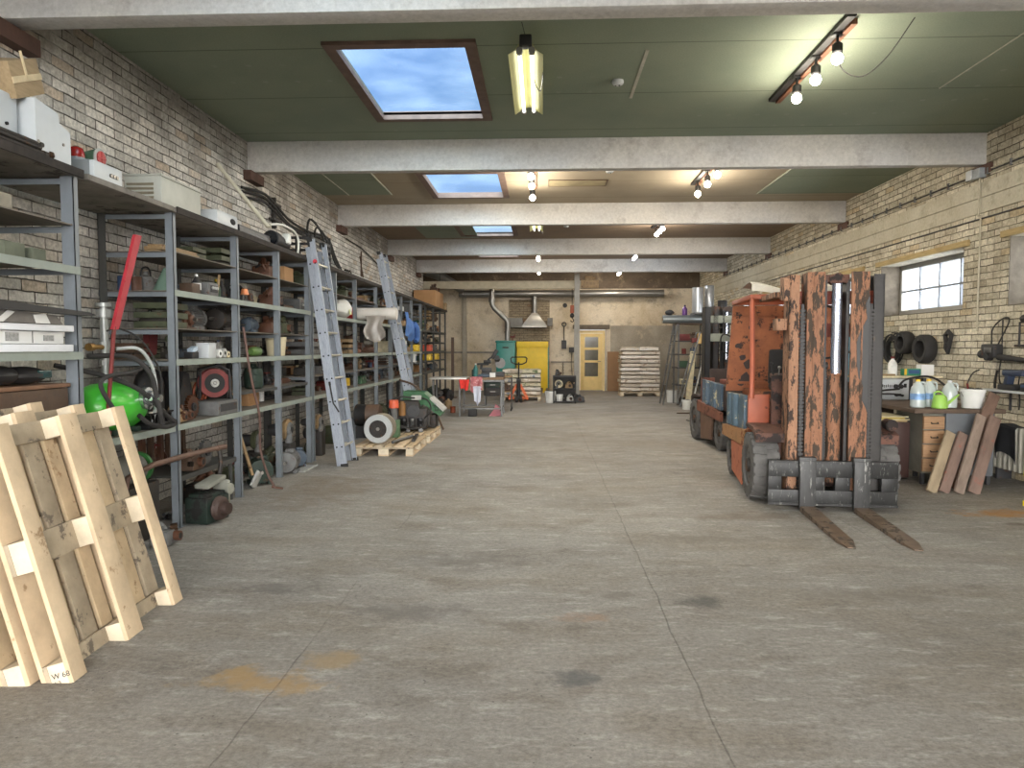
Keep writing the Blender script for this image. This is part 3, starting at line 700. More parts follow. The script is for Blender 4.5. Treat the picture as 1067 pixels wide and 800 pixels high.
    if canopy:
        q = MB(); q.cyl((.60, .30, .77), (.60, .16, .77), .055, n=16).cyl((.60, .16, .77), (.60, .15, .77), .045, n=16).box(.56, .30, .74, .2, .04, .03); q.build('headlight', m['mud'], R)
    # carriage
    y0, y1 = -.10, -.035
    q = MB(); L0, L1 = -.56, .57
    q.b2(L0, L1, y0, y1, .31, .46, bev=.006).b2(L0, L1, y0, y1, .05, .19, bev=.006)
    for a, b_ in ((L0, -.44), (-.145, -.06), (.03, .16), (.43, L1)): q.b2(a, b_, y0+.006, y1, .18, .32, bev=.004)
    q.b2(L0, L1, y0-.012, y0, .44, .462).b2(L0, L1, y0-.012, y0, .05, .072)
    q.build('carriage', M_steelbk, R)
    for (fx, tx) in ((-.225, -.225), (.245, .245)):
        q = MB(); q.b2(fx-.07, fx+.07, y0-.058, y0-.014, .02, .47, bev=.008).b2(fx-.075, fx+.075, y0-.05, y0+.03, .42, .50, bev=.008); q.build('fork_shank', M_shank, R)
        q = MB(); w = .065
        A = [q.b.verts.new((fx-w, y0-.058, .004)), q.b.verts.new((fx+w, y0-.058, .004)), q.b.verts.new((fx+w, y0-.058, .052)), q.b.verts.new((fx-w, y0-.058, .052))]
        Bv = [q.b.verts.new((fx-w*.95, -1.20, .004)), q.b.verts.new((fx+w*.95, -1.20, .004)), q.b.verts.new((fx+w*.95, -1.20, .026)), q.b.verts.new((fx-w*.95, -1.20, .026))]
        Cv = [q.b.verts.new((fx-w*.45, -1.36, .004)), q.b.verts.new((fx+w*.45, -1.36, .004)), q.b.verts.new((fx+w*.45, -1.36, .012)), q.b.verts.new((fx-w*.45, -1.36, .012))]
        for P, Q in ((A, Bv), (Bv, Cv)):
            for i in range(4): q._face([P[i], P[(i+1) % 4], Q[(i+1) % 4], Q[i]], 0)
        q._face(A[::-1], 0); q._face(Cv, 0)
        q.build('fork_blade', M_fork, R)
    return R
forklift('forklift', 'worn orange forklift with chrome ram and two forks resting on the floor', (2.66, 6.66, 0), math.radians(-5.4), 'orange')
forklift('forklift', 'dark brown forklift with blue battery plate, parked behind the orange one with its mast away', (3.14, 12.15, 0), math.radians(181), 'brown', canopy=False)
# ------------------------------------------------------------------ shelving racks along the left wall
M_post = mat('rack_bluegrey', (116, 122, 128), .5, .1, var=.12, rust=(96, 86, 76), rust_amt=.08)
M_rail = mat('rack_greygreen', (140, 148, 140), .55, var=.12, rust=(110, 100, 86), rust_amt=.12)
M_postd = mat('rack_dark', (66, 66, 64), .6, var=.25)
M_board = mat('rack_board', (112, 104, 94), .8, var=.25, scale=4, grain=(4, 1, 4))
M_topb = mat('rack_top', (122, 116, 108), .85, var=.3, scale=5, rust=(70, 62, 56), rust_amt=.35, rust_scale=4); M_tope = mat('rack_top_edge', (52, 46, 42), .9, var=.5, scale=9)
XF, XB = -3.01, -3.64
def rack(label, ys, levels, thin, wide=.062, dark=False, top=True, topz=2.60, y_over=(0, 0)):
    """ys: frame positions; levels: heights with front rails; thin: heights with a plain board"""
    mp, mr = (M_postd, M_postd) if dark else (M_post, M_rail)
    R = root('shelving_rack', label, 'shelving rack', (0, 0, 0), 0)
    for y in ys:
        for (xf, sgn, m2) in ((XF, -1, mp), (XB, 1, M_postd if not dark else mp)):
            q = MB(); x0, x1 = sorted((xf, xf+sgn*wide)); q.b2(x0, x1, y, y+.005, 0.004, topz-.002)
            xa, xb = sorted((xf, xf+sgn*.005)); q.b2(xa, xb, y, y+.045, 0.004, topz-.002)
            if sgn < 0: q.b2(xf-wide-.01, xf+.01, y-.01, y+.06, 0.0, .006)
            q.build('post', m2, R)
        for z in list(levels)+list(thin)+[topz]:
            q = MB(); q.b2(XB+.02, XF-.02, y+.006, y+.011, z-.052, z-.012).b2(XB+.02, XF-.02, y+.006, y+.04, z-.016, z-.012)
            q.build('crossbar', mp, R)
    y0, y1 = ys[0], ys[-1]
    for z in levels:
        for sgn, xf in ((-1, XF), (1, XB)):
            q = MB(); xa, xb = sorted((xf+.001, xf+.006)) if sgn < 0 else sorted((xf-.006, xf-.001))
            q.b2(xa, xb, y0, y1+.045, z-.048, z+.002); xa, xb = sorted((xf, xf+sgn*.04)); q.b2(xa, xb, y0+.012, y1, z-.012, z-.008)
            q.build('rail', mr if sgn < 0 else mp, R)
    for z in list(levels)+list(thin):
        q = MB(); q.b2(XB+.012, XF-.008, y0+.02, y1-.005 if y1-y0 > 0 else y1, z-.008, z); q.build('shelf_board', M_board, R)
    if top:
        q = MB(); q.b2(XB-.04, XF+.03, y0-y_over[0], y1+.05+y_over[1], topz, topz+.04, bev=.004); q.build('top_board', M_topb, R)
        q = MB(); q.b2(XF+.031, XF+.045, y0-y_over[0], y1+.05+y_over[1], topz-.008, topz+.046, bev=.003); q.build('top_edge', M_tope, R)
    return R
rack('blue-grey steel rack nearest the camera, behind the leaning wooden pallets', [3.42, 4.49], [.86, 1.47, 2.02], [2.29], .085, y_over=(.2, 0))
# bay with only a waist-high shelf
R = root('shelf_bridge', 'waist-high steel shelf carrying the green gas tank, between the two nearest racks', 'shelf')
q = MB(); q.b2(XF-.006, XF-.001, 4.56, 5.69, .81, .862).b2(XF-.04, XF-.006, 4.56, 5.69, .848, .852); q.build('rail', M_rail, R)
q = MB(); q.b2(XB+.012, XF-.008, 4.56, 5.69, .852, .86); q.build('shelf_board', M_board, R)
q = MB(); q.b2(XB-.04, XF+.03, 4.60, 5.69, 2.60, 2.64, bev=.004); q.build('top_board', M_topb, R)
rack('blue-grey steel rack with the red cable reel, beside the gas tank bay', [5.72, 6.93, 8.03, 9.10], [.86, 1.40, 1.97], [2.29, 1.66], .065)
rack('blue-grey steel rack behind the near aluminium ladder, carrying the plastic-wrapped roll', [9.22, 10.3, 11.42, 12.87, 14.05], [.86, 1.40, 1.95], [1.12, 2.29], .06)
rack('blue-grey steel rack with the blue jacket hung on it', [14.17, 15.2, 16.4, 17.6], [.86, 1.40, 1.95], [1.15, 2.29], .055)
rack('dark steel rack at the far end under the cardboard carton', [17.75, 18.35, 19.7, 20.95, 22.1], [.86, 1.40, 1.95], [1.15, 1.66], .05, dark=True)
# ------------------------------------------------------------------ pallets
M_pal = mat('pallet_pine', (198, 176, 146), .8, var=.20, scale=4, rust=(152, 126, 96), rust_amt=.30, rust_scale=6, grain=(1, 1, 1), bump=.0015, bump_scale=60)
M_pal2 = mat('pallet_tan', (188, 166, 134), .8, var=.2, scale=5, rust=(140, 112, 80), rust_amt=.3, rust_scale=7, bump=.0015, bump_scale=60)
M_palg = mat('pallet_grey', (164, 150, 128), .85, var=.25, scale=5, rust=(108, 98, 86), rust_amt=.4, rust_scale=9, bump=.0015, bump_scale=60)
M_blk = mat('pallet_block', (208, 194, 170), .85, var=.12, scale=12, bump=.002, bump_scale=90)
def pallet(label, W=1.06, L=1.2, deckm=None, group=None, marks=False, grey_first=False, ndeck=7):
    """local frame: x = thickness (runners at x=0 side, deck at x=-.144), y = width, z = length"""
    R = root('wooden_pallet', label, 'pallet', group=group)
    rnd = random.Random(len(label))
    for i, yc in enumerate((.05, W/2, W-.05)):
        w = .10 if i != 1 else .145
        yy = min(max(yc, w/2), W-w/2)
        q = MB(); q.box(-.011, yy, L/2, .022, w, L, bev=.002); q.build('runner_board', [M_pal, M_pal, M_pal][i], R)
    for j, zc in enumerate((.05, L/2, L-.05)):
        q = MB(); q.box(-.111, W/2, zc, .022, W, .10 if j != 1 else .145, bev=.002); q.build('stringer_board', M_palg, R)
        for i, yc in enumerate((.05, W/2, W-.05)):
            w = .10 if i != 1 else .145; yy = min(max(yc, w/2), W-w/2)
            q = MB(); q.box(-.061, yy, zc, .078, w*.98, .10 if j != 1 else .145, bev=.003); b = q.build('block', M_blk, R)
            if marks and i == 0 and j == 0:
                # printed letters on the end block
                cur = bpy.data.curves.new('stamp', 'FONT'); cur.body = 'W 68\n13'; cur.size = .036; cur.extrude = .0006
                s = bpy.data.objects.new('stamp_lettering', cur); COL.objects.link(s); s.parent = b
                s.location = (-.035, .0995, .025); s.rotation_euler = (0, 0, 0); cur.materials.append(mat('stamp_ink', (70, 68, 70), .7))
                bpy.context.view_layer.update(); me = bpy.data.meshes.new_from_object(s.evaluated_get(bpy.context.evaluated_depsgraph_get()))
                bpy.data.objects.remove(s); s = bpy.data.objects.new('stamp_lettering', me); COL.objects.link(s); s.parent = b
                s.rotation_euler = (PI/2, 0, 0); s.location = (-.09, -.0005, .035)
    ws = [.145, .10, .12, .10, .145, .11, .12, .10][:ndeck]; kk = (W-.038*(ndeck-1))/sum(ws); ws = [w_*kk for w_ in ws]
    gap = (W-sum(ws))/(len(ws)-1); y = 0
    for k, w in enumerate(ws):
        q = MB(); q.box(-.133, y+w/2, L/2, .022, w, L, bev=.002); q.build('deck_board', [M_pal, M_pal2, M_palg, M_pal2][(k+ (1 if grey_first else 0)) % 4], R)
        y += w+gap
    return R
def lean(R, x, y, tilt, rz=0): R.location = (x, y, 0.002); R.rotation_euler = (0, 0, 0); R.matrix_world = Matrix.Translation((x, y, .004)) @ Matrix.Rotation(rz, 4, 'Z') @ Matrix.Rotation(-tilt, 4, 'Y')
t = math.radians(15.6)
P1 = pallet('pale wooden pallet leaning frontmost, its runners and blocks facing the aisle', marks=True); lean(P1, -2.09, 3.02, t, math.radians(2.6))
P2 = pallet('wooden pallet sandwiched between the frontmost leaning pallet and the rearmost one', W=1.0, L=1.22, ndeck=7, grey_first=True); lean(P2, -2.262, 2.98, t, math.radians(2.6))
P3 = pallet('greyer wooden pallet rearmost of the leaning three, against the steel rack', W=.95, L=1.24, ndeck=6); lean(P3, -2.43, 2.93, math.radians(15.8), math.radians(2.6))
# ------------------------------------------------------------------ small goods
PAL = {
 'black': (34, 33, 34), 'dark grey': (66, 66, 68), 'grey': (120, 120, 118), 'pale grey': (168, 168, 164), 'white': (222, 222, 218),
 'rusty': (104, 66, 46), 'brown': (92, 68, 50), 'tan': (172, 142, 102), 'olive': (82, 88, 62), 'green': (52, 92, 62), 'dark green': (36, 58, 46),
 'blue': (62, 86, 122), 'red': (128, 44, 40), 'orange': (178, 84, 48), 'yellow': (206, 172, 46), 'cream': (208, 196, 164), 'teal': (46, 116, 112), 'dull blue': (78, 92, 108), 'oily': (48, 42, 38)}
def cm(c, metal=False):
    k = 'c_'+c.replace(' ', '_')+('_m' if metal else '')
    r = dict(rust=(84, 60, 44), rust_amt=.3) if c not in ('white', 'cream', 'pale grey', 'yellow') else dict(rust=(130, 120, 104), rust_amt=.15)
    col = PAL[c] if c in ('white', 'cream', 'pale grey', 'yellow', 'black') else tuple(int(v*.84) for v in PAL[c])
    return mat(k, col, .42 if metal else .6, .6 if metal else 0.0, var=.25, scale=12, rust_scale=14, bump=.0015, bump_scale=40, **r)
M_shaft = mat('shaft_steel', (128, 124, 118), .35, .85, var=.2, rust=(92, 68, 50), rust_amt=.3)
M_hole = mat('bore_black', (20, 19, 18), .7)
M_card = mat('cardboard', (172, 132, 92), .85, var=.1)
M_paper = mat('paper_white', (216, 216, 214), .8, var=.06)

def motor(R, c='grey', L=.36, r=.12, rz=0):
    """ribbed electric motor lying along y"""
    q = MB(); n = 26; prof = [(r*.55, -L/2), (r*.95, -L/2+.01), (r*1.0, -L/2+.05), (r*.88, -L/2+.052)]
    q.lathe(prof+[(r*.88, L/2-.052), (r*1.0, L/2-.05), (r*.95, L/2-.01), (r*.5, L/2)], (0, 0, r*1.12), 'y', 24)
    for i in range(n):
        a = 2*PI*i/n; q.box(math.cos(a)*r*.93, 0, r*1.12+math.sin(a)*r*.93, r*.16, L-.11, .006, rot=(0, -a, 0))
    q.build('housing', cm(c), R)
    q = MB(); q.cyl((0, -L/2+.01, r*1.12), (0, -L/2-.07, r*1.12), r*.14, n=12); q.build('shaft', M_shaft, R)
    q = MB(); q.box(-r*.75, 0, .02, r*.35, L*.6, .04, bev=.006).box(r*.75, 0, .02, r*.35, L*.6, .04, bev=.006).box(-r*.62, 0, .055, .02, L*.5, r*.5).box(r*.62, 0, .055, .02, L*.5, r*.5); q.build('mounting_foot', cm(c), R)
    q = MB(); q.box(r*.2, 0, r*2.12, r*.8, L*.28, r*.35, bev=.008); q.build('terminal_box', cm(c), R)
def gearbox(R, c='dark grey', s=.3):
    q = MB(); q.box(0, 0, s*.32, s*.7, s*.85, s*.60, bev=.02).box(0, 0, .012, s*.9, s*1.0, .024, bev=.004).box(0, 0, s*.64, s*.5, s*.6, s*.05, bev=.006)
    q.build('housing', cm(c), R)
    q = MB(); q.lathe([(s*.32, 0), (s*.34, s*.03), (s*.32, s*.07), (s*.2, s*.10), (s*.18, s*.22), (s*.12, s*.25)], (s*.33, 0, s*.36), 'x', 20)
    for k in range(6): a = k*PI/3; q.cyl((s*.38, math.cos(a)*s*.26, s*.36+math.sin(a)*s*.26), (s*.43, math.cos(a)*s*.26, s*.36+math.sin(a)*s*.26), s*.03, n=6)
    q.build('flange', cm('rusty'), R)
    q = MB(); q.cyl((s*.5, 0, s*.36), (s*.72, 0, s*.36), s*.06, n=12); q.build('shaft', M_shaft, R)
def pump(R, c='cream', s=.3):
    q = MB(); q.lathe([(s*.42, -.02), (s*.46, 0), (s*.46, .03), (s*.3, .04), (s*.3, .05)], (0, 0, s*.5), 'x', 24)
    for k in range(8): a = k*PI/4; q.cyl((-.03, math.cos(a)*s*.38, s*.5+math.sin(a)*s*.38), (.045, math.cos(a)*s*.38, s*.5+math.sin(a)*s*.38), s*.035, n=6)
    q.build('flange', cm(c), R)
    q = MB(); pts = [(.04+.0*i, math.cos(a)*s*.22, s*.5+math.sin(a)*s*.22) for i, a in enumerate([k*PI/8 for k in range(-3, 11)])]; pts.append((.05, -s*.24, s*.12)); pts.append((.05, -s*.24, .0))
    q.tube(pts, s*.11, 10, radii=[s*(.06+.006*i) for i in range(len(pts))]); q.build('volute', cm('grey'), R)
    q = MB(); q.lathe([(s*.26, 0), (s*.28, -.1), (s*.2, -.2), (s*.1, -.22)], (-.02, 0, s*.5), 'x', 18); q.build('bearing_housing', cm('dark grey'), R)
    q = MB(); q.cyl((.05, 0, s*.5), (.075, 0, s*.5), s*.12, n=14); q.build('bore', M_hole, R)
def crate(R, c='tan', sx=.3, sy=.3, sz=.2):
    q = MB(); t = .012
    for z in [t*1.5+(sz-.03)*k/2 for k in range(3)]:
        h = sz*.26
        q.box(-sx/2+t/2, 0, z+h/2-.01, t, sy, h).box(sx/2-t/2, 0, z+h/2-.01, t, sy, h).box(0, -sy/2+t/2, z+h/2-.01, sx-2*t, t, h).box(0, sy/2-t/2, z+h/2-.01, sx-2*t, t, h)
    q.box(0, 0, t/2, sx, sy, t); q.build('slatted_body', cm(c), R)
    q = MB(); q.box(0, 0, sz*.45, sx*.86, sy*.86, sz*.5, bev=.02, taper=.8); q.jitter(.012, 3).build('contents', cm('oily'), R)
def carton(R, m=None, sx=.3, sy=.3, sz=.2, open_=False):
    m = m or M_card
    q = MB(); q.box(0, 0, sz/2, sx, sy, sz, bev=.003); q.build('box_body', m, R)
    q = MB(); q.box(0, 0, sz+.001, .05, sy*.98, .001); q.build('tape', mat('tape_tan', (188, 160, 120), .3), R)
    if open_:
        q = MB(); q.box(sx/2+.04, 0, sz-.03, .003, sy, .09, rot=(0, -.8, 0)); q.build('flap', m, R)
def toolbox(R, c='red', sx=.22, sy=.42, sz=.18):
    q = MB(); q.box(0, 0, sz*.33, sx, sy, sz*.66, bev=.008); q.build('tray', cm(c), R)
    q = MB(); q.box(0, 0, sz*.80, sx*1.02, sy*1.02, sz*.26, bev=.012, taper=.9); q.build('lid', cm(c), R)
    q = MB(); q.tube([(0, -.09, sz*.92), (0, -.09, sz+.03), (0, .09, sz+.03), (0, .09, sz*.92)], .008, 8); q.build('handle', cm('black'), R)
    q = MB(); q.box(sx/2+.004, -.1, sz*.66, .01, .03, .04).box(sx/2+.004, .1, sz*.66, .01, .03, .04); q.build('latch', M_shaft, R)
def bottle(R, c='white', r=.045, h=.22, cap='red'):
    q = MB(); q.lathe([(r*.85, 0), (r, .008), (r, h*.55), (r*.9, h*.66), (r*.35, h*.84), (r*.32, h*.9)], (0, 0, 0), 'z', 16); q.build('bottle_body', cm(c), R)
    q = MB(); q.cyl((0, 0, h*.89), (0, 0, h), r*.42, r*.38, 12); q.build('cap', cm(cap), R)
def tin(R, c='blue', r=.055, h=.15):
    q = MB(); q.lathe([(r*.96, 0), (r, .004), (r*.97, .008), (r*.97, h-.008), (r, h-.004), (r*.9, h), (r*.88, h-.006)], (0, 0, 0), 'z', 18); q.build('tin_body', cm(c), R)
    q = MB(); q.cyl((0, 0, h-.006), (0, 0, h+.002), r*.86, n=18); q.build('lid', M_shaft, R)
def canister(R, c='dark green', r=.11, h=.32, lying=False):
    q = MB(); q.lathe([(r*.8, 0), (r*.98, .02), (r, .04), (r, h-.06), (r*.9, h-.02), (r*.35, h), (r*.3, h+.03)], (0, 0, 0), 'z', 22)
    q.torus((0, 0, h*.33), r, .005, 'z', 22, 5).torus((0, 0, h*.66), r, .005, 'z', 22, 5); q.build('canister_body', cm(c), R)
    q = MB(); q.tube(arc([(-r*.7, 0, h-.03), (-r*.4, 0, h+.06), (r*.4, 0, h+.06), (r*.7, 0, h-.03)], 4), .008, 6); q.build('handle', cm('black'), R)
def pail(R, c='white', r=.15, h=.28, fill=None, handle=True):
    q = MB(); q.lathe([(r*.82, 0), (r*.84, .004), (r*.97, h*.82), (r*1.03, h*.83), (r*1.03, h*.88), (r*.98, h*.89), (r*1.0, h-.006), (r*1.03, h), (r*.96, h), (r*.93, h*.86), (r*.80, .01)], (0, 0, 0), 'z', 28)
    q.build('pail_body', mat('plastic_'+c, PAL[c], .35, var=.05, bump=.0) , R)
    if handle:
        q = MB(); q.tube([(r*1.03*math.cos(a), -r*1.03*math.sin(a)*.0+ (r*1.04*math.sin(a)) * -.35, h*.86-.55*h*abs(math.sin(a))) for a in [PI*k/12 for k in range(13)]], .003, 5); q.build('handle', M_shaft, R)
    if fill:
        q = MB(); q.sph((0, 0, h*.9), (r*.86, r*.86, h*.12), 12); q.jitter(.01, 5).build('contents', cm(fill), R)
def coil(R, c='black', Rr=.16, r=.012, n=5):
    rnd = random.Random(int(Rr*1000)+n)
    q = MB()
    for i in range(n): q.torus((rnd.uniform(-.01, .01), rnd.uniform(-.01, .01), r+i*r*1.7), Rr*rnd.uniform(.9, 1.04), r, 'z', 26, 6)
    q.build('cable_loops', cm(c), R)
    q = MB(); q.box(Rr, 0, r+n*r*.8, .05, .02, n*r*2, bev=.004); q.build('tie', cm('grey'), R)
def sprocket(R, c='rusty', r=.13, w=.03, teeth=18):
    q = MB(); pts = []
    for i in range(teeth*2):
        a = PI*i/teeth; rr = r if i % 2 else r*.86; pts.append((rr*math.cos(a-.06), r+rr*math.sin(a-.06))); pts.append((rr*math.cos(a+.06), r+rr*math.sin(a+.06)))
    q.prism(pts, 'x', -w/2, w/2); q.build('toothed_disc', cm(c, True), R)
    q = MB(); q.cyl((-w, 0, r), (w, 0, r), r*.34, n=18); q.build('hub', cm('dark grey', True), R)
    q = MB(); q.cyl((w, 0, r), (w+.002, 0, r), r*.18, n=12); q.build('bore', M_hole, R)
def valve(R, c='grey', s=.22):
    q = MB(); q.cyl((0, -s*.5, s*.3), (0, s*.5, s*.3), s*.14, n=14).cyl((0, -s*.5, s*.3), (0, -s*.42, s*.3), s*.28, n=16).cyl((0, s*.42, s*.3), (0, s*.5, s*.3), s*.28, n=16).sph((0, 0, s*.32), s*.24, 12).cyl((0, 0, s*.4), (0, 0, s*.75), s*.1, n=12)
    q.build('valve_body', cm(c), R)
    q = MB(); q.torus((0, 0, s*.9), s*.24, s*.03, 'z', 20, 6).box(0, 0, s*.9, s*.46, .012, .01).box(0, 0, s*.9, .012, s*.46, .01).cyl((0, 0, s*.7), (0, 0, s*.93), s*.035, n=8); q.build('handwheel', cm('red'), R)
def casting(R, c='oily', s=.25, seed=1):
    rnd = random.Random(seed)
    q = MB(); q.box(0, 0, s*.28, s*rnd.uniform(.7, .9), s*rnd.uniform(.8, 1.2), s*.52, bev=.03, taper=rnd.uniform(.7, .95))
    for k in range(3):
        q.cyl((rnd.uniform(-.2, .2)*s, rnd.uniform(-.4, .4)*s, s*.5), (rnd.uniform(-.2, .3)*s, rnd.uniform(-.4, .4)*s, s*rnd.uniform(.62, .8)), s*rnd.uniform(.08, .16), n=12)
    c2 = rnd.choice(['oily', 'rusty', 'dark grey', 'grey', 'black', 'brown'])
    for k in range(9):
        x, y, z = rnd.uniform(-.32, .4)*s, rnd.uniform(-.6, .6)*s, rnd.uniform(.05, .66)*s; d = Vector((rnd.uniform(-1, 1), rnd.uniform(-1, 1), rnd.uniform(-.3, .6))).normalized()*s*rnd.uniform(.12, .34)
        e = Vector((x, y, z))+d; e.x = max(min(e.x, .45*s), -.38*s); e.y = max(min(e.y, .66*s), -.66*s); e.z = max(e.z, .05*s)
        if k % 3 == 0: q.box(x, y, max(z, s*.1), s*rnd.uniform(.08, .22), s*rnd.uniform(.1, .3), s*rnd.uniform(.08, .2), m=1, rot=(rnd.uniform(-.3, .3), rnd.uniform(-.3, .3), rnd.uniform(0, 3)))
        else: q.cyl((x, y, z), tuple(e), s*rnd.uniform(.02, .07), n=8, m=k % 2)
    q.build('cast_body', [cm(c), cm(c2, True)], R)
    q = MB(); q.cyl((s*.3, s*.1, s*.3), (s*.52, s*.1, s*.3), s*.17, n=16); 
    q.build('spigot', cm('rusty'), R)
    q = MB(); q.cyl((s*.52, s*.1, s*.3), (s*.523, s*.1, s*.3), s*.11, n=14); q.build('bore', M_hole, R)
def rods(R, c='rusty', L=1.0, n=5, r=.012, kind='bar'):
    rnd = random.Random(n*7+int(L*100))
    for i in range(n):
        q = MB(); x = (i % 3-1)*r*2.3; z = r+(i//3)*r*2.0; q.cyl((x, -L/2+rnd.uniform(-.04, .04), z), (x+rnd.uniform(-.008, .008), L/2+rnd.uniform(-.04, .04), z), r*rnd.uniform(.8, 1), n=8); q.build('bar', cm(c), R)
def planks(R, c='brown', L=1.0, n=3, w=.12, t=.022):
    rnd = random.Random(n*5+int(L*90)); z = .0
    for i in range(n):
        q = MB(); q.box(rnd.uniform(-.03, .03), rnd.uniform(-.05, .05), z+t/2, w*rnd.uniform(.8, 1.1), L*rnd.uniform(.85, 1), t, bev=.003); q.build('plank', cm(c), R, rot=(0, 0, rnd.uniform(-.02, .02))); z += t+.001
def bag(R, m, sx=.5, sy=.4, sz=.16, seed=0):
    q = MB(); q.box(0, 0, sz/2, sx, sy, sz)
    bmesh.ops.subdivide_edges(q.b, edges=q.b.edges[:], cuts=5, use_grid_fill=True)
    rnd = random.Random(seed); ph = rnd.uniform(0, 6)
    for v in q.b.verts:
        u, w, h = v.co.x/(sx/2), v.co.y/(sy/2), (v.co.z-sz/2)/(sz/2)
        k = 1-.38*max(abs(u)**6, abs(w)**6)
        v.co.z = sz/2+h*sz/2*k + (.012*math.sin(5*u+ph)*math.cos(4*w+ph) if h > -.5 else 0)
        v.co.x *= 1-.05*(1-abs(h)); v.co.y *= 1-.04*w*w
        v.co += Vector((0, 0, rnd.uniform(-.002, .002)))
    q.build('sack', m, R)
def book(R, c, sx=.2, sy=.28, sz=.03):
    q = MB(); q.box(0, 0, sz/2, sx, sy, sz, bev=.003); q.build('cover', cm(c), R)
def drill(R, c='red'):
    q = MB(); q.cyl((0, -.1, .17), (0, .06, .17), .034, .03, 14).sph((0, -.1, .17), .035, 10); q.prism([(-.10, .15), (-.04, .15), (-.06, .03), (-.11, .03)], 'x', -.016, .016); q.build('drill_body', cm(c), R)
    q = MB(); q.cyl((0, .06, .17), (0, .11, .17), .02, .012, 12).cyl((0, .11, .17), (0, .2, .17), .004, n=6); q.build('chuck', M_shaft, R)
    q = MB(); q.box(0, -.085, .02, .06, .10, .04, bev=.006); q.build('battery', cm('black'), R)
def fan_disc(R, c='tan', r=.16):
    q = MB(); q.lathe([(r, -.012), (r, .012)], (0, 0, r), 'x', 28); q.build('disc', cm(c), R)
    q = MB(); q.cyl((.012, 0, r), (.03, 0, r), r*.2, n=14); q.build('boss', cm('dark grey'), R)
def reel(R, c='red', r=.17, w=.14):
    q = MB()
    for s in (-1, 1): q.lathe([(r*.98, s*w/2-.006), (r, s*w/2), (r*.98, s*w/2+.006), (r*.62, s*w/2+.006), (r*.62, s*w/2-.006)], (0, 0, r+.02), 'x', 32, ring=True)
    q.build('red_flange', cm(c), R)
    q = MB(); q.cyl((-w/2-.008, 0, r+.02), (w/2+.008, 0, r+.02), r*.66, n=26); q.build('hub', M_hole, R)
    q = MB(); q.torus((w/2+.012, 0, r+.02), r*.2, .012, 'x', 18, 6).cyl((w/2, 0, r+.02), (w/2+.02, 0, r+.02), r*.09, n=10); q.build('socket_face', cm('pale grey'), R)
    q = MB(); q.lathe([(r*.64, -w/2+.01), (r*.84, -w/2+.01), (r*.88, 0), (r*.84, w/2-.01), (r*.64, w/2-.01)], (0, 0, r+.02), 'x', 26, ring=True); q.build('wound_cable', cm('black'), R)
    q = MB(); q.tube([(w/2+.02, -r, 0.01), (w/2+.02, -r*.9, r*2.1), (w/2+.02, r*.3, r*2.35), (w/2+.02, r*.9, r*2.0), (w/2+.02, r, .01)], .012, 8)
    q.tube([(-w/2-.02, -r, 0.01), (-w/2-.02, -r*.9, r*2.1), (-w/2-.02, r*.3, r*2.35), (-w/2-.02, r*.9, r*2.0), (-w/2-.02, r, .01)], .012, 8).tube([(-w/2-.02, r*.3, r*2.35), (w/2+.02, r*.3, r*2.35)], .016, 8)
    q.build('stand', cm('black'), R)

def spoke_case(R, c='black', sx=.3, sy=.3, sz=.2):
    q = MB(); q.box(0, 0, sz/2, sx, sy, sz, bev=.015); q.build('case', cm(c), R)
    q = MB(); q.box(sx/2+.003, 0, sz*.55, .006, sy*.7, sz*.5, bev=.002)
    q.build('face_plate', cm('dark grey'), R)
    q = MB()
    for k in range(3): q.cyl((sx/2+.006, -sy*.22+k*sy*.22, sz*.6), (sx/2+.02, -sy*.22+k*sy*.22, sz*.6), .014, n=10)
    q.build('dial', cm('pale grey'), R)

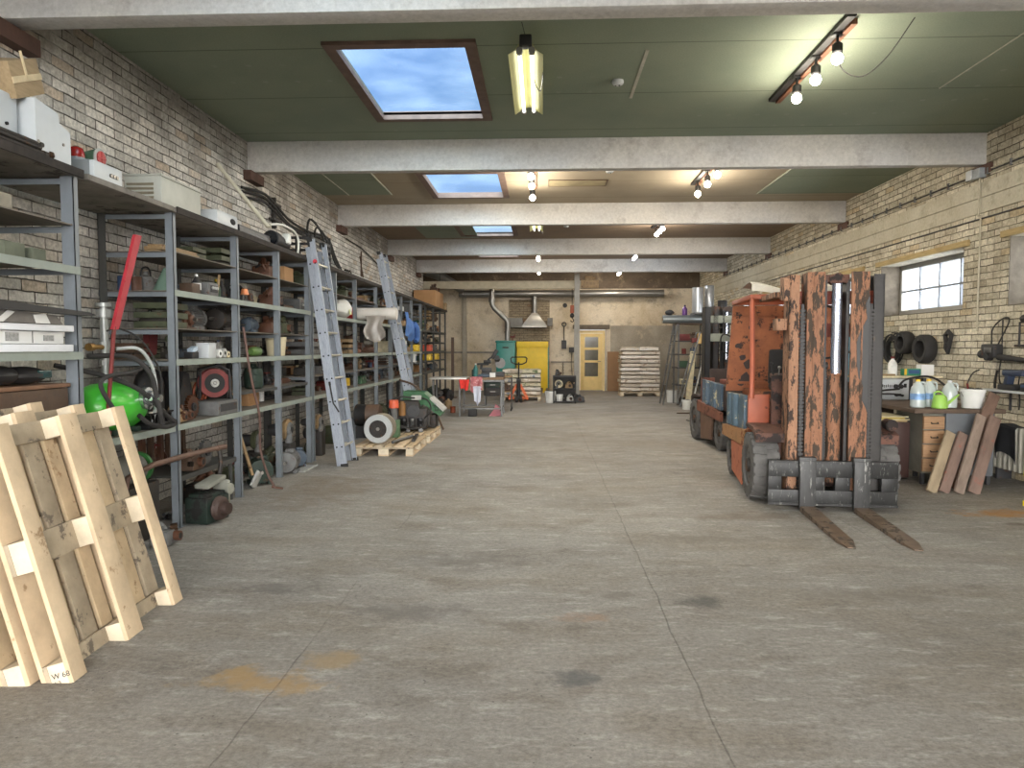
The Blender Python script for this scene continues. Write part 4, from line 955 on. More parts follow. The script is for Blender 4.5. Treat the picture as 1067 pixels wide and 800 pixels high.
KINDS_ = {
 'motor': ('ribbed electric motor', 'electric_motor', lambda R, c, s: motor(R, c, s*1.15, s*.38), ['olive', 'grey', 'dark green', 'dull blue', 'dark grey', 'oily'], .42),
 'gearbox': ('cast gearbox with flange', 'gearbox', lambda R, c, s: gearbox(R, c, s), ['dark grey', 'oily', 'olive', 'brown'], .9),
 'pump': ('pump housing with bolted flange', 'pump', lambda R, c, s: pump(R, c, s), ['cream', 'grey', 'rusty', 'tan'], 1.0),
 'crate': ('slatted crate of oily parts', 'crate', lambda R, c, s: crate(R, c, s*1.0, s*1.2, s*.65), ['tan', 'brown', 'grey', 'green', 'olive'], .65),
 'carton': ('small carton', 'carton', lambda R, c, s: carton(R, None if c == 'tan' else cm(c), s*.9, s*1.1, s*.7), ['tan', 'brown', 'cream', 'grey', 'white'], .7),
 'toolbox': ('metal toolbox', 'toolbox', lambda R, c, s: toolbox(R, c, s*.8, s*1.5, s*.62), ['red', 'dull blue', 'dark grey', 'green', 'oily'], .76),
 'bottle': ('plastic bottle', 'bottle', lambda R, c, s: bottle(R, c, s*.18, s*.95, random.choice(['red', 'black', 'yellow', 'blue'])), ['white', 'blue', 'green', 'pale grey', 'yellow', 'black'], .95),
 'tin': ('paint tin', 'paint_tin', lambda R, c, s: tin(R, c, s*.24, s*.58), ['grey', 'blue', 'green', 'white', 'rusty', 'orange', 'yellow'], .6),
 'canister': ('steel canister', 'canister', lambda R, c, s: canister(R, c, s*.3, s*.72), ['dark green', 'grey', 'dull blue', 'olive', 'rusty'], .98),
 'coil': ('coil of cable', 'cable_coil', lambda R, c, s: coil(R, c, s*.48, s*.04, 5), ['black', 'dark grey', 'orange', 'brown'], .38),
 'sprocket': ('toothed sprocket standing on edge', 'sprocket', lambda R, c, s: sprocket(R, c, s*.42, s*.12), ['rusty', 'dark grey', 'grey'], .86),
 'valve': ('pipe valve with red handwheel', 'valve', lambda R, c, s: valve(R, c, s*.85), ['grey', 'rusty', 'dark grey', 'brown'], .9),
 'casting': ('oily cast machine part', 'machine_part', lambda R, c, s: casting(R, c, s*1.1, int(s*1000)), ['oily', 'rusty', 'dark grey', 'olive', 'brown', 'grey'], .9),
 'rods': ('bundle of bars', 'bar_bundle', lambda R, c, s: rods(R, c, s*2.6, 6, s*.055), ['rusty', 'grey', 'brown', 'dark grey'], .26),
 'planks': ('stack of short planks', 'plank_stack', lambda R, c, s: planks(R, c, s*2.2, 3, s*.5, s*.09), ['brown', 'tan', 'rusty'], .32),
 'drill': ('cordless drill', 'cordless_drill', lambda R, c, s: drill(R, c), ['red', 'dull blue', 'olive', 'yellow'], None),
 'disc': ('round disc standing on edge', 'disc', lambda R, c, s: fan_disc(R, c, s*.42), ['tan', 'rusty', 'dark grey', 'pale grey'], .86),
 'case': ('control box with dials', 'control_box', lambda R, c, s: spoke_case(R, c, s*.8, s*.9, s*.6), ['black', 'dark grey', 'grey', 'cream'], .62),
}
USED = {}
NTH = ['', 'second ', 'third ', 'fourth ', 'fifth ']
def place(kind, c, s, x, y, z, where, rz=0.0, group=None, label=None):
    noun, name, fn, cols, hf = KINDS_[kind]
    lab = label or ('%s %s %s' % (c, noun, where)).replace('  ', ' ')
    if len(lab.split()) > 16: lab = ' '.join(lab.split()[:16])
    if lab in USED: return None
    USED[lab] = 1
    R = root(name, lab, noun.split(' with')[0].split(' standing')[0].split(' of oily')[0], (x, y, z+.002), rz, group)
    fn(R, c, s); return R
# footprint half-length along y for each kind, as a fraction of s
FOOT = {'motor': .68, 'gearbox': .55, 'pump': .5, 'crate': .62, 'carton': .58, 'toolbox': .8, 'bottle': .2, 'tin': .28, 'canister': .34, 'coil': .55, 'sprocket': .46, 'valve': .46, 'casting': .7, 'rods': 1.42, 'planks': 1.2, 'drill': .5, 'disc': .46, 'case': .5}
def fill(y0, y1, z, clear, where, seed, kinds=None, dens=1.0, avoid=(), smax=.34, xr=(-3.40, -3.22)):
    rnd = random.Random(seed); y = y0+.05; used = set(); tries = 0
    while y < y1-.1 and tries < 160:
        tries += 1
        k = rnd.choice(kinds or ['motor', 'gearbox', 'pump', 'crate', 'carton', 'toolbox', 'tin', 'casting', 'casting', 'rods', 'planks', 'sprocket', 'valve', 'coil', 'casting', 'motor', 'case', 'disc', 'canister', 'bottle'])
        cols = KINDS_[k][3]; c = rnd.choice(cols)
        hf = KINDS_[k][4] or .9
        s = min((clear-.02)/hf, smax*rnd.uniform(.85, 1.15))*rnd.uniform(.88, 1.0)
        if k == 'drill': s = .22 if clear > .2 else 0
        if s < .08: continue
        f = FOOT[k]*s
        if k in ('bottle', 'tin', 'canister'): s = min(s, .30); f = FOOT[k]*s
        if y+2*f > y1-.03: s *= max(.0, (y1-.03-y)/(2*f)); f = FOOT[k]*s
        if s < .07: continue
        if (c, k) in used: continue
        if any(a < y+2*f and b > y for a, b in avoid):
            y = max(b for a, b in avoid if a < y+2*f and b > y)+.01; continue
        xh = {'toolbox': .4, 'crate': .5, 'carton': .45, 'coil': .52, 'motor': .4, 'gearbox': .74, 'casting': .54, 'pump': .46, 'case': .45}.get(k, .4)*s
        x = rnd.uniform(*xr); x = max(min(x, -3.05-xh), -3.62+min(xh, .3))
        r = place(k, c, s, x, y+f, z, where)
        if r: used.add((c, k)); y += 2*f+rnd.uniform(.004, .02)
# ------------------------------------------------------------------ left side: goods on the racks
def W_(lv, bay): return '%s %s' % (lv, bay)
FLR, LOW, WAI, ELB, CHE, CHN, HED, TOP = ('on the floor of', 'on the ankle-high board of', 'on the waist-high shelf of', 'on the elbow-high board of', 'on the chest-high shelf of', 'on the chin-high board of', 'on the head-high shelf of', 'on the topmost inner board of')
B2, B3, B4 = 'the cable reel bay', 'the bay behind the rusty pole', 'the bay left of the near ladder'
B5, B6, B7, B8 = 'the bay behind the near ladder', 'the bay right of the near ladder', 'the bay under the wrapped roll', 'the bay behind the far ladder'
B9, B10, B11 = 'the bay left of the blue jacket', 'the bay with the blue jacket', 'the bay right of the blue jacket'
B13, B14, B15 = 'the dark rack, nearest bay', 'the dark rack, middle bay', 'the dark rack, farthest bay'
# extra ankle-high board between the first posts
q = MB(); q.b2(XB+.012, XF-.03, 5.80, 6.90, .40, .415).b2(XF-.035, XF-.03, 5.80, 6.90, .37, .415); R = root('low_shelf', 'dark low steel shelf board inside the cable reel bay', 'shelf'); q.build('shelf_board', M_postd, R)
q = MB(); q.b2(XB+.03, XB+.06, 5.85, 5.88, 0, .40).b2(XB+.03, XB+.06, 6.82, 6.85, 0, .40).b2(XF-.075, XF-.05, 5.85, 5.88, 0, .40).b2(XF-.075, XF-.05, 6.82, 6.85, 0, .40); q.build('leg', M_postd, R)

# --- nearest rack
def slab(name, label, cat, x, y, z, sx, sy, sz, m, rz=0, bev=.006, rot=None, extra=None):
    R = root(name, label, cat, (x, y, z), rz)
    q = MB(); q.box(0, 0, sz/2, sx, sy, sz, rot=rot, bev=bev); q.build('body', m, R); return R
M_sty = mat('styro_white', (222, 224, 228), .75, var=.05, scale=10, bump=.001)
slab('package', 'lower flat white package in the stack on the nearest rack', 'package', -3.21, 4.05, 1.474, .44, .74, .045, M_sty)
r = slab('package', 'taped white carton sandwiched between two flat white packages', 'package', -3.22, 4.03, 1.522, .40, .68, .075, M_paper)
q = MB(); q.box(.202, -.1, .04, .003, .10, .05).box(.202, .20, .035, .003, .09, .035); q.build('printed_label', mat('label_grey', (150, 150, 148), .8, var=.4, scale=60), r)
q = MB(); q.box(.204, .06, .04, .002, .004, .07); q.build('tape_line', M_hole, r)
slab('package', 'upper flat white package in the stack on the nearest rack', 'package', -3.21, 4.06, 1.600, .44, .74, .04, M_sty)
r = root('bundle', 'grey paper bundle with white flaps atop the flat white packages', 'bundle', (-3.12, 3.95, 1.642)); q = MB(); q.prism([(-.30, 0), (.36, 0), (.30, .055), (-.2, .075)], 'x', -.14, .14); q.build('body', mat('bundle_grey', (110, 106, 102), .85, var=.3), r)
q = MB(); q.prism([(.12, .001), (.24, .001), (.2, .06), (.1, .05)], 'x', .141, .146).prism([(-.2, .001), (-.14, .001), (-.05, .06), (-.1, .068)], 'x', .141, .146); q.build('white_flap', M_paper, r)
r = root('board', 'long black board poking out past the post of the nearest rack', 'board', (-2.965, 4.10, 1.716)); q = MB(); q.prism([(-.68, .0), (.42, -.012), (.47, -.004), (.40, .012), (-.68, .055)], 'x', -.043, .035); q.build('blade', mat('board_black', (34, 34, 36), .45, var=.2), r)
for (x, y, z, a, b_, c_, lab, col) in [(-3.2, 4.10, 2.022, .18, .17, .10, 'pale olive block on the nearest rack, left of its smaller twin', 'olive'), (-3.2, 4.32, 2.022, .16, .12, .09, 'small olive block beside the front post of the nearest rack', 'olive'),
                                       (-3.3, 3.86, 2.022, .2, .2, .05, 'low grey green block stacked by the olive blocks', 'olive')]:
    r = root('stone_block', lab, 'block', (x, y, z)); q = MB(); q.box(0, 0, c_/2, a, b_, c_, bev=.012); q.jitter(.003, 2).build('block', mat('stone_olive', (104, 108, 92), .9, var=.25, bump=.003), r)
r = root('stone_block', 'beige rubble block lying high on the nearest rack', 'block', (-3.25, 3.95, 2.294)); q = MB(); q.box(0, 0, .06, .2, .42, .12, bev=.02); q.jitter(.008, 3).build('block', mat('stone_beige', (156, 148, 132), .9, var=.25, bump=.003), r)
place('casting', 'rusty', .2, -3.3, 3.62, 2.022, 'on the nearest rack beside the olive blocks')
place('valve', 'dark grey', .16, -3.25, 3.68, 2.294, 'high on the nearest rack at the picture edge')
M_yel = mat('tool_yellow', (214, 174, 40), .5, var=.1)
r = root('spirit_level', 'yellow spirit level standing upright at the back of the nearest rack', 'spirit level', (-3.5, 4.28, 1.65)); q = MB(); q.box(0, 0, .18, .02, .035, .36, bev=.003); q.build('bar', M_yel, r)
r.location = (-3.5, 4.28, 1.475); r.children[0].location = (0, 0, .12); q = MB(); q.box(0, 0, .06, .02, .03, .12); q.build('end_block', M_hole, r)
r = root('spirit_level', 'long yellow spirit level standing behind the front post of the nearest rack', 'spirit level', (-3.12, 4.63, .864)); q = MB(); q.box(0, 0, .66, .025, .035, 1.32, bev=.003); q.build('bar', M_yel, r); q = MB(); q.box(.014, 0, .66, .003, .02, .06).box(.014, 0, 1.2, .003, .02, .06).box(.014, 0, .2, .003, .02, .06); q.build('vial', mat('vial_green', (150, 190, 90), .2), r)
r = root('clamp', 'yellow and black clamp standing on the nearest rack above the white packages', 'clamp', (-3.42, 4.10, 1.475)); q = MB(); q.tube(arc([(0, -.06, .22), (0, -.04, .36), (0, .02, .42), (0, .07, .36), (0, .05, .24)], 5), .018, 8); q.build('jaw', M_yel, r); q = MB(); q.box(0, 0, .12, .03, .04, .24, bev=.004); q.build('grip', cm('black'), r)
r = root('plank', 'dark plank standing upright at the back of the nearest rack', 'plank', (-3.56, 4.40, 1.474)); q = MB(); q.box(0, 0, .25, .02, .09, .5); q.build('board', cm('brown'), r)
r = root('plank', 'black plank standing upright left of the yellow clamp', 'plank', (-3.56, 3.9, 1.474)); q = MB(); q.box(0, 0, .25, .02, .08, .5); q.build('board', cm('black'), r)
r = root('chest', 'brown wooden chest under the black welding mask on the nearest rack', 'chest', (-3.30, 4.02, .864)); q = MB(); q.box(0, 0, .19, .5, .84, .38, bev=.006); q.build('body', cm('brown'), r); q = MB(); q.box(0, 0, .396, .52, .86, .025, bev=.004); q.build('lid', mat('lid_brown', (118, 86, 64), .7), r)
r = root('welding_mask', 'black machine cover with teal window lying on the brown chest', 'mask', (-3.18, 4.2, 1.275)); q = MB(); q.sph((0, 0, .055), (.12, .17, .055), 14); q.sph((0, -.2, .06), (.1, .14, .06), 12); q.build('shell', cm('black'), r); q = MB(); q.box(.1, .06, .06, .03, .12, .05, bev=.01); q.build('window', mat('teal_glass', (40, 66, 66), .2), r)
place('toolbox', 'oily', .26, -3.25, 3.62, 1.474, 'on the nearest rack left of the white packages')

# --- on top of the racks
ZT = 2.642
r = root('crate', 'tilted wooden crate at the left edge, high on the rack', 'crate', (-3.26, 4.13, ZT+.345), rot=(0, 0, .1)); q = MB(); q.box(0, 0, .10, .44, .30, .2, rot=(.42, 0, 0), bev=.004); q.build('crate_body', mat('crate_wood', (156, 134, 102), .8, var=.2, grain=(8, 1, 8)), r)
q = MB(); q.box(.222, 0, .1, .006, .30, .035, rot=(.42, 0, 0)).box(.222, -.03, .16, .006, .02, .16, rot=(.42, 0, 0)); q.build('batten', mat('crate_batten', (206, 186, 150), .8), r)
M_cab = mat('cabinet_white', (190, 194, 196), .4, var=.06); M_cab2 = mat('cabinet_grey', (128, 132, 134), .5, var=.1)
r = root('electrical_box', 'white electrical box under the tilted crate on the rack top', 'electrical box', (-3.24, 3.93, ZT)); q = MB(); q.box(0, 0, .16, .34, .34, .32, bev=.006); q.build('housing', M_cab, r)
q = MB(); q.cyl((.17, -.1, .22), (.18, -.1, .22), .012, n=8).cyl((.17, -.02, .24), (.18, -.02, .24), .012, n=8).cyl((.17, .08, .14), (.18, .08, .14), .01, n=8); q.build('knob', M_hole, r)
r = root('electrical_box', 'stepped white metal cover standing right of the electrical box', 'electrical box', (-3.06, 4.28, ZT)); q = MB(); q.prism([(-.14, 0), (.17, 0), (.17, .21), (.07, .24), (.06, .30), (-.14, .33)], 'x', -.11, .07); q.build('cover', M_cab, r)
q = MB(); q.cyl((.07, -.12, .0+.08), (.072, -.12, .08), .012, n=8).cyl((.07, .1, .12), (.074, .1, .12), .01, n=8); q.build('screw', M_shaft, r)
for i, (x, z, l) in enumerate(((-2.99, .03, .75), (-2.985, .055, .62), (-3.0, .08, .7))):
    r = root('pipe', ['lowest dark pipe at the left edge of the rack top', 'middle dark pipe at the left edge of the rack top', 'uppermost dark pipe at the left edge of the rack top'][i], 'pipe', (x, 3.85, ZT+z-.012)); q = MB(); q.cyl((0, -l/2, 0), (0, l/2, 0), .013, n=10).cyl((0, l/2-.03, 0), (0, l/2, 0), .018, n=10); q.build('tube', cm('oily'), r)
r = root('fitting', 'small brass bolt fitting lying before the stepped white cover', 'fitting', (-2.992, 4.22, ZT)); q = MB(); q.cyl((0, -.05, .025), (0, .03, .025), .013, n=8).cyl((0, .03, .025), (0, .05, .025), .025, n=6); q.build('bolt', cm('brown', True), r)
r = root('control_box', 'white control box with two signal lamps on top of the rack', 'control box', (-3.16, 4.84, ZT)); q = MB(); q.box(0, 0, .055, .34, .32, .11, bev=.004); q.build('housing', M_cab, r); q = MB(); q.box(-.02, -.165, .055, .32, .012, .11); q.build('side_cover', M_cab2, r)
q = MB()
for k in range(3): q.cyl((.17, .02+k*.035, .045), (.182, .02+k*.035, .045), .013, n=10)
q.build('push_button', M_shaft, r)
r = root('signal_lamp', 'red domed signal lamp on the white control box', 'signal lamp', (-3.16, 4.76, ZT+.112)); q = MB(); q.cyl((0, 0, 0), (0, 0, .03), .055, n=16); q.build('base', M_cab2, r)
q = MB(); q.lathe([(.05, .03), (.052, .06), (.04, .095), (.015, .11)], (0, 0, 0), 'z', 16); q.build('lens', mat('lens_red', (150, 38, 34), .2, var=.2), r)
r = root('siren', 'green siren with a red grille facing the aisle, on the control box', 'siren', (-3.13, 4.93, ZT+.112)); q = MB(); q.cyl((-.09, 0, .07), (.02, 0, .07), .045, .068, 18).box(-.03, 0, .012, .1, .08, .024, bev=.004); q.build('housing', mat('siren_green', (72, 104, 80), .5), r)
q = MB(); q.lathe([(.068, .02), (.07, .03), (.05, .034)], (0, 0, .07), 'x', 20); q.build('rim', cm('pale grey'), r)
q = MB(); q.cyl((.03, 0, .07), (.04, 0, .07), .05, n=18).box(.042, 0, .07, .004, .09, .008).box(.042, 0, .07, .004, .008, .09); q.build('red_grille', mat('grille_red', (170, 52, 52), .5), r)
r = root('heater', 'long beige louvred cabinet lying on top of the rack', 'cabinet', (-3.20, 5.96, ZT)); q = MB(); q.box(0, 0, .115, .30, .66, .23, bev=.006).box(0, 0, .238, .32, .68, .015, bev=.003); q.build('casing', mat('heater_beige', (176, 176, 166), .5, var=.08), r)
q = MB()
for k in range(4): q.box(-.02, -.333, .06+.035*k, .22, .01, .018, rot=(.5, 0, 0))
q.build('louvre', mat('louvre_grey', (130, 122, 104), .6), r)
r = root('meter_box', 'small white meter box on the rack top right of the beige cabinet', 'meter box', (-3.14, 6.78, ZT)); q = MB(); q.box(0, 0, .075, .24, .46, .15, bev=.03); q.build('housing', M_cab, r); q = MB(); q.sph((.12, .10, .08), (.012, .06, .03), 12); q.build('badge', M_hole, r)
r = root('guide_rail', 'dark aluminium channel on the rack top left of the white pipe', 'rail', (-3.10, 7.50, ZT)); q = MB(); q.box(0, 0, .05, .10, .8, .1, bev=.004).box(.052, 0, .05, .004, .8, .06); q.build('channel', cm('dark grey', True), r)
r = root('guide_rail', 'pale plank lying behind the dark channel on the rack top', 'plank', (-3.3, 7.45, ZT)); q = MB(); q.box(0, 0, .03, .14, .9, .06, bev=.004); q.build('board', cm('tan'), r)
place('casting', 'dark grey', .2, -3.35, 7.0, ZT, 'on the rack top behind the meter box')
# white pipe leaning to the wall and black lamp drum
r = root('pipe', 'long white pipe leaning from the rack top to the brick wall', 'pipe', (-3.08, 7.94, ZT+.19)); q = MB(); q.cyl((0, 0, .022), (-.58, .05, .72), .022, n=12).cyl((-.565, .049, .70), (-.592, .051, .735), .026, n=12).torus((0, 0, .022), .03, .006, 'z', 14, 5); q.build('tube', mat('pipe_cream', (206, 200, 180), .45, var=.06), r)
r = root('drum_lamp', 'black drum lamp with curled white cable on top of the rack', 'lamp', (-3.09, 8.30, ZT)); q = MB(); q.lathe([(.085, -.28), (.095, -.27), (.095, -.14), (.075, -.12), (.075, .18), (.06, .22)], (0, 0, .096), 'y', 22); q.build('drum', cm('black'), r)
q = MB(); q.cyl((0, -.283, .096), (0, -.28, .096), .082, n=20); q.build('front_glass', mat('lamp_glass_dark', (30, 32, 36), .1), r)
q = MB(); q.box(.07, .05, .14, .08, .1, .12, bev=.02); q.build('junction_piece', mat('plug_white', (214, 214, 208), .4), r)
q = MB(); q.tube(arc([(.0, -.3, .25), (.06, -.1, .28), (.08, .2, .27), (.07, .42, .22), (.07, .45, .10), (.07, .43, .02), (.06, .52, .015)], 6), .014, 8); q.build('white_cable', mat('cable_white', (216, 214, 204), .45), r)
r = root('rack_frame', 'black slatted metal cradle on the rack top beside the near ladder', 'cradle', (-3.22, 9.75, ZT)); q = MB()
for z in (.05, .13, .21, .29): q.b2(-.28, .18, -.40, -.385, z, z+.035).b2(.165, .18, -.40, .40, z, z+.035)
for x in (-.27, -.05, .165): q.b2(x, x+.02, -.41, -.38, 0, .33)
q.b2(.165, .185, .39, .41, 0, .42).b2(-.27, -.25, .39, .41, 0, .33); q.build('slatted_frame', cm('black'), r)
q = MB(); q.tube(arc([(.0, .2, .02), (-.05, .1, .4), (.02, .0, .62), (.1, .2, .5), (.12, .35, .3), (.15, .42, .05)], 5), .016, 7).tube(arc([(.05, .3, .02), (.02, .2, .35), (.08, .1, .52), (.14, .3, .42), (.16, .45, .1)], 5), .014, 7); q.build('hose', M_rubber_d, r)
for i, (y, x, l, c) in enumerate(((11.0, -3.12, 1.5, 'pale grey'), (11.35, -3.2, 1.7, 'grey'), (11.7, -3.28, 1.2, 'white'), (12.1, -3.10, 1.0, 'pale grey'))):
    r = root('profile_bar', ['long pale aluminium bar nearest the aisle on the rack top', 'grey aluminium bar second from the aisle on the rack top', 'white bar farthest from the aisle on the rack top', 'short pale bar on the rack top by the far ladder'][i], 'bar', (x, y, ZT)); q = MB(); q.box(0, 0, .02, .05, l, .04, bev=.003).box(.0, 0, .05, .015, l, .025); q.build('profile', cm(c), r)
place('casting', 'oily', .22, -3.35, 12.1, ZT, 'on the rack top behind the aluminium bars')
r = root('carton', 'big brown cardboard carton on top of the dark rack', 'carton', (-3.37, 21.1, ZT)); carton(r, M_card, .62, 1.6, .50)
place('casting', 'brown', .3, -3.3, 21.6, ZT+.502, 'on top of the big cardboard carton')
r = root('wall_socket_box', 'small wooden box overhanging the end of the dark rack', 'box', (-3.12, 22.06, ZT)); q = MB(); q.box(0, 0, .12, .3, .16, .24, bev=.01); q.build('body', cm('tan'), r)
for i, (a, b_, c_) in enumerate((((-3.2, 12.5, ZT+.01), (-3.46, 13.55, ZT+.68), .014), ((-3.25, 12.9, ZT+.01), (-3.5, 13.6, ZT+.6), .012))):
    r = root('stick', ['dark stick leaning to the wall left of the far ladder top', 'second shorter stick leaning behind the far ladder top'][i], 'stick', a); q = MB(); q.cyl((0, 0, 0), tuple(v-u for u, v in zip(a, b_)), c_, n=8); q.build('shaft', cm('brown'), r)
# cables on the brick wall
r = root('wall_cable', 'thick dark cables sagging along the brick wall above the rack', 'cable', (-3.70, 9.6, 3.3))
for dz, s in ((0, 0), (.05, .1), (-.06, .2)):
    q = MB(); q.tube(arc([(.0, -.9, .12+dz), (.02, -.3, .18+dz), (.03, .1, .12+dz), (.03, .7, -.03+dz+s*.2), (.03, 1.6, -.03+dz), (.03, 2.5, .02+dz), (.04, 2.9, -.25+dz), (.05, 3.3, -.42)], 5), .018, 7); q.build('cable', M_rubber_d, r)
q = MB(); q.box(0, .15, .05, .06, .05, .42, bev=.004).box(.02, .15, .16, .08, .26, .03).box(.02, .15, -.05, .08, .3, .03); q.build('bracket', cm('oily'), r)
r = root('wall_cable', 'thin dark wire on the wall right of the far ladder', 'cable', (-3.72, 13.4, 3.4)); q = MB(); q.tube(arc([(.02, 0, .15), (.02, 1.2, .12), (.02, 2.6, -.05), (.02, 3.6, -.25)], 4), .012, 6); q.build('wire', M_rubber_d, r)

# --- gas tank bay
M_tank = mat('tank_green', (76, 190, 60), .28, var=.1, scale=3)
r = root('gas_tank', 'bright green pressure tank with silver coupling on the waist-high shelf', 'pressure tank', (-3.20, 5.12, .863))
q = MB(); q.lathe([(.03, -.32), (.10, -.30), (.155, -.24), (.178, -.16), (.18, 0), (.178, .16), (.155, .24), (.10, .30), (.03, .32)], (0, 0, .20), 'y', 28); q.build('tank_shell', M_tank, r)
q = MB(); q.box(0, -.15, .02, .26, .05, .04, bev=.006).box(0, .15, .02, .26, .05, .04, bev=.006); q.build('foot', cm('dark green'), r)
q = MB(); q.lathe([(.05, 0), (.085, .01), (.085, .045), (.06, .05), (.055, .08), (.03, .085), (.03, .14)], (.16, .16, .25), 'x', 20).cyl((.16, .16, .25), (.28, .16, .25), .02, n=10).cyl((.25, .10, .25), (.25, .24, .25), .016, n=10); q.build('coupling', mat('coupling_silver', (186, 190, 192), .25, .9, var=.1), r, label='silver pipe coupling')
r = root('hose', 'thick black hoses looping over the green tank', 'hose', (-2.985, 5.1, .88))
q = MB(); q.tube(arc([(-.3, -.45, .50), (-.12, -.20, .42), (.0, .05, .30), (.05, .30, .10), (.06, .42, .02), (.05, .30, -.0), (.03, .1, .05), (.0, .02, .12)], 7), .017, 10); q.build('hose_run', M_rubber_d, r)
q = MB(); q.tube(arc([(-.2, -.25, .56), (-.04, .0, .55), (.04, .12, .42), (.06, .16, .25), (.08, .17, .12), (.08, .2, .03)], 7), .018, 10); q.build('hose_run', M_rubber_d, r)
q = MB(); q.tube(arc([(.04, -.3, .14), (.0, -.42, .35), (.02, -.38, .42), (.02, -.1, .44), (-.05, .15, .46)], 6), .015, 10); q.build('hose_run', M_rubber_d, r)
r = root('hose', 'pale grey hose arching right of the pipe valve', 'hose', (-3.08, 5.3, .87)); q = MB(); q.tube(arc([(-.1, -.12, .62), (.0, .0, .62), (.04, .10, .5), (.05, .14, .35), (.05, .14, .2), (.02, .12, .01)], 6), .013, 10); q.build('hose_run', mat('hose_pale', (176, 178, 178), .5), r)
r = root('hose', 'thin black hose curling from the brass nozzle', 'hose', (-3.06, 5.12, 1.62)); q = MB(); q.tube(arc([(-.1, -.08, .0), (-.06, .0, .02), (.02, .12, -.05), (.06, .25, -.2), (.08, .32, -.4), (.06, .30, -.74)], 6), .007, 8); q.build('hose_run', M_rubber_d, r)
r = root('standpipe', 'grey pipe valve with brass nozzle standing behind the green tank', 'standpipe', (-3.38, 5.36, .863)); q = MB(); q.cyl((0, 0, 0), (0, 0, .95), .03, n=14).cyl((0, 0, .87), (0, 0, .93), .055, n=14).cyl((0, 0, .95), (0, 0, .98), .06, n=14).cyl((0, 0, .62), (0, 0, .68), .042, n=8).cyl((0, 0, .5), (0, 0, .54), .045, n=8).cyl((0, 0, .3), (0, 0, .34), .045, n=8); q.build('pipe', mat('pipe_galv', (150, 152, 150), .4, .5, var=.15), r)
q = MB(); q.cyl((0, -.17, .64), (0, 0, .64), .02, n=10).cyl((0, -.2, .64), (0, -.15, .64), .03, n=8); q.build('brass_nozzle', mat('brass', (168, 132, 78), .35, .8), r)
r = root('lifting_bar', 'red painted steel bar standing slanted on the waist-high shelf', 'steel bar', (-3.03, 4.79, .868)); q = MB()
q.prism([(.10, .76), (.165, .76), (.49, 1.47), (.41, 1.47)], 'x', -.012, .012).b2(.012, .018, .25, .27, 1.1, 1.12); q.build('flat_bar', mat('bar_red', (168, 46, 56), .6, var=.15, rust=(120, 50, 46), rust_amt=.2), r)
q = MB(); q.cyl((0, .0, .0), (0, .13, .78), .014, n=10).cyl((0, 0, 0), (0, .01, .05), .03, n=10); q.build('shaft', cm('red'), r)
r = root('guard_cover', 'black dome guard at the back beside the black hopper', 'guard', (-3.40, 6.0, .863)); q = MB(); q.sph((0, 0, .30), (.10, .17, .17), 16); q.box(0, 0, .13, .14, .26, .26, bev=.02); q.build('dome', cm('black'), r)
r = root('burner_tray', 'oily black slotted tray on the waist-high shelf beside the post', 'tray', (-3.13, 5.52, .863)); q = MB(); q.box(0, 0, .02, .2, .36, .04, bev=.004)
for k in range(7): q.box(.0, -.15+k*.05, .07, .19, .012, .08)
q.box(.095, 0, .12, .012, .36, .012).box(-.095, 0, .12, .012, .36, .012); q.build('slotted_frame', cm('black', True), r); q = MB(); q.cyl((.05, -.12, .12), (.05, .08, .12), .016, n=8).sph((.05, .1, .12), .025, 8); q.build('burner_pipe', M_shaft, r)
r = root('hose_drum', 'grey corrugated drum with a green band under the green tank', 'drum', (-3.22, 5.30, .0)); q = MB(); pr_ = []
for k in range(15): pr_ += [(.115, -.2+k*.024), (.10, -.19+k*.024)]
q.lathe(pr_, (0, 0, .55), 'y', 24); q.build('corrugated_drum', mat('corr_grey', (108, 106, 98), .6, var=.2), r); q = MB(); q.lathe([(.10, .17), (.125, .17), (.125, .20), (.10, .20)], (0, 0, .55), 'y', 24, ring=True); q.build('green_band', mat('band_green', (52, 112, 56), .5), r)
q = MB(); q.box(0, -.02, .22, .30, .5, .44, bev=.01); q.build('plinth', cm('oily'), r)
r = root('pipe', 'rusty pipe running past the post at knee height', 'pipe', (-2.985, 5.9, .0)); q = MB(); q.tube([(.03, .50, .585), (.02, -.1, .60), (.0, -.60, .60), (-.12, -.75, .52), (-.15, -.8, .02)], .023, 10); q.cyl((.033, .56, .58), (.03, .40, .585), .026, n=10); q.build('tube', mat('pipe_rusty', (108, 84, 72), .6, .3, var=.25), r)
q = MB(); q.tube(arc([(.03, .45, .57), (.05, .42, .40), (.02, .33, .2), (-.05, .25, .02)], 5), .02, 8); q.build('bent_leg', cm('oily'), r)
place('casting', 'oily', .3, -3.25, 4.85, 0, 'on the floor under the green tank'); place('gearbox', 'dark grey', .24, -3.42, 5.52, .863, 'on the waist-high shelf behind the oily tray'); place('toolbox', 'oily', .26, -3.45, 5.3, 0, 'on the floor against the wall under the gas tank')
place('casting', 'grey', .2, -2.87, 5.22, 0, 'on the floor just behind the pallets')
place('coil', 'black', .3, -3.3, 4.95, .32, 'under the green tank') if False else None
place('toolbox', 'black', .25, -3.4, 5.2, .863, 'behind the green tank') if False else None

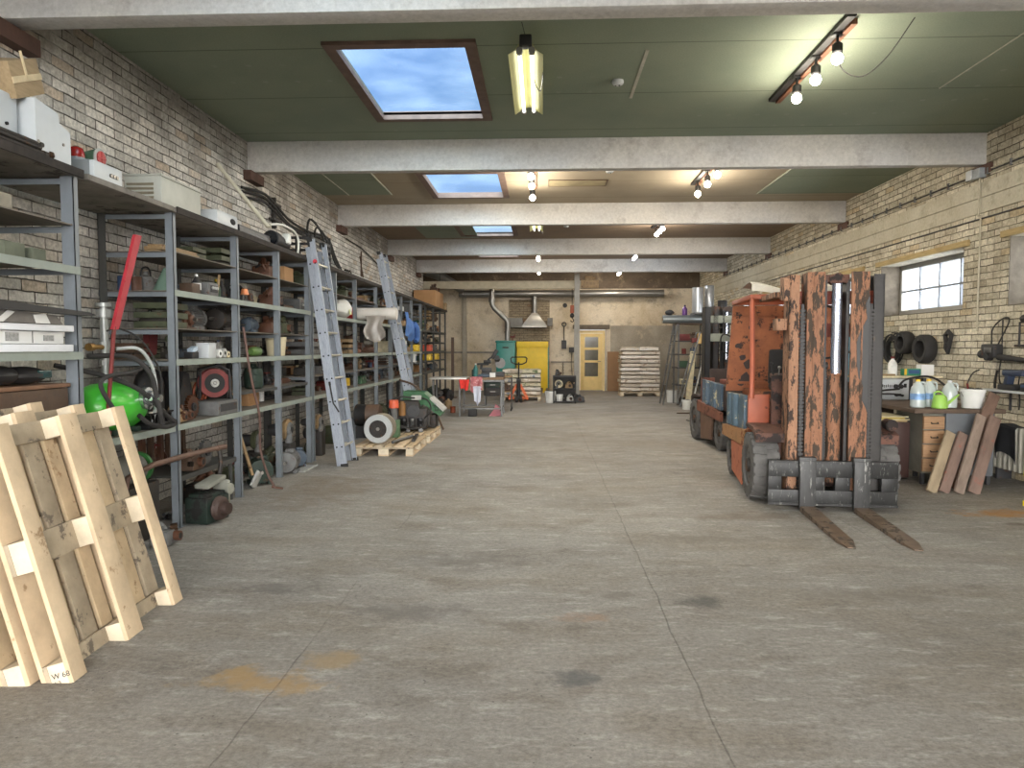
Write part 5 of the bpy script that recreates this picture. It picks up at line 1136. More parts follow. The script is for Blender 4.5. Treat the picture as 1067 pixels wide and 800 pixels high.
# --- specific pieces in the cable reel bay
r = root('machine', 'green gearbox machine with pulley on the floor before the rack post', 'gear motor', (-2.90, 5.98, .002), -.2)
q = MB(); q.box(0, 0, .11, .22, .30, .22, bev=.015).box(0, 0, .23, .18, .25, .04, bev=.01); q.build('housing', mat('machine_green', (34, 46, 40), .5, var=.3, rust=(28, 26, 24), rust_amt=.45), r)
q = MB(); q.lathe([(.09, 0), (.105, .02), (.09, .04), (.10, .05), (.085, .07), (.06, .075), (.05, .12)], (.11, -.02, .12), 'x', 20); q.build('pulley', mat('pulley_dark', (70, 54, 48), .6, .2, var=.3), r)
q = MB(); q.box(.02, .17, .20, .16, .04, .26, bev=.015).box(0, .05, .33, .14, .26, .04, rot=(.2, 0, 0), bev=.015); q.cyl((.10, .17, .25), (.115, .17, .25), .05, n=16); q.build('pale_bracket', mat('bracket_putty', (132, 132, 122), .7, var=.2), r)
r = root('cable_reel', 'cable reel with red rim and black hub on the waist-high shelf', 'cable reel', (-3.17, 6.72, 1.0), -.95); reel(r, 'red', .14, .11)
r = root('crate', 'grey tray under the red cable reel', 'tray', (-3.16, 6.70, .863)); q = MB(); q.box(0, 0, .065, .28, .42, .13, bev=.005); q.build('tray_body', cm('grey'), r); q = MB(); q.box(.145, 0, .07, .008, .34, .07); q.build('front_panel', cm('dark grey'), r)
r = root('cable_coil', 'orange cord hanging right of the cable reel', 'cord', (-3.36, 6.80, .866)); q = MB(); q.torus((0, 0, .2), .10, .012, 'x', 18, 6).torus((.02, .01, .17), .09, .012, 'x', 18, 6).tube(arc([(0, .02, .12), (.02, .05, .05), (.03, .0, .012)], 4), .012, 6); q.build('cord_loops', cm('orange'), r)
r = root('funnel', 'black triangular hopper left of the cable reel', 'hopper', (-3.36, 6.36, .863)); q = MB(); q.prism([(-.19, 0), (.19, 0), (.06, .40), (-.03, .42)], 'x', -.10, .10); q.build('hopper_body', cm('black'), r)
for i, (y, a) in enumerate(((6.52, .16), (6.58, .24))):
    r = root('stick', ['brown stick leaning behind the cable reel, left one', 'brown stick leaning behind the cable reel, right one'][i], 'stick', (-3.40, y, .863)); q = MB(); q.box(0, 0, .25, .03, .03, .5, rot=(a, 0, 0)); q.build('stick_body', cm('brown'), r)
place('casting', 'rusty', .17, -3.12, 5.98, .862, 'on the waist-high shelf beside the black hopper')
place('sprocket', 'rusty', .26, -3.12, 6.18, .862, 'beside the grey tray')
place('casting', 'tan', .15, -3.1, 5.86, .862, 'tucked against the post of the cable reel bay')
r = root('junction_box', 'white plastic box on the chest-high shelf of the cable reel bay', 'box', (-3.10, 6.44, 1.402)); q = MB(); q.box(0, 0, .065, .12, .15, .13, bev=.008); q.build('box_body', M_cab, r); q = MB(); q.box(0, 0, .135, .13, .16, .012, bev=.003); q.build('lid', M_cab, r)
r = root('spray_gun', 'blue and white tool lying left of the white plastic box', 'tool', (-3.12, 6.20, 1.402)); q = MB(); q.box(0, 0, .03, .08, .12, .06, bev=.01); q.build('case', cm('black'), r); q = MB(); q.box(0, .02, .08, .06, .09, .04, rot=(.3, 0, 0), bev=.008); q.build('pale_top', mat('tool_pale', (186, 204, 220), .4), r)
for i, (y, h, c) in enumerate(((6.62, .09, 'white'), (6.72, .10, 'pale grey'), (6.80, .07, 'cream'))):
    r = root('roll', ['white roll right of the white plastic box', 'pale grey roll between two other small rolls', 'cream roll nearest the post on the chest-high shelf'][i], 'roll', (-3.10, y, 1.402)); q = MB(); q.cyl((-.05, 0, h*.45), (.05, 0, h*.45), h*.45, n=16); q.build('roll_body', cm(c), r); q = MB(); q.cyl((.05, 0, h*.45), (.052, 0, h*.45), h*.18, n=12); q.build('bore', M_hole, r)
r = root('bag', 'dark red cloth bag hanging at the back of the cable reel bay', 'bag', (-3.45, 6.12, 1.42)); q = MB(); q.prism([(-.05, 0), (.05, .02), (.09, .26), (.03, .34), (-.06, .28)], 'x', -.03, .03); q.build('bag_body', mat('cloth_darkred', (92, 34, 34), .9, var=.2), r); q = MB(); q.tube(arc([(0, -.02, .3), (0, .01, .46), (0, .05, .3)], 4), .008, 6); q.build('strap', cm('black'), r)
place('drill', 'olive', .22, -3.2, 6.0, 1.402, 'left of the red cloth bag', rz=.4)
r = root('cap', 'pale green conical cap on the head-high shelf by the post', 'cone', (-3.20, 5.93, 1.972)); q = MB(); q.cyl((0, 0, .0), (0, 0, .20), .10, .01, 18); q.build('cone_body', mat('cone_green', (98, 122, 108), .6, var=.15), r)
r = root('bottle', 'black bottle with white label on the head-high shelf', 'bottle', (-3.14, 6.36, 1.972)); bottle(r, 'black', .04, .19, 'white'); q = MB(); q.lathe([(.041, .05), (.0412, .11)], (0, 0, 0), 'z', 16); q.build('label_band', M_paper, r)
r = root('disc', 'tan round disc leaning by the post on the head-high shelf', 'disc', (-3.14, 6.76, 1.974)); q = MB(); q.cyl((-.0, 0, .115), (.02, .01, .112), .115, n=28); q.build('disc_body', cm('tan'), r)
place('case', 'grey', .22, -3.16, 6.56, 1.972, 'on the head-high shelf beside the tan disc')
place('carton', 'brown', .13, -3.12, 6.2, 1.972, 'on the head-high shelf by the black bottle')
for i, (y, l) in enumerate(((6.0, .3), (6.14, .42), (6.3, .34), (6.44, .4), (6.58, .3), (6.70, .38))):
    r = root('stake', ['first', 'second', 'third', 'fourth', 'fifth', 'sixth'][i]+' brown stake from the left hanging under the waist-high shelf', 'stake', (-3.48, y, .80-l), group=None); q = MB(); q.prism([(-.02, l), (.02, l), (.028, .06), (0, 0), (-.03, .05)], 'x', -.02, .02); q.build('stake_body', cm('brown' if i % 2 else 'rusty'), r); q = MB(); q.cyl((0, 0, l-.01), (0, 0, l+.008), .006, n=6); q.build('hook', M_shaft, r)
place('sprocket', 'grey', .28, -3.12, 6.42, .415, 'on the low dark shelf under the reel')
place('rods', 'dark grey', .28, -3.25, 6.35, .0, 'on the floor of the cable reel bay')
place('casting', 'brown', .22, -3.12, 6.10, .415, 'on the low dark shelf beside the sprocket')
place('gearbox', 'oily', .3, -3.3, 6.62, .0, 'on the floor of the cable reel bay')
r = root('bottle', 'green rounded bottle lying on the chest-high shelf behind the rusty pole', 'bottle', (-3.12, 7.62, 1.402)); q = MB(); q.lathe([(.03, -.13), (.05, -.1), (.052, .06), (.03, .1), (.018, .12), (.018, .14)], (0, 0, .054), 'y', 16); q.build('bottle_body', mat('bottle_green', (88, 116, 60), .4), r)
r = root('canister', 'dark green canister with bail handle behind the rusty pole', 'canister', (-3.15, 7.62, 1.052)); canister(r, 'dark green', .10, .24)
r = root('basket', 'pale basin on the chest-high shelf left of the near ladder', 'basin', (-3.13, 8.24, 1.402)); pail(r, 'cream', .12, .22, None, False)
r = root('lamp', 'orange cap on a wire stand on the head-high shelf', 'lamp', (-3.12, 7.36, 1.972)); q = MB(); q.tube([(0, -.05, 0), (0, -.04, .09), (0, .04, .09), (0, .05, 0)], .005, 6); q.build('wire_stand', M_shaft, r); q = MB(); q.cyl((0, 0, .08), (0, 0, .14), .045, .03, 14); q.build('orange_cap', mat('cap_orange', (214, 132, 84), .5), r)
r = root('rusty_pole', 'long bent rusty pole leaning against the rack front', 'pole', (-2.82, 7.33, .004)); q = MB(); q.tube(arc([(-.155, -.36, 1.70), (-.12, -.28, 1.2), (-.09, -.16, .80), (-.11, -.10, .45), (-.06, -.05, .18), (0, 0, .014)], 6), .013, 8); q.build('pole_shaft', mat('pole_rust', (98, 74, 66), .6, .2, var=.25), r); q = MB(); q.box(.02, .01, .015, .12, .025, .02, rot=(0, .2, .3)); q.build('pole_foot', cm('rusty'), r)
r = root('shovel', 'wooden handle with pale blade standing behind the rusty pole', 'shovel', (-3.08, 7.30, .004)); q = MB(); q.cyl((0, .08, .14), (-.13, -.05, .78), .018, n=10); q.build('wooden_shaft', cm('tan'), r); q = MB(); q.box(.02, .12, .08, .03, .16, .18, rot=(-.5, .3, 0), bev=.01); q.build('pale_blade', cm('pale grey'), r)
for lab, x, y, c, L_, rr, rz in (('large dark green ribbed motor on the floor by the pole foot', -3.12, 7.66, 'dark green', .34, .135, .5), ('grey ribbed motor on the floor right of the post', -3.04, 8.34, 'grey', .32, .125, .15), ('small teal motor on the floor before the near ladder', -3.08, 8.78, 'dull blue', .28, .105, .4)):
    r = root('electric_motor', lab, 'electric motor', (x, y, .003), rz); motor(r, c, L_, rr)
for lab, x, y, z, c, s, bl in (('tan pump with grey volute on a block left of the near ladder', -3.16, 8.62, .33, 'tan', .30, .33), ('small tan pump flange behind the near ladder', -3.12, 9.72, .34, 'tan', .24, .34), ('olive flanged pump on the floor, back row left of the near ladder', -3.42, 8.3, .26, 'olive', .26, .26)):
    r = root('pump', lab, 'pump', (x, y, z-.325 if False else .003)); 
    for ch in [0]:
        pass
    pump(r, c, s)
    for ch in list(r.children): ch.location.z = z
    q = MB(); q.box(-.02, 0, z/2, .2, .16, z, bev=.01); q.build('stand_block', cm('oily'), r)
r = root('tray', 'pale metal drip tray under the motors at the rack front', 'tray', (-2.93, 8.60, .0)); q = MB(); q.box(0, 0, .006, .16, .5, .008).box(.08, 0, .012, .006, .5, .02); q.build('tray_body', cm('pale grey'), r)
# --- general stock
bays = [(5.78, 6.88, B2), (6.98, 7.98, B3), (8.08, 9.04, B4), (9.28, 10.26, B5), (10.36, 11.38, B6), (11.48, 12.83, B7), (12.93, 14.0, B8), (14.23, 15.16, B9), (15.26, 16.36, B10), (16.46, 17.56, B11), (18.42, 19.64, B13), (19.76, 20.9, B14), (21.02, 22.06, B15)]
small = ['tin', 'casting', 'valve', 'bottle', 'carton', 'case', 'toolbox', 'crate', 'planks', 'rods', 'disc', 'casting']
flat = ['rods', 'planks', 'planks', 'carton', 'coil', 'casting', 'crate']
heavy = ['motor', 'gearbox', 'pump', 'casting', 'sprocket', 'motor', 'valve', 'motor']
for i, (y0, y1, b_) in enumerate(bays):
    sd = 100+i*10
    first = 5.72 < y0 < 9.1
    fill(y0, y1, 2.29, .27, W_(TOP, b_), sd, flat+['carton', 'casting', 'crate'], smax=.32)
    if 0 < i < 10:
        fill(y0, y1, 1.12 if i > 2 else 1.05, .24, 'at the back, '+W_(ELB, b_)[3:], sd+8, ['casting', 'carton', 'toolbox', 'case', 'gearbox'], smax=.17, xr=(-3.56, -3.52))
        fill(y0, y1, 1.95 if i > 2 else 1.97, .27, 'at the back, '+W_(HED, b_)[3:], sd+9, ['casting', 'carton', 'toolbox', 'tin', 'canister'], smax=.2, xr=(-3.56, -3.52))
    if 3 <= i < 10: fill(y0, y1, 1.40, .40, 'at the back, '+W_(CHE, b_)[3:], sd+50, ['casting', 'carton', 'toolbox', 'case', 'canister'], smax=.22, xr=(-3.56, -3.52))
    av = [(5.8, 6.9)] if i == 0 else []
    if i == 0: pass
    elif i == 1: fill(y0, y1, 1.97, .25, W_(HED, b_), sd+1, small+['casting'], smax=.32, avoid=[(7.3, 7.42)])
    else: fill(y0, y1, 1.97 if first else 1.95, .27, W_(HED, b_), sd+1, small+['casting', 'casting'], smax=.34, avoid=[(11.4, 12.1)] if i == 5 else [(10.7, 11.4)] if i == 4 else [])
    if i == 1: fill(y0, y1, 1.66, .24, W_(CHN, b_), sd+2, heavy+['casting', 'crate'], smax=.32)
    elif i == 2: fill(y0, y1, 1.66, .24, W_(CHN, b_), sd+2, heavy+['casting', 'crate'], smax=.32)
    if i >= 10: fill(y0, y1, 1.66, .24, W_(CHN, b_), sd+2, small, smax=.24)
    if i == 1: fill(y0, y1, 1.40, .2, W_(CHE, b_), sd+3, small, smax=.22, avoid=[(7.45, 7.8)])
    elif i == 2: fill(y0, y1, 1.40, .2, W_(CHE, b_), sd+3, small, smax=.22, avoid=[(8.1, 8.4)])
    elif i >= 3: fill(y0, y1, 1.40, .50 if i < 10 else .22, W_(CHE, b_), sd+3, small+['casting', 'crate'], smax=.38)
    if i == 0:
        fill(y0, y1, 1.66, .27, W_(CHN, b_), sd+2, ['casting', 'crate', 'gearbox', 'toolbox', 'motor', 'planks'], smax=.32)
        fill(y0, y1, 1.97, .27, 'at the back, '+W_(HED, b_)[3:], sd+9, ['casting', 'toolbox', 'tin', 'canister'], smax=.24, xr=(-3.56, -3.5))
        fill(y0, y1, 1.40, .22, 'at the back, '+W_(CHE, b_)[3:], sd+51, ['casting', 'toolbox', 'case', 'crate'], smax=.22, xr=(-3.56, -3.5))
        fill(6.1, 6.5, .415, .36, 'at the back of the low dark shelf', sd+52, heavy, smax=.3, xr=(-3.56, -3.5))
    elif i == 1: fill(y0, y1, .86, .2, W_(WAI, b_), sd+4, heavy+small, smax=.24)
    elif i == 2: fill(y0, y1, .86, .24, W_(WAI, b_), sd+4, heavy+small, smax=.24)
    else: fill(y0, y1, .86, .22, W_(WAI, b_), sd+4, heavy+small, smax=.24)
    if i >= 1: fill(y0, y1, 1.12 if 3 <= i < 7 else (1.15 if i >= 7 else 1.05), .22, W_(ELB, b_), sd+5, small, smax=.22, avoid=[(7.45, 7.8)] if i == 1 else [])
    if i >= 3: fill(y0, y1, 0.0, .5, W_(FLR, b_), sd+6, heavy+['canister', 'crate'], smax=.40, avoid=[(9.5, 9.9)] if i == 3 else [])
    if 1 <= i <= 2: fill(y0, y1, 0.0, .45, 'against the wall under '+b_, sd+7, heavy, smax=.3, xr=(-3.56, -3.5))
    if i == 2: fill(y0, y1, 0.0, .25, W_(FLR, b_)+', back', sd+6, ['casting', 'valve'], smax=.2, xr=(-3.52, -3.46)) if False else None
fill(3.5, 4.42, 2.022, .24, 'at the back of the nearest rack, head-high', 901, ['casting', 'toolbox', 'crate', 'gearbox'], smax=.22, xr=(-3.58, -3.52))
fill(3.5, 4.42, 2.29, .28, 'at the back of the nearest rack, topmost board', 902, ['casting', 'planks', 'crate'], smax=.24, xr=(-3.58, -3.52))
fill(4.72, 5.3, .862, .4, 'at the back of the gas tank shelf', 903, ['casting', 'canister', 'toolbox'], smax=.26, xr=(-3.6, -3.56))
# elbow boards for the rack with the reel
r = root('shelf', 'extra elbow-high shelf board behind the rusty pole and the motors', 'shelf'); q = MB(); q.b2(XB+.012, XF-.03, 6.99, 9.08, 1.042, 1.05); q.build('shelf_board', M_board, r); q = MB(); q.b2(XF-.035, XF-.03, 6.99, 9.08, 1.02, 1.05); q.build('edge', M_postd, r)
# --- gear hung or resting at the aisle side
r = root('wrapped_roll', 'long roll wrapped in white plastic sticking out of the rack', 'roll', (-3.55, 11.78, 1.960)); q = MB(); q.lathe([(.085, 0), (.10, .01), (.102, .5), (.098, .9), (.10, 1.12), (.094, 1.13)], (0, 0, .102), 'x', 26); q.build('roll_core', mat('wrap_white', (206, 200, 192), .35, var=.08, bump=.004, bump_scale=14), r)
q = MB(); q.lathe([(.100, .30), (.107, .30), (.107, .44), (.100, .44)], (0, 0, .102), 'x', 26, ring=True); q.build('red_tape', mat('tape_red', (214, 52, 54), .4), r)
def sh(u, v):
    x = .62+.32*u+.03*math.sin(7*v+2*u); z = .06-.44*v*(1-.35*abs(u-.45)); y = -.105+.02*math.sin(11*u)*v-.02*v
    return (x, y, z)
q = MB(); q.surf(sh, 16, 12, thick=.004); q.build('hanging_sheet', mat('plastic_sheet', (150, 142, 134), .3, var=.15), r)
r = root('bag', 'white plastic sack bulging out left of the red-taped roll', 'sack', (-3.14, 10.98, 1.952)); q = MB(); q.sph((0, 0, .15), (.16, .24, .15), 18); 
for v in q.b.verts: v.co += Vector((.012*math.sin(v.co.y*40), .01*math.sin(v.co.z*50), .012*math.sin(v.co.y*33+v.co.x*20) if v.co.z > .02 else 0))
q.build('sack_body', mat('sack_white', (212, 212, 206), .4, var=.08), r); q = MB(); q.box(.15, .02, .10, .01, .12, .08, bev=.004); q.build('printed_patch', mat('print_yellowgreen', (200, 204, 150), .5, var=.3, scale=30), r)
r = root('carton', 'small cardboard box above the end of the wrapped roll', 'carton', (-3.09, 14.32, 1.952+.0)); 
for ch in [0]: pass
carton(r, M_card, .24, .26, .40)
for lab, y in (('pale wood block poking out on the head-high shelf by the roll end', 14.7),):
    r = root('wood_block', lab, 'wood block', (-3.02, y, 1.952)); q = MB(); q.box(0, 0, .05, .34, .14, .10, bev=.004); q.build('block', cm('tan'), r)
r = root('jacket', 'blue work jacket hanging on the front of the rack', 'jacket', (-2.985, 15.9, 1.76))
def jk(u, v):
    y = -.70+1.45*u; w = math.sin(PI*u); z = .40*(1-v)*(1-.25*u) + .02*math.sin(9*u) - .10*v*w + (.10 if u < .15 else 0)*(1-v)
    x = .03+.05*math.sin(6*u+2*v)*.5+.09*w*math.sin(PI*min(1, v*1.1))+.015*math.sin(17*u+5*v)
    return (x, y, z)
q = MB(); q.surf(jk, 26, 14, thick=.008); q.build('jacket_body', mat('jacket_blue', (84, 122, 184), .85, var=.2, scale=7), r)
q = MB(); q.tube(arc([(.08, .1, .30), (.15, .15, .15), (.14, .2, -.05), (.11, .15, -.12)], 5), .06, 8); q.build('sleeve', mat('jacket_blue2', (76, 112, 172), .85, var=.2), r)
q = MB(); q.box(.02, -.5, .37, .07, .03, .02).box(.02, .5, .30, .07, .03, .02); q.build('hook', M_shaft, r)
# ladders
M_alu = mat('aluminium', (156, 162, 172), .4, .35, var=.18, scale=14, rust=(120, 124, 132), rust_amt=.3, rust_scale=16, grain=(6, 6, .8), streak=True)
M_rung = mat('ladder_rung', (196, 190, 172), .35, .6, var=.08)
def ladder(label, x0, y, x1, z1, length, sections=2, w=.48, sticker=False):
    a = math.atan2(x0-x1, z1); R = root('ladder', label, 'ladder', (x0, y, .012)); R.rotation_euler = (0, -a, 0)
    for s in range(sections):
        xo = -.072*s; z0 = .0+.0*s; L = length*(1-.03*s); ww = w-.05*s
        for sd in (-1, 1):
            q = MB(); yy = sd*ww/2; q.b2(xo-.032, xo+.032, yy-.004, yy+.004, z0, L).b2(xo+.024, xo+.032, yy-sd*.0, yy-sd*.022, z0, L).b2(xo-.032, xo-.024, yy, yy-sd*.022, z0, L)
            k = 0; zz = .24
            while zz < L-.05: q.cyl((xo, yy+sd*.004, zz), (xo, yy+sd*.009, zz), .011, n=8, m=1).cyl((xo, yy, zz), (xo, yy+sd*.0095, zz), .005, n=6, m=1); zz += .29
            q.build('stile', [M_alu, M_hole], R)
        zz = .24
        while zz < L-.05:
            q = MB(); q.cyl((xo, -ww/2+.005, zz), (xo, ww/2-.005, zz), .014, n=10); q.build('rung', M_rung, R); zz += .29
    for sd in (-1, 1):
        q = MB(); q.box(0, sd*w/2, -.0, .09, .04, .05, bev=.006); q.build('rubber_foot', M_rubber_d, R)
        q = MB(); q.box(-.03, sd*w/2, length+.0, .07, .035, .06, bev=.006); q.build('end_cap', M_rubber_d, R)
    if sticker:
        q = MB(); q.cyl((0, -w/2-.005, length-.28), (0, -w/2-.007, length-.28), .028, n=18); q.build('round_sticker', mat('sticker_red', (186, 50, 62), .5), R)
        q = MB(); q.box(-.03, -w/2-.03, 1.05, .02, .03, .05, bev=.004).tube([(-.03, -w/2-.03, 1.03), (-.02, -w/2-.03, .8), (.03, -w/2-.01, .68)], .01, 6); q.build('locking_hook', M_rubber_d, R)
    return R
ladder('near aluminium extension ladder leaning on the rack, with a round red sticker', -2.49, 9.05, -2.86, 2.78, 2.86, 2, .5, True)
ladder('far aluminium ladder leaning on the rack behind the wrapped roll', -2.30, 13.15, -2.95, 3.2, 3.28, 2, .42)
# --- pallets with machines on the floor past the near ladder
def floor_pallet(label, x0, y0, Wd, L, mm=None):
    R = pallet(label, W=Wd, L=L, ndeck=6)
    R.matrix_world = Matrix.Translation((x0, y0, .001)) @ Matrix(((0, -1, 0, 0), (0, 0, 1, 0), (-1, 0, 0, 0), (0, 0, 0, 1))) if False else Matrix.Translation((x0, y0, .001)) @ Matrix(((0, 1, 0, 0), (0, 0, 1, 0), (-1, 0, 0, 0), (0, 0, 0, 1)))
    return R
floor_pallet('pale wooden pallet flat on the floor under the fan motor', -2.60, 9.66, .82, 1.18)
floor_pallet('darker pallet flat on the floor under the black engine', -2.62, 11.02, .86, 1.2)
ZP = .148
r = root('fan_motor', 'motor between two big pale grey rings standing on the pale pallet', 'blower', (-2.31, 10.02, ZP)); q = MB()
q.lathe([(.125, -.17), (.195, -.17), (.205, -.155), (.205, -.135), (.195, -.12), (.13, -.125)], (0, 0, .206), 'y', 36, ring=True); q.build('front_ring', mat('ring_pale', (168, 170, 170), .5, var=.1), r)
q = MB(); q.lathe([(.13, .12), (.19, .12), (.2, .135), (.2, .155), (.19, .17), (.13, .165)], (0, 0, .206), 'y', 36, ring=True); q.build('rear_ring', mat('ring_tan', (132, 122, 104), .6, var=.2), r)
q = MB(); q.cyl((0, -.15, .206), (0, .15, .206), .128, n=30).cyl((0, -.158, .206), (0, -.15, .206), .05, n=18)
for k in range(9): a = 2*PI*k/9; q.box(math.cos(a)*.08, -.155, .206+math.sin(a)*.08, .07, .012, .01, rot=(0, -a, 0))
for rr in (.11, .085, .065): q.torus((0, -.16, .206), rr, .003, 'y', 26, 5)
q.build('motor_drum', cm('oily'), r); q = MB(); q.cyl((0, -.175, .206), (0, -.15, .206), .024, n=14); q.build('shaft', M_shaft, r)
r = root('barrel', 'brown and black drum lying at the back of the pale pallet', 'drum', (-2.62, 10.55, ZP)); q = MB(); q.lathe([(.15, -.18), (.16, -.17), (.16, -.02), (.165, -.01), (.16, 0), (.16, .17), (.15, .19)], (0, 0, .34), 'x', 26, mf=[0]*3+[1]*3).box(-.06, 0, .09, .2, .22, .18); q.build('drum_shell', [cm('black'), cm('brown')], r)
r = root('feeder', 'small machine with orange cap and green base on the pale pallet', 'machine', (-2.24, 10.62, ZP)); q = MB(); q.box(0, 0, .13, .16, .16, .26, bev=.01); q.build('green_base', mat('base_green', (86, 116, 84), .6, var=.2), r); q = MB(); q.cyl((0, 0, .26), (0, 0, .44), .05, n=14); q.build('neck', cm('grey'), r); q = MB(); q.cyl((0, 0, .44), (0, 0, .56), .075, .07, 16); q.build('orange_cap', mat('cap_orange2', (206, 92, 60), .5), r)
r = root('pipe', 'grey steel tube lying on the pale pallet', 'pipe', (-2.02, 10.1, ZP)); q = MB(); q.cyl((-.08, -.25, .022), (.08, .45, .022), .022, n=12); q.build('tube', cm('grey', True), r)
r = root('pipe', 'dark flat bar lying across the right edge of the pale pallet', 'bar', (-1.88, 10.4, ZP)); q = MB(); q.box(0, 0, .018, .05, .7, .035, rot=(0, 0, .1), bev=.003); q.build('bar', cm('oily'), r)
r = root('engine', 'black engine with hoses and a brown filter on the darker pallet', 'engine', (-2.16, 11.42, ZP), .1)
q = MB(); q.box(0, .1, .20, .60, .44, .34, bev=.03).box(-.05, .08, .42, .46, .34, .14, bev=.03, taper=.85).box(.30, .12, .2, .08, .36, .26, bev=.02); q.build('engine_block', cm('oily'), r)
for k in range(4):
    q = MB(); q.lathe([(.05, 0), (.055, .02), (.04, .03), (.055, .05), (.04, .06), (.055, .08), (.045, .12)], (-.2+k*.13, -.16, .10), 'z', 14); q.build('cylinder_barrel', cm('dark grey', True) if k % 2 else cm('grey', True), r)
q = MB(); q.cyl((-.1, -.12, .26), (-.1, -.12, .46), .055, n=16).cyl((-.1, -.12, .46), (-.1, -.12, .49), .035, n=12); q.build('brown_filter', mat('filter_brown', (142, 102, 58), .5, var=.15), r)
q = MB(); q.cyl((.08, -.16, .33), (.08, -.10, .33), .10, n=22).cyl((.08, -.18, .33), (.08, -.16, .33), .04, n=12); q.build('flywheel', cm('dark grey'), r)
q = MB(); q.tube(arc([(-.28, -.1, .3), (-.32, -.22, .45), (-.15, -.2, .56), (.1, -.1, .54)], 5), .014, 7).tube(arc([(.25, -.1, .2), (.36, -.2, .35), (.3, -.05, .5), (.1, 0, .55)], 5), .012, 7).tube(arc([(-.3, -.2, .05), (-.15, -.3, .12), (.05, -.26, .06), (.3, -.24, .1)], 5), .018, 7); q.build('hose', M_rubber_d, r)
q = MB(); q.box(.12, .0, .54, .16, .12, .07, bev=.008); q.build('white_cover', cm('pale grey'), r)
for k, (x, y) in enumerate(((-.25, -.2), (.0, -.22), (.2, -.2), (-.25, .3), (.2, .3))):
    q = MB(); q.box(x, y, .03, .07, .07, .06, bev=.006).cyl((x, y, .06), (x, y, .12), .018, n=8); q.build('mount', cm('grey', True), r)
for lab, x, y, z, c, w_, ang in (('dark green tilted sheet hood behind the black engine', -1.98, 11.98, .148, 'green', .5, -.75), ):
    r = root('sheet_hood', lab, 'hood', (x, y, z)); q = MB(); q.prism([(-.38, .30), (.0, .40), (.27, .20), (.33, .30), (.0, .60), (-.34, .62)], 'y', -.2, .2); q.build('hood_body', mat('hood_green', (44, 96, 56), .45, var=.2, rust=(30, 40, 34), rust_amt=.3), r); q = MB(); q.prism([(.34, .31), (.325, .28), (.1, .49), (.11, .52)], 'y', -.21, .21); q.build('pale_edge', cm('pale grey'), r)
    q = MB(); q.box(-.15, 0, .16, .36, .34, .32, bev=.02).box(.12, -.05, .12, .16, .3, .22, bev=.02); q.build('support_block', cm('oily'), r)
r = root('machine_part', 'black oily casting lying left behind the engine on the darker pallet', 'machine part', (-2.42, 11.95, .15), -1.2); casting(r, 'black', .3, 11)
r = root('board', 'bent thin brown board standing behind the green hood', 'board', (-2.28, 12.7, .0)); q = MB(); q.tube(arc([(.5, 0, .02), (.3, 0, .45), (.0, 0, .80), (-.3, 0, .92)], 6), .02, 6); q.build('board_body', cm('brown'), r)
r = root('electric_motor', 'dark cylinder motor on the floor at the dark rack front', 'electric motor', (-2.72, 19.9, .003), .9); motor(r, 'black', .42, .15)
r = root('machine_part', 'dark machine lying left of the cylinder motor at the dark rack', 'machine', (-2.80, 18.6, .003), .2); casting(r, 'oily', .44, 5)
for i, (lab, y, c, knd, s) in enumerate((('white canister with blue label on the waist-high shelf of the jacket rack', 16.9, 'white', 'b', .0), )):
    r = root('canister', lab, 'canister', (-3.1, y, 1.152)); q = MB(); q.box(0, 0, .10, .16, .24, .22, bev=.02); q.build('canister_body', cm('white'), r) ; q = MB(); q.box(.082, .02, .09, .003, .14, .12); q.build('blue_label', cm('blue'), r)
for k_, c, y, s in (('case', 'cream', 0, 0),): pass
M_yb = mat('case_yellow', (214, 180, 44), .45, var=.1)
for i, (y, z, c) in enumerate(((19.0, 1.152, 'y'), (20.2, 1.152, 'y'), (18.9, 1.402, 'o'), (21.3, 1.152, 'y'))):
    pass
for i, (lab, y, z, mm_, l) in enumerate((('yellow tool case on the elbow-high board of the dark rack, nearest bay', 19.25, 1.152, M_yb, .42), ('yellow tool case on the elbow-high board of the dark rack, middle bay', 20.5, 1.152, M_yb, .5), ('orange tool case on the chest-high shelf of the dark rack', 19.3, 1.402, mat('case_orange', (206, 84, 56), .45), .4), ('yellow tool case on the chest-high shelf left of the orange one', 17.3, 1.402, M_yb, .3))):
    r = root('tool_case', lab, 'tool case', (-2.995-.13, y, z)); q = MB(); q.box(0, 0, .085, .22, l, .17, bev=.02); q.build('case_body', mm_, r); q = MB(); q.tube([(.11, -.06, .12), (.135, -.06, .12), (.135, .06, .12), (.11, .06, .12)], .008, 6); q.build('handle', cm('black'), r)
r = root('sack', 'blue and white sack on the chest-high shelf under the jacket', 'sack', (-3.10, 15.6, 1.402)); q = MB(); q.sph((0, 0, .09), (.11, .2, .09), 12, 0); q.box(.06, 0, .19, .08, .14, .12, bev=.02, m=1); q.build('sack_body', [mat('sack_blue', (120, 150, 190), .6, var=.3), M_paper], r)
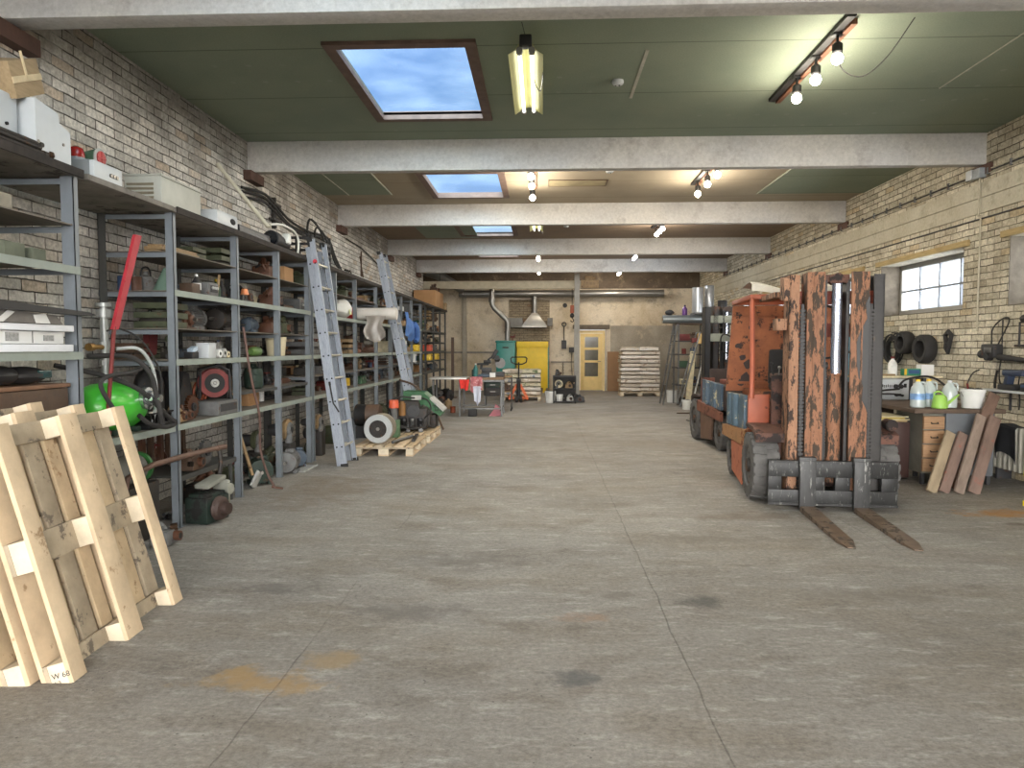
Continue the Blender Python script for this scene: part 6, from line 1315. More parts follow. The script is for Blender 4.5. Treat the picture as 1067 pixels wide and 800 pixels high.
# ------------------------------------------------------------------ far end of the hall
M_duct = mat('duct_zinc', (132, 130, 126), .36, .7, var=.12, scale=5)
M_teal = mat('boiler_teal', (38, 122, 112), .4, var=.12); M_yelc = mat('cabinet_yellow', (222, 186, 30), .5, var=.08)
M_cream = mat('gantry_cream', (176, 166, 144), .6, var=.15)
r = root('steel_gantry', 'pale steel beam carried by a post across the left of the end bay', 'beam', (0, 0, 0)); q = MB(); q.b2(-5.1, 1.2, 22.33, 22.47, 3.34, 3.36).b2(-5.1, 1.2, 22.33, 22.47, 3.56, 3.58).b2(-5.1, 1.2, 22.39, 22.41, 3.36, 3.56); q.build('girder', M_cream, r)
q = MB(); q.b2(1.0, 1.16, 22.31, 22.33, 0, 4.05).b2(1.0, 1.16, 22.47, 22.49, 0, 4.05).b2(1.07, 1.09, 22.33, 22.47, 0, 4.05); q.build('post', mat('post_grey', (150, 146, 138), .6, var=.15), r); q = MB(); q.box(1.08, 22.4, .01, .3, .3, .02); q.build('base_plate', M_cream, r)
r = root('hoist_motor', 'small motor block on the pale steel beam right of the post', 'motor', (1.45, 22.4, 3.60)); q = MB(); q.b2(-.25, .3, -.06, .06, -.24, .0).box(.0, 0, .06, .26, .16, .12, bev=.02).cyl((.13, 0, .06), (.2, 0, .06), .04, n=12); q.build('body', cm('tan'), r)
r = root('pulley_block', 'orange hook block hanging on the post', 'hook block', (.93, 22.4, 2.55)); q = MB(); q.box(0, 0, .15, .12, .1, .25, bev=.02); q.build('housing', cm('orange'), r); q = MB(); q.sph((0, 0, -.05), (.07, .05, .08), 10).tube(arc([(0, 0, -.12), (.05, 0, -.2), (0, 0, -.25), (-.05, 0, -.2)], 4), .015, 6).cyl((0, 0, .2), (0, 0, .78), .012, n=6); q.build('hook', cm('black'), r)
r = root('duct', 'long round zinc duct along the end wall', 'duct', (0, 24.35, 3.33)); q = MB(); q.cyl((-2.85, 0, 0), (4.1, 0, 0), .12, n=24)
for k in range(12): q.torus((-2.6+k*.58, 0, 0), .121, .006, 'x', 24, 5)
q.build('duct_tube', M_duct, r)
r = root('duct', 'fat zinc duct sloping down from the upper left corner', 'duct', (-3.0, 24.0, 3.4)); q = MB(); q.tube([(-.9, -.5, .62), (-.35, -.3, .45), (.30, .1, .05)], .15, 18); q.build('duct_tube', M_duct, r); q = MB(); q.torus((.30, .1, .05), .15, .012, 'x', 20, 5); q.build('collar', M_duct, r)
r = root('duct', 'bent zinc flue dropping to the teal boiler', 'duct', (-1.65, 23.3, 0)); q = MB(); q.tube([(0, 0, 3.55), (0, 0, 2.92), (.08, 0, 2.78), (.48, 0, 2.40), (.52, 0, 2.3), (.50, 0, 1.74)], .085, 18); q.build('flue', M_duct, r)
q = MB(); q.cyl((0, 0, 2.98), (0, 0, 3.12), .11, n=18).cyl((.50, 0, 1.98), (.50, 0, 2.03), .095, n=18).cyl((.52, 0, 2.24), (.52, 0, 2.28), .095, n=18); q.build('collar', M_duct, r)
r = root('extractor_hood', 'zinc extractor hood with a pipe above the yellow cabinet', 'hood', (-.27, 24.3, 2.18)); q = MB()
A = [q.b.verts.new(v) for v in ((-.42, -.32, 0), (.42, -.32, 0), (.42, .32, 0), (-.42, .32, 0))]; B_ = [q.b.verts.new(v) for v in ((-.42, -.32, .05), (.42, -.32, .05), (.42, .32, .05), (-.42, .32, .05))]; C_ = [q.b.verts.new(v) for v in ((-.10, -.09, .5), (.10, -.09, .5), (.10, .09, .5), (-.10, .09, .5))]
for P_, Q_ in ((A, B_), (B_, C_)):
    for i in range(4): q._face([P_[i], P_[(i+1) % 4], Q_[(i+1) % 4], Q_[i]], 0)
q._face(C_, 0); q._face(A[::-1], 0); q.build('canopy', M_duct, r); q = MB(); q.cyl((0, 0, .48), (0, 0, 1.05), .095, n=18); q.build('pipe', M_duct, r); q = MB(); q.b2(-1.0, -.40, -.2, .2, .0, .32, bev=.01).b2(.44, .62, -.2, .2, .05, .32, bev=.01); q.build('side_plenum', mat('plenum_grey', (112, 110, 106), .6, .3, var=.2), r)
r = root('boiler', 'teal boiler cabinet with a red handle below the bent flue', 'boiler', (-1.19, 23.3, 0)); q = MB(); q.box(0, 0, .88, .62, .6, 1.56, bev=.04); q.build('casing', M_teal, r); q = MB(); q.box(0, 0, 1.69, .66, .64, .07, bev=.02); q.build('lid', M_teal, r); q = MB(); q.box(.0, -.305, 1.50, .2, .012, .05, bev=.004); q.build('nameplate', cm('dark green'), r); q = MB(); q.tube([(.22, 0, 1.72), (.22, 0, 1.84)], .012, 6).box(.22, 0, 1.85, .16, .04, .05, bev=.01).box(.28, 0, 1.9, .03, .03, .06); q.build('red_handle', cm('red'), r)
q = MB(); q.box(0, -.02, .06, .6, .58, .12); q.build('plinth', cm('dark grey'), r)
r = root('steel_cabinet', 'tall yellow cabinet with a teal side before the brick patch', 'cabinet', (-.33, 23.75, 0)); q = MB(); q.box(0, 0, .87, 1.02, .5, 1.42, bev=.01); q.build('cabinet_body', M_yelc, r); q = MB(); q.box(0, -.02, 1.60, 1.05, .56, .2, bev=.01); q.build('top_flange', M_yelc, r); q = MB(); q.box(.53, .02, .86, .03, .5, 1.4); q.build('side_panel', M_teal, r)
for s_ in (-.4, .4): q = MB(); q.box(s_, 0, .08, .1, .4, .16); q.build('foot', M_yelc, r)
r = root('board', 'brown wooden panel leaning on the end wall left of the sacks', 'board', (2.46, 24.45, 0.004)); q = MB(); q.box(0, 0, .68, .46, .03, 1.35, rot=(-.08, 0, 0)); q.build('panel', mat('panel_brown', (140, 108, 78), .8, var=.1), r)
# wall tools
r = root('shovel', 'shovel with a round grip hanging on the end wall', 'shovel', (.75, YB-.05, 1.5)); q = MB(); q.cyl((0, 0, .25), (0, 0, .72), .018, n=8).torus((0, 0, .80), .07, .018, 'y', 14, 6); q.build('shaft', cm('dark grey'), r); q = MB(); q.box(0, 0, .1, .17, .02, .3, bev=.008); q.build('blade', cm('dark grey'), r)
r = root('wall_knob', 'black round knob high on the end wall', 'wall knob', (.78, YB-.04, 2.95)); q = MB(); q.cyl((0, .03, 0), (0, -.03, 0), .06, n=16); q.build('knob', cm('black'), r); q = MB(); q.cyl((0, .039, 0), (0, .03, 0), .08, n=16); q.build('plate', cm('dark grey'), r)  # plain black knob on a round plate, no vent openings
r = root('wall_box', 'small dark box on the end wall beside the post', 'switch box', (1.02, YB-.06, 1.42)); q = MB(); q.box(0, 0, 0, .2, .1, .18, bev=.01); q.build('box_body', cm('dark grey'), r); q = MB(); q.tube(arc([(0, -.02, -.1), (-.02, -.02, -.5), (.02, -.02, -.9)], 4), .01, 6); q.build('cable', cm('black'), r)
r = root('chain', 'dark chain tool hanging under the shovel', 'chain', (.72, YB-.04, .55)); q = MB()
for k in range(9): q.torus((0, 0, .42-k*.05), .022, .007, 'y' if k % 2 else 'x', 10, 5)
q.build('links', cm('dark grey'), r); q = MB(); q.cyl((0, .04, .46), (0, -.02, .46), .01, n=6); q.build('nail', M_shaft, r)
r = root('lamp', 'small pendant lamp beyond the cardboard carton', 'lamp', (-3.35, 23.2, 2.78)); q = MB(); q.cyl((0, 0, .05), (0, 0, 1.3), .01, n=6); q.build('cord', cm('black'), r); q = MB(); q.lathe([(.03, .12), (.06, .1), (.1, 0)], (0, 0, 0), 'z', 14); q.build('shade', cm('white'), r)
# sack pallets
M_sack = [mat('sack_foil_%d' % k, c, .28, var=.12, scale=5, rust=(150, 128, 108), rust_amt=.35, rust_scale=5, bump=.008, bump_scale=9) for k, c in enumerate(((206, 194, 178), (188, 176, 160), (216, 206, 194)))]
M_sackp = [mat('sack_print_%d' % k, c, .5, var=.2, scale=5, rust=r_, rust_amt=.45, rust_scale=6, bump=.005, bump_scale=12) for k, (c, r_) in enumerate((((206, 200, 188), (108, 120, 140)), ((196, 188, 160), (90, 106, 74)), ((188, 176, 158), (222, 216, 204))))]
def flat_pallet(label, x0, y0, Wd, L):
    R = pallet(label, W=Wd, L=L, ndeck=6); R.matrix_world = Matrix.Translation((x0, y0, .001)) @ Matrix(((0, 1, 0, 0), (0, 0, 1, 0), (-1, 0, 0, 0), (0, 0, 0, 1))); return R
flat_pallet('pallet under the tall wrapped sack stack by the door', 2.42, 22.0, 1.2, .8)
ORD = ['bottom', 'second', 'third', 'fourth', 'fifth', 'sixth', 'seventh', 'eighth', 'ninth', 'tenth', 'top']
for k in range(11):
    for s_, nm in ((0, 'left'), (1, 'right')):
        if k == 10 and s_ == 0: pass
        r = root('sack', '%s sack in the %s layer of the tall wrapped stack' % (nm, ORD[k]), 'sack', (2.73+s_*.585+.012*math.sin(k*2.3+s_), 22.4, .148+k*.124), (k*7 % 5-2)*.025, 'glossy sacks stacked on the pallet by the door'); bag(r, M_sack[(k+s_) % 3], .62-.012*max(0, k-7), .78, .134, k*2+s_)
flat_pallet('pallet under the printed sacks behind the pallet truck', -1.15, 20.0, 1.12, .8)
for k in range(6):
    for s_, nm in ((0, 'left'), (1, 'right')):
        r = root('sack', '%s printed sack in the %s layer behind the pallet truck' % (nm, ORD[k] if k < 5 else 'top'), 'sack', (-.86+s_*.54+.01*math.sin(k*3), 20.4, .148+k*.122), (k % 3-1)*.02, 'printed sacks behind the pallet truck'); bag(r, M_sackp[(k+s_*2) % 3], .56, .76, .131, 40+k*2+s_)
# pallet truck
M_po = mat('truck_orange', (212, 100, 46), .5, var=.15, rust=(110, 70, 50), rust_amt=.2)
r = root('pallet_truck', 'orange hand pallet truck with black loop handle', 'pallet truck', (-.65, 19.40, 0), .12)
q = MB(); q.prism([(-.27, .07), (-.23, .07), (-.03, .44), (.03, .44), (.23, .07), (.27, .07), (.27, .14), (.08, .50), (-.08, .50), (-.27, .14)], 'y', -.02, .06); q.build('front_frame', M_po, r)
for s_ in (-1, 1): q = MB(); q.b2(s_*.19-.08, s_*.19+.08, .06, .52, .08, .14, bev=.006); q.build('fork', M_po, r)
for s_ in (-1, 1): q = MB(); q.cyl((s_*.06-.03, -.06, .09), (s_*.06+.03, -.06, .09), .088, n=18); q.build('wheel', M_rubber_d, r)
q = MB(); q.cyl((0, -.04, .10), (0, -.04, .58), .05, n=14).cyl((0, -.04, .58), (0, -.10, 1.10), .022, n=10).box(0, -.05, .6, .12, .1, .1, bev=.01); q.build('pump_shaft', cm('black'), r)
q = MB(); q.tube([(0, -.10, 1.04), (-.10, -.11, 1.05), (-.20, -.12, 1.10), (-.22, -.12, 1.20), (-.18, -.12, 1.24), (.18, -.12, 1.24), (.22, -.12, 1.20), (.20, -.12, 1.10), (.10, -.11, 1.05), (0, -.10, 1.04)], .018, 8); q.build('loop_handle', M_rubber_d, r)
# shelf cabinet and buckets left of the door
r = root('open_cabinet', 'dark open cabinet full of scrap left of the post', 'cabinet', (.60, 19.3, 0)); q = MB(); q.b2(-.31, .31, -.22, .22, .70, .74); q.build('top', cm('dark grey'), r)
for sx in (-.29, .29):
    for sy in (-.2, .2): q = MB(); q.b2(sx-.02, sx+.02, sy-.02, sy+.02, 0, .70); q.build('leg', cm('black'), r)
q = MB(); q.b2(-.28, .28, .18, .2, .05, .7).b2(-.31, -.29, -.18, .18, .05, .7); q.build('back_panel', cm('oily'), r); q = MB(); q.b2(-.27, .27, -.19, .18, .03, .05).b2(-.27, .27, -.19, .18, .38, .395); q.build('inner_shelf', cm('dark grey'), r)
for kk, c_, s_, x, z, lab in (('pump', 'cream', .24, .45, .395, 'on the inner shelf of the dark cabinet, left'), ('casting', 'tan', .22, .72, .395, 'on the inner shelf of the dark cabinet, right'), ('casting', 'pale grey', .22, .75, .05, 'at the bottom of the dark cabinet')): place(kk, c_, s_, x, 19.26, z, lab, -PI/2)
r = root('bucket', 'small white bucket inside the dark cabinet', 'bucket', (.47, 19.24, .052)); pail(r, 'white', .10, .18)
place('casting', 'dark grey', .26, 1.0, 19.5, 0, 'on the floor right of the dark open cabinet', -PI/2)
r = root('pump_casting', 'dark pump casting standing on the dark cabinet', 'machine part', (.42, 19.3, .742)); casting(r, 'dark grey', .2, 9)
def bucket(lab, x, y, rr, h, fill=None, c='white'): r = root('bucket', lab, 'bucket', (x, y, .002)); pail(r, c, rr, h, fill)
bucket('white bucket on the floor right of the pallet truck', .22, 19.25, .15, .32, 'pale grey')
bucket('large white bucket at the foot of the pale ladder, right', 3.56, 19.55, .17, .34, 'tan')
bucket('small white bucket nearest the dark forklift', 3.50, 17.30, .125, .24, 'grey')
bucket('black pot between the two white buckets on the right', 3.62, 18.5, .09, .22, 'oily', 'black')
# work table and chop saw
r = root('work_table', 'welding table with a thick brown top and thin steel legs', 'table', (-1.34, 15.75, 0)); q = MB(); q.b2(-.28, .50, -.45, .45, .80, .85, bev=.006); q.build('table_top', mat('table_brown', (122, 98, 74), .7, var=.25), r)
for sx, sy in ((-.45, -.42), (.46, -.42), (-.45, .42), (.46, .42)): q = MB(); q.b2(sx-.018, sx+.018, sy-.018, sy+.018, 0, .80); q.build('leg', cm('grey', True), r)
q = MB(); q.b2(-.45, .46, -.43, -.41, .16, .19).b2(-.45, .46, .41, .43, .16, .19).b2(-.46, -.44, -.42, .42, .16, .19).b2(.45, .47, -.42, .42, .16, .19).b2(-.47, .5, -.45, -.42, .76, .80); q.build('lower_rail', cm('grey', True), r)
r = root('board', 'long pale sheet lying across the left half of the table', 'sheet', (-2.0, 15.7, .805)); q = MB(); q.b2(-.45, .36, -.4, .35, 0, .04, bev=.004); q.build('sheet_body', mat('sheet_pale', (190, 188, 182), .4, .3, var=.08), r)
for sx in (-.38,): q = MB(); q.b2(sx-.02, sx+.02, -.3, -.26, -.802, 0).b2(sx-.02, sx+.02, .2, .24, -.802, 0); q.build('trestle_leg', cm('grey'), r)
r = root('drawer_unit', 'black drawer unit under the right side of the table', 'drawer unit', (-1.12, 15.95, .20)); q = MB(); q.b2(-.18, .22, -.2, .2, .22, .56, bev=.01); q.build('carcass', cm('black'), r)
for k in range(2): q = MB(); q.box(.02, -.205, .32+.15*k, .34, .012, .12, bev=.004); d_ = q.build('drawer', cm('dark green' if k else 'oily'), r); q = MB(); q.box(.02, -.22, .32+.15*k, .12, .015, .015); q.build('handle', M_shaft, d_)
q = MB(); q.b2(-.17, -.14, -.18, .18, -.01, .22).b2(.18, .21, -.18, .18, -.01, .22); q.build('support', cm('grey'), r)
r = root('chop_saw', 'black chop saw with a grey blade guard on the table', 'chop saw', (-1.10, 15.85, .852)); q = MB(); q.box(0, 0, .05, .5, .4, .1, bev=.01).box(-.14, -.04, .15, .22, .16, .1, bev=.02); q.build('saw_base', cm('dark grey'), r); q = MB(); q.box(-.22, -.05, .28, .26, .14, .05, bev=.015).box(-.26, -.05, .22, .05, .1, .12).cyl((-.2, -.1, .33), (-.04, -.1, .33), .04, n=12); q.build('vice', cm('black'), r); q = MB(); q.cyl((.16, -.06, .30), (.16, 0, .30), .115, n=26); q.build('blade_guard', mat('guard_grey', (112, 110, 108), .5, .2), r); q = MB(); q.cyl((.10, .06, .34), (.10, -.14, .42), .06, n=14).box(.04, -.05, .50, .08, .08, .22, rot=(0, .5, 0), bev=.02).box(-.04, -.05, .42, .18, .05, .04, rot=(0, -.6, 0)); q.build('motor_arm', cm('black'), r)
r = root('bottle', 'teal bottle standing on the table left of the chop saw', 'bottle', (-1.46, 15.5, .852)); bottle(r, 'teal', .05, .30, 'white')
r = root('canister', 'dark green small canister beside the teal bottle', 'canister', (-1.50, 15.72, .852)); q = MB(); q.box(0, 0, .08, .12, .14, .16, bev=.01); q.build('body', cm('dark green'), r); q = MB(); q.cyl((0, 0, .16), (0, 0, .19), .02, n=10); q.build('cap', cm('black'), r)
r = root('box', 'small white box at the front of the brown table', 'box', (-1.08, 15.42, .852)); q = MB(); q.box(0, 0, .05, .12, .1, .10, bev=.004); q.build('box_body', M_paper, r); q = MB(); q.box(0, 0, .102, .125, .105, .004); q.build('lid', M_paper, r)
r = root('cloth', 'blue grey cloth bundle before the chop saw', 'cloth', (-1.28, 15.42, .852)); q = MB(); q.sph((0, 0, .03), (.14, .07, .04), 12); q.jitter(.008, 8).build('cloth_body', cm('dull blue'), r)
def drape(lab, x, z, w, h, m, seed, y=15.28):
    r = root('cloth', lab, 'cloth', (x, y, z)); rnd = random.Random(seed); a = rnd.uniform(0, 6)
    q = MB(); q.surf(lambda u, v: ((u-.5)*w*(1-.3*v*(seed % 2)), -.03-.025*math.sin(9*u+a)*v+.0*v, -h*v*(1-.25*abs(math.sin(3*u+a)))), 14, 8, thick=.006); q.surf(lambda u, v: ((u-.5)*w, -.03+.16*v, .008+.004*math.sin(20*u)), 8, 3, thick=.006); q.build('cloth_body', m, r)
M_chk = mat('cloth_check', (176, 104, 108), .9, var=.3, scale=20, rust=(206, 160, 158), rust_amt=.45, rust_scale=12)
drape('bright red rag hanging from the left of the table front', -1.68, .80, .22, .24, mat('rag_red', (214, 52, 44), .85, var=.15), 1)
drape('red checked shirt hanging over the table edge', -1.42, .86, .26, .34, M_chk, 2)
drape('pale blue white cloth hanging below the checked shirt', -1.40, .66, .18, .42, mat('cloth_pale', (196, 200, 214), .9, var=.1), 3, 15.26)
r = root('basket', 'black box on the floor under the table', 'box', (-1.52, 15.42, .003)); q = MB(); q.box(0, 0, .08, .18, .2, .16, bev=.01); q.build('box_body', cm('black'), r); q = MB(); q.box(0, 0, .165, .19, .21, .012); q.build('rim', cm('dark grey'), r)
r = root('cloth', 'pink crumpled cloth on the floor under the drawer unit', 'cloth', (-1.02, 15.5, .003)); q = MB(); q.prism([(-.16, 0), (.14, 0), (.08, .2), (.0, .26), (-.05, .12)], 'y', -.05, .05); q.jitter(.012, 2).build('cloth_body', mat('cloth_pink', (176, 112, 120), .9, var=.2), r)
r = root('trolley', 'narrow steel trolley right of the work table', 'trolley', (-.84, 16.9, 0)); q = MB(); q.b2(-.12, .12, -.25, .25, .80, .83).b2(-.12, .12, -.25, .25, .45, .47); q.build('tray', cm('tan'), r)
for sx, sy in ((-.11, -.24), (.11, -.24), (-.11, .24), (.11, .24)): q = MB(); q.cyl((sx, sy, .07), (sx, sy, .80), .012, n=8); q.build('leg', cm('grey', True), r); q = MB(); q.cyl((sx-.015, sy, .036), (sx+.015, sy, .036), .034, n=12); q.build('caster', M_rubber_d, r)
place('casting', 'brown', .2, -.84, 16.85, .47, 'on the narrow steel trolley', -PI/2)
for i, (k_, c, s_, x, y, z, lab) in enumerate((('motor', 'rusty', .26, -2.75, 18.9, 0, 'on the floor left behind the work table'), ('tin', 'orange', .26, -2.05, 16.2, 0, 'under the pale sheet on the floor'), ('canister', 'tan', .3, -2.3, 17.3, 0, 'on the floor behind the pale sheet'))): place(k_, c, s_, x, y, z, lab)
r = root('post', 'brown timber post standing at the end of the dark rack', 'post', (-2.66, 21.0, 0)); q = MB(); q.box(0, 0, .9, .08, .08, 1.8); q.build('timber', cm('brown'), r); q = MB(); q.box(0, 0, .02, .24, .24, .04); q.build('foot', cm('brown'), r)
# right-hand far rack
r = root('shelving_rack', 'steel rack at the far right behind the dark forklift, loaded with foil rolls', 'shelving rack', (0, 0, 0))
for (x, y) in ((3.55, 18.7), (4.25, 18.7), (5.0, 18.7), (3.55, 19.35), (4.25, 19.35), (5.0, 19.35)): q = MB(); q.b2(x-.02, x+.02, y-.02, y+.02, 0, 2.12); q.build('post', cm('grey'), r)
for z in (.5, .95, 1.30, 1.65, 2.10): q = MB(); q.b2(3.5, 5.05, 18.68, 19.38, z, z+.03); q.build('shelf_board', cm('brown' if z == 2.10 else 'dark grey'), r)
rnd_ = random.Random(3); n_ = 0
for z, zn in ((.0, 'bottom'), (.53, 'lowest shelf'), (.98, 'second shelf'), (1.33, 'third shelf'), (1.68, 'upper shelf')):
    for x in (3.72, 3.95, 4.42, 4.66, 4.86):
        k_ = rnd_.choice(['tin', 'bottle', 'carton', 'casting', 'case', 'toolbox', 'canister', 'tin', 'carton']); c = rnd_.choice(KINDS_[k_][3]+['white', 'blue', 'red', 'green'])
        place(k_, c, .24 if k_ != 'bottle' else .28, x, 18.86, z+.002, 'in the far right rack, %s' % zn, -PI/2)
ROLL = mat('roll_foil', (170, 172, 174), .3, .55, var=.1, scale=5)
def roll(lab, p, L, rr, axis, m=ROLL):
    r = root('foil_roll', lab, 'foil roll', p); q = MB(); q.lathe([(rr*.95, 0), (rr, .01), (rr, L-.01), (rr*.95, L)], (0, 0, rr if axis != 'z' else 0), axis, 24); q.build('roll_body', m, r); q = MB(); c0 = (0, 0, rr) if axis != 'z' else (0, 0, L); q.lathe([(rr*.35, -.01), (rr*.35, .004)], c0, axis, 14); q.build('core', cm('tan'), r); return r
roll('long silver roll lying at the front of the far right rack top', (3.15, 18.82, 2.133), 1.0, .105, 'x', mat('roll_dark', (126, 132, 134), .35, .5, var=.1))
roll('second silver roll lying behind the front one on the rack top', (3.35, 19.08, 2.133), .95, .11, 'x')
r = root('board', 'boards laid over the far right rack to carry standing rolls', 'board', (4.3, 18.95, 2.36)); q = MB(); q.b2(-.35, .8, -.27, .3, 0, .05); q.build('plank', cm('grey'), r); q = MB(); q.b2(-.1, .8, -.25, -.2, -.228, 0).b2(.7, .8, -.2, .28, -.228, 0); q.build('support', cm('dark grey'), r)
roll('tall silver roll standing left on the far right rack', (4.08, 18.95, 2.412), .66, .145, 'z'); roll('tall silver roll standing right on the far right rack', (4.40, 19.05, 2.412), .72, .125, 'z'); roll('short dark roll standing beside the silver rolls', (4.72, 18.95, 2.412), .32, .12, 'z', cm('dark grey'))
r = root('bottle', 'purple bottle left of the standing silver rolls', 'bottle', (3.80, 19.22, 2.354)); bottle(r, 'black', .07, .28, 'black'); r.children[0].data.materials[0] = mat('purple', (92, 48, 118), .35)
r = root('cap', 'black crumpled cap lying on the silver rolls', 'cap', (3.35, 18.95, 2.36)); q = MB(); q.sph((0, 0, .06), (.12, .1, .07), 12); q.jitter(.008, 4).build('cap_crown', cm('black'), r); q = MB(); q.box(.1, -.02, .02, .12, .12, .015, bev=.004); q.build('peak', cm('tan'), r)
r = root('box', 'tan card tied to the front post of the far right rack', 'box', (4.12, 18.45, 1.60)); q = MB(); q.b2(-.13, .13, -.03, .12, 0, .26); q.build('card_box', mat('card_tan', (206, 172, 110), .8), r); q = MB(); q.b2(-.28, -.13, -.02, .1, .02, .14); q.build('red_box', cm('red'), r)
q = MB(); q.b2(-.12, .12, .12, .24, -.0, .03); q.build('bracket', cm('grey'), r)
def pole_ladder(lab, a, b, w, n):
    r = root('ladder', lab, 'ladder', a); d = Vector(b)-Vector(a)
    for s_ in (-1, 1): q = MB(); q.cyl((0, s_*w/2, .0), (d.x, d.y+s_*w/2, d.z), .022, n=8); q.build('stile', cm('grey', True), r)
    for k in range(1, n): q = MB(); p = d*(k/n); q.cyl((p.x, p.y-w/2, p.z), (p.x, p.y+w/2, p.z), .014, n=6); q.build('rung', cm('grey', True), r)
pole_ladder('thin pale ladder leaning at the left of the far right rack', (3.12, 18.7, .02), (3.46, 18.7, 2.1), .5, 8)
pole_ladder('thin pale ladder leaning before the far right rack', (3.45, 18.1, .02), (3.98, 18.35, 1.9), .4, 7)
for i, (x, dx, h, c) in enumerate(((3.75, .12, 1.4, 'cream'), (3.85, .3, 1.2, 'pale grey'), (3.98, .25, 1.0, 'grey'))):
    r = root('tube', ['cream board', 'pale grey tube', 'grey tube'][i]+' leaning before the far right rack', 'tube', (x, 18.42, .004)); q = MB()
    if i == 0: q.box(dx/2, 0, h/2, .14, .03, h, rot=(0, .08, 0))
    else: q.cyl((0, 0, .0), (dx, .1, h), .025, n=10)
    q.build('body', cm(c), r)
r = root('broom', 'tan bristle broom head at the bucket by the far ladder', 'broom', (3.72, 18.48, .004)); q = MB(); q.box(0, 0, .12, .18, .08, .24, bev=.03); q.build('bristles', cm('tan'), r); q = MB(); q.cyl((0, 0, .2), (.1, .15, 1.3), .014, n=8); q.build('handle', cm('cream'), r)
r = root('bar', 'thin dark bar lying on the floor by the small bucket', 'bar', (3.3, 16.2, .004)); q = MB(); q.box(0, 0, .012, .5, .03, .022); q.build('bar_body', cm('brown'), r)
r = root('bar', 'short dark rod lying before the dark forklift wheel', 'bar', (3.05, 14.2, .004)); q = MB(); q.cyl((-.1, .4, .014), (.05, -.3, .014), .012, n=8); q.build('rod', cm('dark grey'), r)
# ------------------------------------------------------------------ right side: benches, radiator, things on the wall
r = root('workbench', 'steel bench with drawers and a grey end panel below the windows', 'workbench', (0, 0, 0)); q = MB(); q.b2(4.02, 4.98, 7.82, 9.7, .79, .835, bev=.006); q.build('bench_top', mat('bench_brown', (88, 72, 60), .75, var=.3, scale=4), r)
q = MB(); q.b2(4.385, 4.90, 7.88, 8.5, .10, .79, bev=.006); q.build('steel_cupboard', mat('bench_grey', (98, 102, 106), .55, .1, var=.15, scale=4), r)
q = MB(); q.b2(4.16, 4.38, 7.92, 8.5, .12, .79); q.build('drawer_carcass', mat('bench_frame', (108, 106, 96), .6, var=.2), r)
M_drw = mat('drawer_wood', (158, 124, 92), .75, var=.25, scale=6, grain=(1, 1, 8))
for k in range(4):
    z = .145+k*.155; q = MB(); q.b2(4.155, 4.375, 7.885, 7.92, z, z+.142, bev=.004); d_ = q.build('drawer', M_drw, r); q = MB(); q.tube([(4.23, 7.885, z+.075), (4.23, 7.868, z+.065), (4.30, 7.868, z+.065), (4.30, 7.885, z+.075)], .006, 6); q.build('handle', cm('black'), d_)
for x in (4.18, 4.36, 4.88): q = MB(); q.b2(x-.02, x+.02, 7.92, 7.96, 0, .12).b2(x-.02, x+.02, 8.42, 8.46, 0, .12); q.build('leg', cm('dark grey'), r)
r = root('cupboard', 'dark brown cupboard with papers on top behind the forklift wheel', 'cupboard', (0, 0, 0)); q = MB(); q.b2(3.62, 4.14, 8.15, 8.75, .03, .66); q.build('carcass', mat('cup_brown', (58, 40, 34), .5, var=.15), r)
q = MB(); q.b2(3.92, 4.13, 8.13, 8.15, .05, .65, bev=.003); d_ = q.build('door', mat('cup_door', (62, 42, 38), .45, var=.12), r); q = MB(); q.cyl((3.95, 8.13, .4), (3.95, 8.11, .4), .012, n=8); q.build('knob', M_shaft, d_)
for k in range(4): q = MB(); q.b2(3.64, 3.91, 8.13, 8.15, .05+k*.15, .19+k*.15, bev=.003); q.build('drawer', mat('cup_door', (0, 0, 0)), r)
for k, (dx, c) in enumerate(((0, 'tan'), (.02, 'cream'), (-.02, 'yellow'), (.01, 'cream'))):
    r = root('paper_stack', ['lowest', 'second', 'third', 'topmost'][k]+' sheet pile on the dark brown cupboard', 'papers', (3.9+dx, 8.42, .662+k*.016)); q = MB(); q.box(0, 0, .007, .44, .5, .013, rot=(0, 0, dx*3)); q.build('sheets', mat('paper_'+c, {'tan': (176, 152, 108), 'cream': (196, 184, 148), 'yellow': (190, 168, 84)}[c], .85, var=.25), r)
r = root('shelf_box', 'open dark shelf compartment behind the welding machine', 'shelf', (0, 0, 0)); q = MB(); q.b2(4.0, 5.0, 10.3, 10.6, .0, .9).b2(4.0, 5.0, 10.3, 10.62, 1.08, 1.10).b2(4.0, 4.03, 10.3, 10.6, .9, 1.08).b2(4.97, 5.0, 10.3, 10.6, .9, 1.08); q.build('shelf_body', mat('shelfbox', (62, 52, 46), .8, var=.2), r); q = MB(); q.b2(3.95, 4.98, 10.15, 10.28, 1.085, 1.105); q.build('pale_board', cm('cream'), r)
r = root('shelf', 'board carrying the bottle and green packet above the welding machine', 'shelf', (0, 0, 0)); q = MB(); q.b2(4.22, 5.2, 9.45, 9.72, 1.105, 1.13); q.build('shelf_board', cm('cream'), r); q = MB(); q.b2(4.98, 5.02, 9.5, 9.7, .836, 1.105).b2(4.24, 4.27, 9.66, 9.7, .836, 1.105); q.build('support', cm('grey'), r)
